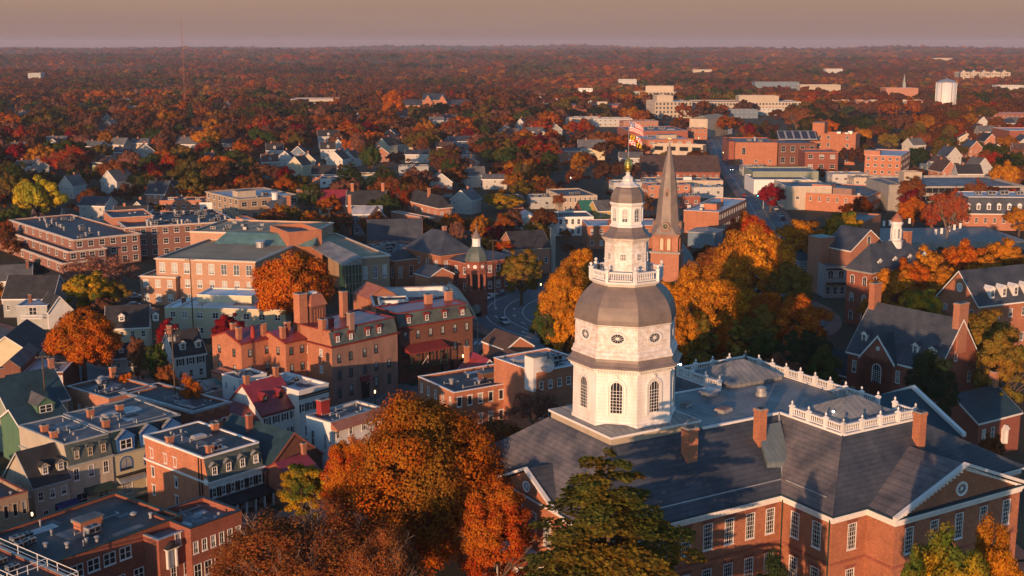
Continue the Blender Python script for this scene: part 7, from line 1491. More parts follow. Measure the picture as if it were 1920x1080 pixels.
HS = [ # photo x, y of the near foot; wall, roof, bearing, width, depth, eave, rise, ridge axis, dormer
 (30, 402, 2, 0, 20, 9, 9, 5.5, 3.5, 'x', 1), (112, 372, 0, 1, -20, 8, 9, 6, 4.5, 'y', 0), (150, 415, 0, 3, -10, 11, 10, 6.5, 3, 'x', 0), (190, 362, 0, 1, -25, 10, 12, 6, 5, 'y', 0),
 (175, 450, 1, 0, -15, 9, 10, 4, 4, 'y', 0), (215, 430, 1, 0, 10, 12, 8, 4.5, 4, 'x', 0), (240, 418, 0, 0, 5, 8, 9, 4.5, 4, 'y', 0), (62, 425, 1, 2, 8, 10, 8, 4, 2.5, 'x', 0), (305, 382, 2, 0, -15, 10, 9, 6, 4, 'x', 1), (350, 378, 4, 0, 0, 9, 9, 6, 5, 'y', 0),
 (275, 388, 4, 3, -15, 9, 9, 6, 5, 'x', 1), (90, 285, 0, 1, 20, 12, 10, 6, 4, 'x', 0), (235, 218, 0, 1, 10, 14, 10, 6, 4, 'x', 0), (420, 208, 0, 1, 10, 14, 12, 5, 4, 'x', 0), (18, 222, 4, 2, 0, 16, 10, 7, 3, 'x', 0), (60, 330, 2, 1, 30, 9, 8, 5, 4, 'y', 0),
 (500, 300, 0, 0, 10, 10, 9, 6, 4, 'x', 1), (520, 312, 0, 0, 0, 9, 9, 5, 4, 'y', 0), (545, 302, 3, 0, 0, 9, 10, 5, 4, 'y', 0), (492, 320, 2, 2, 15, 9, 8, 5, 4, 'x', 1), (597, 278, 0, 0, 10, 14, 11, 8, 4, 'x', 1), (602, 298, 0, 0, 10, 9, 8, 6, 4, 'x', 1),
 (622, 292, 0, 0, -10, 9, 10, 6, 4.5, 'y', 0), (540, 330, 1, 0, -20, 9, 10, 6, 4.5, 'y', 0), (612, 318, 0, 0, -15, 10, 11, 6, 4.5, 'y', 0), (585, 345, 4, 0, 5, 12, 9, 5, 4, 'x', 0), (565, 318, 1, 0, 10, 8, 8, 5, 4, 'y', 0), (640, 312, 0, 2, -20, 9, 9, 5, 4, 'y', 0),
 (705, 290, 1, 2, -30, 10, 10, 6, 5, 'y', 0), (742, 285, 0, 2, 0, 11, 9, 5, 4, 'x', 0), (775, 285, 0, 1, 15, 10, 9, 8, 1.5, 'x', 0), (760, 305, 0, 3, 0, 14, 9, 5, 2.5, 'x', 0), (700, 305, 4, 0, 20, 10, 9, 5, 4, 'y', 0), (820, 290, 4, 2, 10, 10, 8, 5, 3, 'x', 0), (862, 305, 0, 1, -5, 9, 8, 5, 2.5, 'x', 1), (868, 320, 4, 2, 0, 9, 8, 4.5, 3, 'y', 0),
 (845, 282, 3, 3, 20, 14, 10, 6, 3, 'x', 0), (965, 248, 0, 1, -10, 9, 9, 6, 5, 'y', 0), (1030, 178 + 80, 2, 1, 10, 10, 8, 6, 4, 'y', 0), (1085, 300, 1, 1, 0, 16, 12, 7, 5, 'x', 0), (1045, 305, 4, 1, 2, 14, 10, 7, 1.5, 'x', 0), (1162, 312, 0, 1, 0, 13, 9, 5, 3, 'x', 0), (1015, 212, 0, 1, 10, 10, 8, 6, 4, 'x', 0), (1005, 195, 0, 3, 0, 9, 8, 5, 4, 'y', 0), (1035, 200, 0, 1, 0, 10, 8, 5, 4, 'y', 0),
 (845, 400, 0, 3, -25, 10, 9, 6, 4, 'y', 0), (875, 352, 0, 1, 10, 9, 9, 6, 4, 'x', 0), (808, 370, 0, 1, 10, 10, 9, 7, 4, 'y', 0), (905, 355, 0, 1, 0, 12, 9, 5, 2, 'x', 0), (1795, 352, 0, 0, 0, 12, 9, 7, 4, 'x', 0), (1828, 340, 0, 1, 20, 10, 9, 7, 5, 'y', 0),
 (1815, 298, 4, 3, 0, 9, 14, 6, 5, 'y', 0), (1775, 312, 0, 3, 10, 9, 12, 6, 5, 'y', 0), (1845, 282, 4, 0, 0, 9, 14, 6, 5, 'y', 0), (1870, 268, 0, 1, 0, 9, 14, 6, 5, 'y', 0), (1912, 285, 0, 3, 10, 10, 9, 7, 4, 'y', 0), (1900, 300, 4, 2, -10, 12, 9, 6, 4, 'x', 0), (1765, 340, 4, 2, 10, 9, 14, 5, 5.5, 'y', 0), (1835, 262, 2, 1, 0, 12, 9, 6, 4, 'x', 0),
]
hs_done = []
rh = random.Random(21)
for i in range(46):
    px, py = (rh.uniform(10, 480), rh.uniform(192, 330)) if i < 24 else (rh.uniform(650, 1010), rh.uniform(190, 270)) if i < 38 else (rh.uniform(1700, 1910), rh.uniform(225, 320))
    HS.append((px, py, rh.choice([2, 6, 5, 4, 3, 0]), rh.choice([1, 1, 2, 3]), rh.uniform(-25, 25), rh.uniform(8, 13), rh.uniform(8, 11), rh.uniform(4.5, 6), rh.uniform(2.5, 4.5), rh.choice('xxy'), 0))
for i, (px, py, wc, rc, an, w, d, h, rise, ax, dm_) in enumerate(HS):
    o = small_house(px, py, wc, rc, an, w, d, h, rise, ax, 'x', None, bool(dm_))
    if o: hs_done.append((o, HM[wc][0], RMs[rc][0], ax, px, py))
# named buildings of that quarter
b = B('brick_row', 'brick shop row with white roof edge and narrow windows, left of black hipped roof', 'building', (800, 410), 7.5, 38, xr=815, xl=733, wall=BR3, roof=('flat', .4), rmat=MEML, trim=WHITE, far=True, win={'L': W_(9, 1, .8, 1.8)})
b = B('brick_house', 'square brick house with black hipped roof behind the narrow-windowed shops', 'house', (822, 391), 9, 30, xr=846, xl=762, wall=BR3, roof=('hip', 4.5, .5), rmat=SHING, trim=WHITE, far=True, win={'L': W_(5, 2, 1, 1.6), 'R': W_(2, 2, 1, 1.6)}); chimney(b, 2, 12, 10, 15.5, 1, .8)
b = B('gothic_house', 'grey gabled villa with rounded white roof and tall brick chimney', 'house', (662, 402), 8, 8, xr=716, d=10, wall=BLUEG, roof=('gable', 'x', 2.4, .4), rmat=MEML, trim=WHITE, far=True, win={'R': W_(4, 2, 1.2, 2)}); chimney(b, -1.2, 3, 0, 15, 1.2, 1.2, BR3)
b = B('gothic_house', 'brick villa with twin steep gables and arched white window', 'house', (690, 418), 6.5, 10, xr=732, d=9, wall=BRD, roof=('gable', 'y', 5, .3), rmat=SHINGB, trim=WHITE, far=True, win={'R': W_(2, 1, 1.6, 2.6, st='arch')})
b = B('large_house', 'long black-roofed house behind the two gabled villas', 'house', (650, 385), 8, 4, xr=722, d=12, wall=BRD, roof=('gable', 'x', 5, .3), rmat=SHING, trim=WHITE, far=True); chimney(b, 14, 6, 12, 16, 1.2, 1); chimney(b, 2, 6, 12, 16, 1.2, 1)
b = B('red_roof_house', 'house with bright maroon cross-gabled roof and cream walls', 'house', (598, 385), 6, 6, xr=650, d=12, wall=CREAM, roof=('gable', 'x', 5.5, .4), rmat=SEAMR, trim=WHITE, far=True, win={'R': W_(4, 1, 1, 1.5)})
b = B('school_building', 'far brick school with two tall gables and white centre bay', 'school', (792, 188), 16, 0, xr=832, d=30, wall=BR, roof=('gable', 'x', 6, .4), rmat=SLATE, trim=TAN, far=True, win={'R': W_(5, 2, 3, 3)})
block(b, 1, -3, 9, 3, 0, 14, BR, ('gable', 'y', 7, .3), None, SLATE, TAN, far=True); block(b, 15, -3, 9, 3, 0, 14, BR, ('gable', 'y', 7, .3), None, SLATE, TAN, far=True); block(b, -24, 4, 24, 18, 0, 11, BR, ('gable', 'x', 5, .3), None, SLATE, TAN, far=True); block(b, b['w'], 4, 24, 18, 0, 11, BR, ('gable', 'x', 5, .3), None, SLATE, TAN, far=True)
b = B('long_pale_building', 'far long low building with pale flat roof in the upper left woods', 'building', (545, 186), 14, 2, xr=632, d=30, wall=TAN, roof=('flat', .4), rmat=MEML, trim=WHITE, far=True, win={'R': W_(20, 2, 3, 2)})
b = B('far_white_building', 'tiny white building in the woods near the left edge', 'building', (52, 138), 14, 0, xr=76, d=20, wall=GREYW, roof=('flat', .4), rmat=MEML, far=True)
b = B('far_resort_building', 'far pale building with a row of gables, right edge', 'building', (1800, 137), 16, 0, xr=1895, d=30, wall=TAN, roof=('flat', .4), rmat=SLATE, trim=WHITE, far=True, win={'R': W_(24, 2, 4, 3)})
for i in range(5): block(b, i * b['w'] / 5, -4, 11, 10, 0, 15, TAN, ('gable', 'y', 5.5, .4), {'R': W_(2, 3, 2.4, 3)}, SLATE, WHITE, far=True)
b = B('far_office', 'far horizontal pale building close under the horizon on the right', 'building', (1752, 108), 12, 0, xr=1786, d=40, wall=TAN, roof=('flat', .4), rmat=MEML, far=True)
b = B('far_brick_building', 'brick building cut by the right edge level with the pines', 'building', (1893, 245), 13, 0, xr=1960, d=30, wall=BR2, roof=('flat', .4), rmat=MEML, trim=WHITE, far=True)
mx_, my_ = un(346, 170, 20); ma_ = empty('radio_mast', (mx_, my_, 0), 0, 'thin tall radio mast crossing the horizon in the upper left', 'mast')
m = MB()
for k in range(3): a = k * 2.094; m.tube((1.0 * math.cos(a), 1.0 * math.sin(a), 0), (.5 * math.cos(a), .5 * math.sin(a), 96), .08, .06, RUST, 4)
for k in range(32):
    z = k * 3; 
    for q in range(3):
        a, c_ = q * 2.094, (q + 1) * 2.094; m.tube((math.cos(a), math.sin(a), z), (math.cos(c_), math.sin(c_), z + 3), .05, .05, RUST, 3)
m.build('lattice', ma_)
sx_, sy_ = un(1695, 160, 10); m = MB(); m.box(-2, -2, -5, 2, 2, 14, GREYW); m.lathe([(1.8, 14), (1.4, 18), (.1, 27)], 8, GREYW); m = m.build('church_steeple', None, (sx_, sy_, 0)); tag(m, 'tiny far white church steeple above the woods, right of centre', 'steeple')

# houses just outside the frame, whose shadows fall across the lower street
OFF = [(-92, 150, 6), (-104, 172, 7), (-84, 128, 7), (-98, 112, 7), (-76, 106, 8), (-118, 195, 7), (-70, 82, 8), (-90, 84, 9), (-130, 218, 7)]
for i, (x, y, h) in enumerate(OFF):
    r_ = empty('row_house', (x, y, gh(x, y)), R(48), 'town house of the shopping street standing beyond the left edge of the photo', 'house', 'town houses outside the photo'); FOOT.append((x, y, math.cos(R(48)), math.sin(R(48)), 11, 13))
    block(r_, 0, 0, 11, 13, 0, h, (BR2, BEIGE, BR3)[i % 3], ('gable', 'x', 3, .3), {'R': W_(3, 3, .9, 1.5)}, SHING, WHITE, far=True)
rn = random.Random(5)
for i, (x, y, t_, r) in enumerate([(-24, 66, 19, 6), (-12, 76, 18, 5.5), (4, 68, 15, 5), (-38, 84, 17, 6), (-6, 46, 17, 6)]):
    tree('broad', x, y, t_, r, rn.choice(['orange', 'golden', 'rust', 'olive']), 'autumn tree on the lawn below the camera, outside the photo', 'mid', 'lawn trees outside the photo', i, )

# ------------------------------------------------------------------ labels for the quarter houses: colour, roof and neighbours
ordn = ['leftmost', 'second from left', 'third from left', 'fourth from left', 'fifth from left', 'sixth from left', 'seventh from left', 'eighth from left', 'ninth from left', 'tenth from left', 'eleventh from left', 'twelfth from left', 'thirteenth from left', 'fourteenth from left']
def zone(px):
    return ('far left' if px < 330 else 'left of centre' if px < 680 else 'centre' if px < 940 else 'right of centre' if px < 1300 else 'far right')
def auto_label(items, fmt, grp):
    by = {}
    for it in items: by.setdefault((it[1], zone(it[2])), []).append(it)
    for (desc, zn), L_ in by.items():
        L_.sort(key=lambda q: q[2])
        for i, it in enumerate(L_):
            it[0]['label'] = fmt.format(desc=desc, zone=zn) if len(L_) == 1 else (f"{ordn[i]} of the " + fmt.format(desc=desc, zone=zn).replace('house', 'houses', 1).replace(' tree ', ' trees ', 1) if i < 14 else f"number {i} " + desc)
            it[0]['group'] = grp
auto_label([(o, f"{c} {'front-gabled' if ax == 'y' else 'side-gabled'} house with {rc} roof", px, py) for o, c, rc, ax, px, py in hs_done], '{desc}, {zone}', 'houses among the trees')

# ------------------------------------------------------------------ trees between the houses: 140 one by one, the rest as one woodland
COLS = ['rust', 'rust', 'brown', 'orange', 'green', 'red', 'olive', 'green', 'golden', 'dark green', 'brown', 'red and orange', 'crimson', 'olive', 'pinkish', 'rust']
rn = random.Random(77); items = []; tries = 0
HP = [(o.location.x + 4, o.location.y) for o, *_ in hs_done]
for q in FBX: HP += [(q[0] + k * 8, q[1]) for k in range(-int(q[2] / 8), int(q[2] / 8) + 1)]
ROADS = [(WEST, 10), (FRANK, 8), (MAIN, 9), (CATH, 7), (SCH, 7)]
def on_road(x, y, m=0):
    for pts, wd in ROADS:
        for (ax, ay), (bx, by) in zip(pts, pts[1:]):
            L2 = (bx - ax) ** 2 + (by - ay) ** 2; t = max(0, min(1, ((x - ax) * (bx - ax) + (y - ay) * (by - ay)) / L2))
            if math.hypot(x - ax - t * (bx - ax), y - ay - t * (by - ay)) < wd + m: return True
    return abs(math.hypot(x - CC[0], y - CC[1]) - 38) < 12 + m
def open_town(x, y):
    """the built-up middle has few trees"""
    px, py = pj(x, y, 0)
    if 225 < px < 1010 and y < (420 if px < 900 else 350): return True
    if px <= 260 and 325 < y < 400: return True
    if 1560 < px < 1900 and 290 < y < 440: return True
    if 1040 < px < 1700 and y < 1000: return rn.random() < .88
    return False
while len(items) < 165 and tries < 9000:
    tries += 1; y = 290 + 620 * rn.random() ** 1.1; x = y * rn.uniform(-.43, .43)
    r = rn.uniform(3.4, 6.2) if y < 470 else rn.uniform(5.0, 8.4)
    if inside(x, y, r * .55) or on_road(x, y, 1) or open_town(x, y): continue
    if any((x - a) ** 2 + (y - b_) ** 2 < (.62 * (r + c)) ** 2 for a, b_, c in TREES): continue
    px, py = pj(x, y, 8)
    if not (-20 < px < 1940): continue
    if any(abs(x * h_[1] / y - h_[0]) < 5 + r and 0 < h_[1] - y < 70 for h_ in HP): continue
    col = rn.choice(COLS); kind = 'con' if col in ('dark green',) and rn.random() < .6 else 'broad'; res = rn.choice(['mid', 'mid', 'thin']) if y < 650 else 'mid'
    o = tree(kind, x, y, rn.uniform(8, 13) + (5 if y > 470 else 0), r if kind == 'broad' else r * .7, col, 'x', res, None, tries)
    for ch in o.children:
        if 'tint' in ch.keys(): ch['tint'] = [v * .8 for v in ch['tint']]; ch['tint2'] = [v * .75 for v in ch['tint2']]
    nearb = 'half-bare ' if res == 'thin' else ''
    band_ = 'near the rooftops' if y < 430 else 'midway back' if y < 600 else 'far back'
    items.append((o, f"{nearb}{col} {'pine' if kind == 'con' else 'tree'} {band_}", px, py))
auto_label(items, '{desc}, {zone}', 'autumn trees between the houses')

def woodland():
    pts, tint, tint2, scl, idx, rot = [], [], [], [], [], []
    rs = random.Random(99)
    WP = [['rust', 'orange', 'rust', 'brown', 'golden'], ['brown', 'olive', 'olive', 'dark green', 'green', 'rust'], ['rust', 'red', 'rust', 'brown', 'orange'], ['orange', 'rust', 'brown', 'olive', 'brown', 'pinkish']]
    def add(x, y, s, low=0):
        n_ = mnoise.noise(Vector((x * .006, y * .004, 5))) * 2.2 + rs.gauss(0, .3)
        col = rs.choice(WP[1] if n_ < -.35 else WP[3] if n_ < .1 else WP[0] if n_ < .5 else WP[2]); a, b_ = PAL[col]; j = rs.uniform(.62, .9) * (.78 + .5 * mnoise.noise(Vector((x * .0035, y * .0016, 9))))
        pts.append((x, y, gh(x, y) - low)); tint.append([v * j for v in a]); tint2.append([v * j for v in b_]); scl.append((s, s, s * rs.uniform(.6, .95))); idx.append(rs.randrange(4) + (4 if y < 1150 else 0)); rot.append(rs.uniform(0, 6.28))
    # y bands: spacing and crown size grow with distance, where only the canopy surface shows
    y = 300.0
    while y < 9800:
        sp = 10.5 if y < 450 else 13.5 if y < 1300 else 13.5 + (y - 1300) * .0046
        hw = y * .43 + 30; x = -hw
        while x < hw:
            xx, yy = x + rs.uniform(-.45, .45) * sp, y + rs.uniform(-.45, .45) * sp
            x += sp
            if yy < 950:
                if inside(xx, yy, 4.0) or on_road(xx, yy, 2) or False: continue
                if yy < 1000 and open_town(xx, yy):
                    if rs.random() < .4 and yy > 400: add(xx, yy, rs.uniform(.25, .5))
                    continue
                if any((xx - a) ** 2 + (yy - b_) ** 2 < (.7 * c + 3.5) ** 2 for a, b_, c in TREES): continue
                if yy < 520 and rs.random() < .5: continue
                # keep the fronts of the houses in view
                if any(abs(xx * h_[1] / yy - h_[0]) < 9 and 0 < h_[1] - yy < 72 for h_ in HP):
                    if rs.random() < .55: add(xx, yy, rs.uniform(.3, .5))
                    continue
            elif yy < 3000:
                if inside(xx, yy, 5): continue
                if any(abs(xx * h_[1] / yy - h_[0]) < 9 and 0 < h_[1] - yy < 110 for h_ in HP): continue
                if any(abs(xx * h_[1] / yy - h_[0]) < h_[2] and 0 < h_[1] - yy < h_[3] for h_ in FRONT):
                    if rs.random() < .6: add(xx, yy, rs.uniform(.3, .5))
                    continue
            s = sp / 9.5 * rs.uniform(.8, 1.4) * (1.0 if yy > 900 else .85)
            add(xx, yy, s, 0 if yy < 1500 else (s - 1) * 9.5)
        y += sp * (1 if y < 3000 else 1.5)
    me = bpy.data.meshes.new('woodland'); me.vertices.add(len(pts)); me.vertices.foreach_set('co', np.array(pts, np.float32).ravel())
    def attr(n, t, data): a = me.attributes.new(n, t, 'POINT'); a.data.foreach_set('vector' if t == 'FLOAT_VECTOR' else 'value', np.array(data, np.float32 if t != 'INT' else np.int32).ravel())
    attr('tint', 'FLOAT_VECTOR', tint); attr('tint2', 'FLOAT_VECTOR', tint2); attr('scl', 'FLOAT_VECTOR', scl); attr('idx', 'INT', idx)
    attr('rot', 'FLOAT_VECTOR', [(0, 0, r) for r in rot])
    ob = put('woodland', me); ob['kind'] = 'stuff'; tag(ob, 'autumn woodland rolling away behind the town to the horizon', 'woodland', kind='stuff')
    g = bpy.data.node_groups.new('woodland', 'GeometryNodeTree'); g.interface.new_socket('Geometry', in_out='INPUT', socket_type='NodeSocketGeometry'); g.interface.new_socket('Geometry', in_out='OUTPUT', socket_type='NodeSocketGeometry')
    gi = g.nodes.new('NodeGroupInput'); go = g.nodes.new('NodeGroupOutput'); L = g.links
    col = bpy.data.collections.new('crown_kinds')
    rs2 = np.random.RandomState(3)
    for k in range(8):
        m_ = proto_broad((900, 3000)[k // 4], (.62, .36)[k // 4], 40 + k, 5, 9, 2.0, (34, 60)[k // 4], .3, 'woodland_crown', LEAFI)
        o = bpy.data.objects.new('woodland_crown', m_); col.objects.link(o)
    ci = g.nodes.new('GeometryNodeCollectionInfo'); ci.inputs['Collection'].default_value = col; ci.inputs['Separate Children'].default_value = True; ci.inputs['Reset Children'].default_value = True
    ip = g.nodes.new('GeometryNodeInstanceOnPoints'); L.new(gi.outputs[0], ip.inputs['Points']); L.new(ci.outputs[0], ip.inputs['Instance']); ip.inputs['Pick Instance'].default_value = True
    def na(n, t): a = g.nodes.new('GeometryNodeInputNamedAttribute'); a.data_type = t; a.inputs['Name'].default_value = n; return a.outputs['Attribute']
    L.new(na('idx', 'INT'), ip.inputs['Instance Index']); L.new(na('scl', 'FLOAT_VECTOR'), ip.inputs['Scale']); L.new(na('rot', 'FLOAT_VECTOR'), ip.inputs['Rotation'])
    L.new(ip.outputs[0], go.inputs[0])
    md_ = ob.modifiers.new('scatter', 'NODES'); md_.node_group = g
    print('woodland', len(pts))
FRONT = []
for px, py, hw in ((1120, 222, 55), (1265, 220, 45), (1345, 222, 45), (1445, 225, 60), (1230, 205, 50), (812, 196, 26), (590, 192, 42), (1650, 215, 100), (1771, 222, 16), (65, 140, 14), (1848, 142, 48), (1560, 300, 60)):
    x, y = un(px, py, 2); FRONT.append((x, y, hw * y / FPX, (330 if hw == 16 else 190) if y < 1500 else 200))
woodland()

# ------------------------------------------------------------------ vehicles, poles, lamps
def car_protos():
    P = {}
    for nm, cc in (('white', (.62, .62, .62)), ('black', (.02, .02, .025)), ('grey', (.16, .17, .18)), ('red', (.30, .02, .02)), ('blue', (.03, .07, .16)), ('silver', (.40, .41, .42))):
        pm = plain('car_paint_' + nm, cc, .25, .1, .6); mb = MB()
        L_ = [(-2.2, .35), (-2.2, .8), (-1.5, .95), (1.35, .95), (2.15, .82), (2.25, .4)]
        mb.hexa([(x, -.86, z) for x, z in L_], [(x, .86, z) for x, z in L_], pm)
        cb = MB(); cb.hexa([(-1.55, -.8, .95), (1.2, -.8, .95), (1.2, .8, .95), (-1.55, .8, .95)], [(-1.1, -.62, 1.46), (.45, -.62, 1.46), (.45, .62, 1.46), (-1.1, .62, 1.46)], GLASSD)
        rf = MB(); rf.hexa([(-1.12, -.64, 1.44), (.47, -.64, 1.44), (.47, .64, 1.44), (-1.12, .64, 1.44)], [(-1.0, -.55, 1.52), (.35, -.55, 1.52), (.35, .55, 1.52), (-1.0, .55, 1.52)], pm)
        wh = MB(); wh.tube((0, -.1, 0), (0, .1, 0), .33, .33, RUBBER, 12); wh.tube((0, -.12, 0), (0, .12, 0), .18, .18, METAL, 8)
        P[nm] = (mb.mesh('body'), cb.mesh('cabin_glass'), rf.mesh('roof'), wh.mesh('wheel'))
    return P
CARS = car_protos()
def car(x, y, ang, col, label, lights=None, z=None, name='car'):
    r_ = empty(name, (x, y, (gh(x, y) if z is None else z) + .14), R(ang), label, 'car', 'cars in the streets')
    b_, c_, f_, w_ = CARS[col]; put('body', b_, r_); put('cabin_glass', c_, r_); put('roof', f_, r_)
    for wx in (-1.35, 1.4):
        for wy in (-.8, .8): put('wheel', w_, r_, (wx, wy, .33))
    if lights:
        for s_ in (-.62, .62):
            l = MB(); l.box(-.03, -.16, -.08, .03, .16, .08, LAMPR if lights == 'tail' else LAMPC); l.build('tail_light' if lights == 'tail' else 'headlight', r_, (-2.24 if lights == 'tail' else 2.26, s_, .66))
def along(pts, s, off):
    """point s metres along a street, off metres to its right; with its bearing"""
    for (ax, ay), (bx, by) in zip(pts, pts[1:]):
        l_ = math.dist((ax, ay), (bx, by))
        if s <= l_: t = s / l_; ux, uy = (bx - ax) / l_, (by - ay) / l_; return ax + ux * s + uy * off, ay + uy * s - ux * off, math.degrees(math.atan2(uy, ux))
        s -= l_
    return None
for s, off, col, lt, lab in ((285, 2.2, 'white', 'tail', 'white car with red tail lights driving away up the main street'), (150, 5.2, 'black', None, 'black car parked nearest on the right kerb of the main street'), (160, 5.2, 'silver', None, 'silver car parked behind the black one on the main street'),
        (205, 5.2, 'grey', None, 'grey car parked on the right kerb halfway up the main street'), (350, -2.2, 'grey', 'head', 'grey car with headlights coming down the far main street'), (400, 2.2, 'red', 'tail', 'red car farthest up the main street'), (330, 5.3, 'blue', None, 'blue car parked right of the white tail-lit one'), (372, 5.3, 'black', None, 'black car parked farthest up the main street'), (120, -5.2, 'grey', None, 'grey car parked on the left kerb, lowest on the main street'), (132, -5.2, 'white', None, 'white car parked on the left kerb behind the lowest grey one'), (230, -5.2, 'red', None, 'red car parked on the left kerb beside the parking garage'), (215, -5.2, 'blue', None, 'blue car parked on the left kerb near the parking garage'), (182, 5.2, 'silver', None, 'silver car parked on the right kerb by the low white shops'), (95, 1.8, 'black', 'head', 'black car waiting below the traffic signals')):
    p = along(WEST, s, off); car(p[0], p[1], p[2] + (180 if lt == 'head' else 0), col, lab, lt)
for i, (px, py, col, an, lab) in enumerate(((230, 590, 'grey', 20, 'grey car in the small lot, leftmost'), (240, 583, 'black', 20, 'black car in the small lot beside the grey one'), (252, 577, 'blue', 25, 'blue car in the small lot, middle'), (272, 590, 'black', 80, 'black car facing the courthouse wall in the small lot'), (286, 588, 'silver', 80, 'silver car rightmost in the small lot'), (252, 560, 'white', 20, 'white car parked by the evergreen beside the courthouse'))):
    x, y = atgrd(px, py); car(x, y, an, col, lab)
for i, (an_, col, off, lab) in enumerate(((172, 'black', 45.4, 'black car parked by the arched tower door on the circular road'), (200, 'silver', 40.5, 'silver car driving on the circular road left of the big dome'), (158, 'white', 45.6, 'white car parked outside the post office'), (150, 'grey', 45.6, 'grey car parked outside the post office beside the white one'))):
    car(CC[0] + off * math.cos(R(an_)), CC[1] + off * math.sin(R(an_)), an_ + 90, col, lab)
def pole(px, pyt, D, label, arms=1, lamp=False):
    z = CAM_H - (pyt - HORIZ) * D / FPX; x = (px - 960) * D / FPX; g = gh(x, D); h = z - g
    r_ = empty('utility_pole', (x, D, g), R(20), label, 'pole', 'wooden utility poles')
    m = MB(); m.tube((0, 0, -1), (0, 0, h), .16, .11, WOOD, 8); m.build('post', r_)
    for k in range(arms): m = MB(); m.box(-1.2, -.06, h - .5 - k * 1.2, 1.2, .06, h - .36 - k * 1.2, WOOD); [m.lathe([(.05, h - .36 - k * 1.2), (.05, h - .18 - k * 1.2)], 6, METAL, q) for q in (-1.0, -.5, .5, 1.0)]; m.build('crossarm', r_)
    if lamp:
        for q in (-.45, .45, 0): m = MB(); m.lathe([(.24, h - 2.6), (.24, h - 1.7), (.1, h - 1.55)], 10, METAL, q, .3); m.build('transformer', r_)
    return (x, D, z)
pl = [pole(305, 617, 212, 'utility pole with transformers beside the black-roofed cottage', 2, True), pole(844, 282, 700, 'utility pole left of the two near the brick gable house', 1), pole(852, 283, 690, 'utility pole close right of its twin in the central quarter', 1), pole(883, 280, 700, 'utility pole with crossarm right of the pair in the central quarter', 2), pole(1007, 280, 705, 'utility pole left of the little red row houses', 2),
      pole(615, 385, 430, 'utility pole in front of the villas, beside the teal roof', 1), pole(602, 408, 425, 'shorter utility pole left of the teal roof corner', 2), pole(844, 380, 430, 'utility pole behind the post office roof', 2), pole(699, 352, 520, 'utility pole among the villas, left of the pines', 0), pole(52, 672, 210, 'dark utility pole by the white french windows', 1), pole(347, 482, 290, 'utility pole in front of the courthouse left corner', 1), pole(924, 446, 345, 'utility pole right of the domed corner tower', 1)]
wm = MB()
for a, b_ in ((pl[1], pl[2]), (pl[2], pl[3]), (pl[3], pl[4])):
    for o in (-.8, .8):
        P0 = None
        for k in range(9):
            t = k / 8; p = (a[0] + (b_[0] - a[0]) * t, a[1] + (b_[1] - a[1]) * t + o, a[2] + (b_[2] - a[2]) * t - 3 * t * (1 - t) - .2)
            if P0: wm.tube(P0, p, .05, .05, BLACK, 3)
            P0 = p
w_ = wm.build('power_line'); tag(w_, 'overhead power lines strung between the poles of the central quarter', 'cable')
def lamp(px, py, h, label, mat=None, D=None):
    x, y = atgrd(px, py, h) if D is None else ((px - 960) * D / FPX, D); g = gh(x, y); mat = mat or LAMPW
    r_ = empty('street_lamp', (x, y, g), 0, label, 'street lamp', 'lit street lamps')
    m = MB(); m.tube((0, 0, -.5), (0, 0, h - .35), .09, .06, BLACK, 8); m.lathe([(.1, h - .35), (.22, h - .2), (.26, h + .3), (.05, h + .5)], 8, BLACK) if 0 else None; m.box(-.2, -.2, h - .4, .2, .2, h - .32, BLACK); m.hexa([(-.25, -.25, h + .3), (.25, -.25, h + .3), (.25, .25, h + .3), (-.25, .25, h + .3)], [(-.04, -.04, h + .6), (.04, -.04, h + .6), (.04, .04, h + .6), (-.04, .04, h + .6)], BLACK); m.build('post', r_)
    m = MB(); m.lathe([(.10, h - .32), (.13, h - .1), (.13, h + .1), (.08, h + .29)], 8, mat); m.build('lamp_globe', r_)
for px, py, h, lab, mt in ((60, 963, 4, 'glowing orange street lamp beside the navy awning', LAMPW), (222, 648, 5, 'warm lamp by the trees right of the orange crown', LAMPW), (896, 552, 5, 'lamp at the arched door of the domed corner tower', LAMPW), (868, 667, 4, 'orange lamp at the hotel wing corner', LAMPW), (703, 734, 3.5, 'small lamp at the hotel entrance', LAMPW), (1014, 533, 4, 'lamp under the olive tree by the circle', LAMPW), (1342, 437, 4, 'lamp at the foot of the main street, right of the spire', LAMPW),
        (1318, 444, 4, 'lamp hanging near the blue-grey awning roof', LAMPW), (1334, 442, 4, 'second lamp near the blue-grey awning roof', LAMPW), (1310, 259, 6, 'far lamp on the left of the main street', LAMPW), (1356, 286, 6, 'far lamp on the right kerb of the main street', LAMPW), (1645, 352, 6, 'white lamp beneath the orange apartment block, left', LAMPC), (1655, 352, 6, 'white lamp beneath the orange apartment block, right', LAMPC), (1704, 137, 8, 'tiny far light above the woods, left of three', LAMPC), (1732, 137, 8, 'tiny far light above the woods, middle of three', LAMPC), (1744, 137, 8, 'tiny far light above the woods, right of three', LAMPC), (1070, 333, 6, 'white lamp among the brown trees behind the tan building', LAMPC), (1001, 812 + 90, 5, 'warm lamp by the portico under the maple', LAMPW)):
    lamp(px, py, h, lab, mt)
fx, fy = 8.3 + SHX + 4, SHY + 6
m = MB(); m.box(-.7, -.15, 0, .7, .15, .5, BLACK); m.box(-.5, -.17, .15, .5, -.15, .38, LAMPC); m.tube((0, 0, -.8), (0, 0, 0), .05, .05, METAL)
c_, s_ = math.cos(R(SA)), math.sin(R(SA)); o = m.build('floodlight', None, (SHX + 19.2 * c_ - 13.9 * s_, SHY + 19.2 * s_ + 13.9 * c_, ZD + 1.2), R(-5)); tag(o, 'lit white floodlight at the rear left corner of the roof balustrade', 'floodlight')
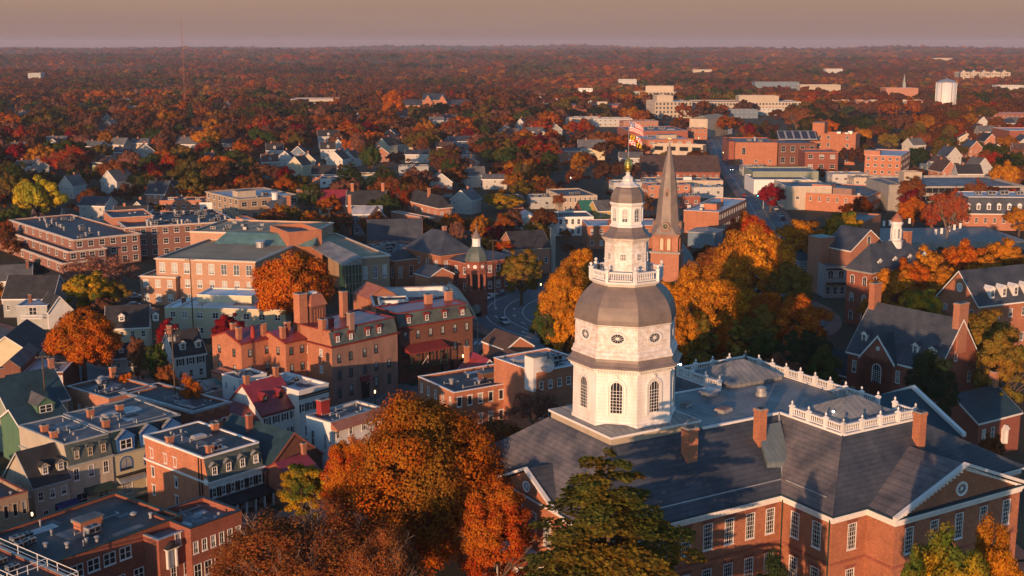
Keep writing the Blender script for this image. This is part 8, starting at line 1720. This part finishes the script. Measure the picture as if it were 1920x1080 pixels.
m = MB(); m.lathe([(.13, 0), (.13, .2)], 10, LAMPC); m.tube((0, 0, -1), (0, 0, 0), .04, .04, METAL); m.v = [(x, z - .4, y + .4) if i < 20 else (x, y, z) for i, (x, y, z) in enumerate(m.v)]
o = m.build('floodlight', None, (SHX + 21.2 * c_ + 12.9 * s_, SHY + 21.2 * s_ - 12.9 * c_, ZD + 1.1)); tag(o, 'small bright spotlight inside the front roof balustrade', 'floodlight')
def signal(px, py, label):
    x, y = atgrd(px, py, 6); r_ = empty('traffic_signal', (x, y, gh(x, y)), 0, label, 'traffic light', 'traffic signals'); m = MB(); m.tube((2.5, 0, 0), (2.5, 0, 6.6), .12, .09, METAL); m.tube((2.5, 0, 6.5), (0, 0, 6.5), .07, .05, METAL); m.build('mast_arm', r_)
    m = MB(); m.box(-.25, -.18, 5.5, .25, .18, 6.8, BLACK); m.build('signal_head', r_)
    m = MB(); m.lathe([(.2, 0), (.2, .05)], 10, LAMPG); m.v = [(x_, -z_, y_) for x_, y_, z_ in m.v]; m.build('green_light', r_, (0, -.19, 5.75))
for px, py, lab in ((1421, 366, 'green traffic signal at the street corner, left one'), (1439, 367, 'green traffic signal at the street corner, right one')): signal(px, py, lab)
def smallflag(x, y, z, lab, rz=0., s=1.):
    r_ = empty('flag_on_pole', (x, y, z), rz, lab, 'flag', 'street flags'); m = MB(); m.tube((0, 0, 0), (.5 * s, -.9 * s, 1.5 * s), .04, .03, WHITE); m.build('pole', r_)
    f = flagmesh(1.0 * s, .65 * s, usf, 12, 13, .05); f.v = [(.5 * s + v[2] * -.1 + v[1], -.9 * s + v[0] * .25, 1.45 * s - v[0] * .95 - (.65 * s - v[2]) * .3) for v in f.v]; f.build('banner', r_)
def at(b_, u, v, z): m_ = Matrix.Translation(b_.location) @ Matrix.Rotation(b_.rotation_euler.z, 4, 'Z'); p = m_ @ Vector((u, v, z)); return p.x, p.y, p.z
smallflag(*at(INNW, 3.5, -3.3, 4.4), 'striped flag on the hotel wing porch', R(36), 1.5)
smallflag(*at(inn, 8.2, -.4, 3.0), 'striped flag over the hotel entrance', R(47), 1.2)
smallflag(*at(INNW, 20.5, -.3, 3.0), 'striped flag at the far corner of the hotel wing', R(36), 1.4)
x, y = atgrd(896, 672); r_ = empty('flagpole', (x, y, 0), 0, 'white flagpole on the pavement by the circular road', 'flagpole'); m = MB(); m.tube((0, 0, 0), (0, 0, 9.5), .07, .04, WHITE); m.build('pole', r_)
x, y = un(928, 572, 1); r_ = empty('flagpole', (x, y, 0), 0, 'tall white flagpole right of the domed corner tower', 'flagpole'); m = MB(); m.tube((0, 0, -1), (0, 0, 10.5), .09, .05, WHITE); m.build('pole', r_)
x, y = un(1661, 540, 6); r_ = empty('flagpole', (x, y, 0), 0, 'white flagpole in front of the cupola hall roof', 'flagpole'); m = MB(); m.tube((0, 0, -1), (0, 0, 19), .1, .05, WHITE); m.build('pole', r_)
# umbrellas and awnings in the lower street
for i, (px, py) in enumerate(((183, 945), (196, 948))):
    x, y = atgrd(px, py, 2); m = MB(); m.tube((0, 0, 0), (0, 0, 2.4), .04, .04, METAL); m.lathe([(1.5, 2.0), (.05, 2.6)], 8, BLUE, cap=False); o = m.build('parasol', None, (x, y, 0)); tag(o, ('left' if i == 0 else 'right') + ' blue cafe parasol in front of the beige mansard building', 'parasol', 'cafe parasols')

# ------------------------------------------------------------------ evening haze
hb = MB(); hb.box(-9500, -950, -4, 9500, 10800, 100, WHITE)
hm = bpy.data.materials.new('haze'); hm.use_nodes = True; t = hm.node_tree; t.nodes.clear()
pv_ = t.nodes.new('ShaderNodeVolumePrincipled'); pv_.inputs['Color'].default_value = (.72, .70, .84, 1); pv_.inputs['Density'].default_value = HAZE; pv_.inputs['Anisotropy'].default_value = 0.0
o = t.nodes.new('ShaderNodeOutputMaterial'); t.links.new(pv_.outputs[0], o.inputs['Volume'])
hb.mats = [hm]; hz_o = hb.build('haze'); hz_o['kind'] = 'stuff'; tag(hz_o, 'thin evening haze over the woods and town', 'haze', kind='stuff')
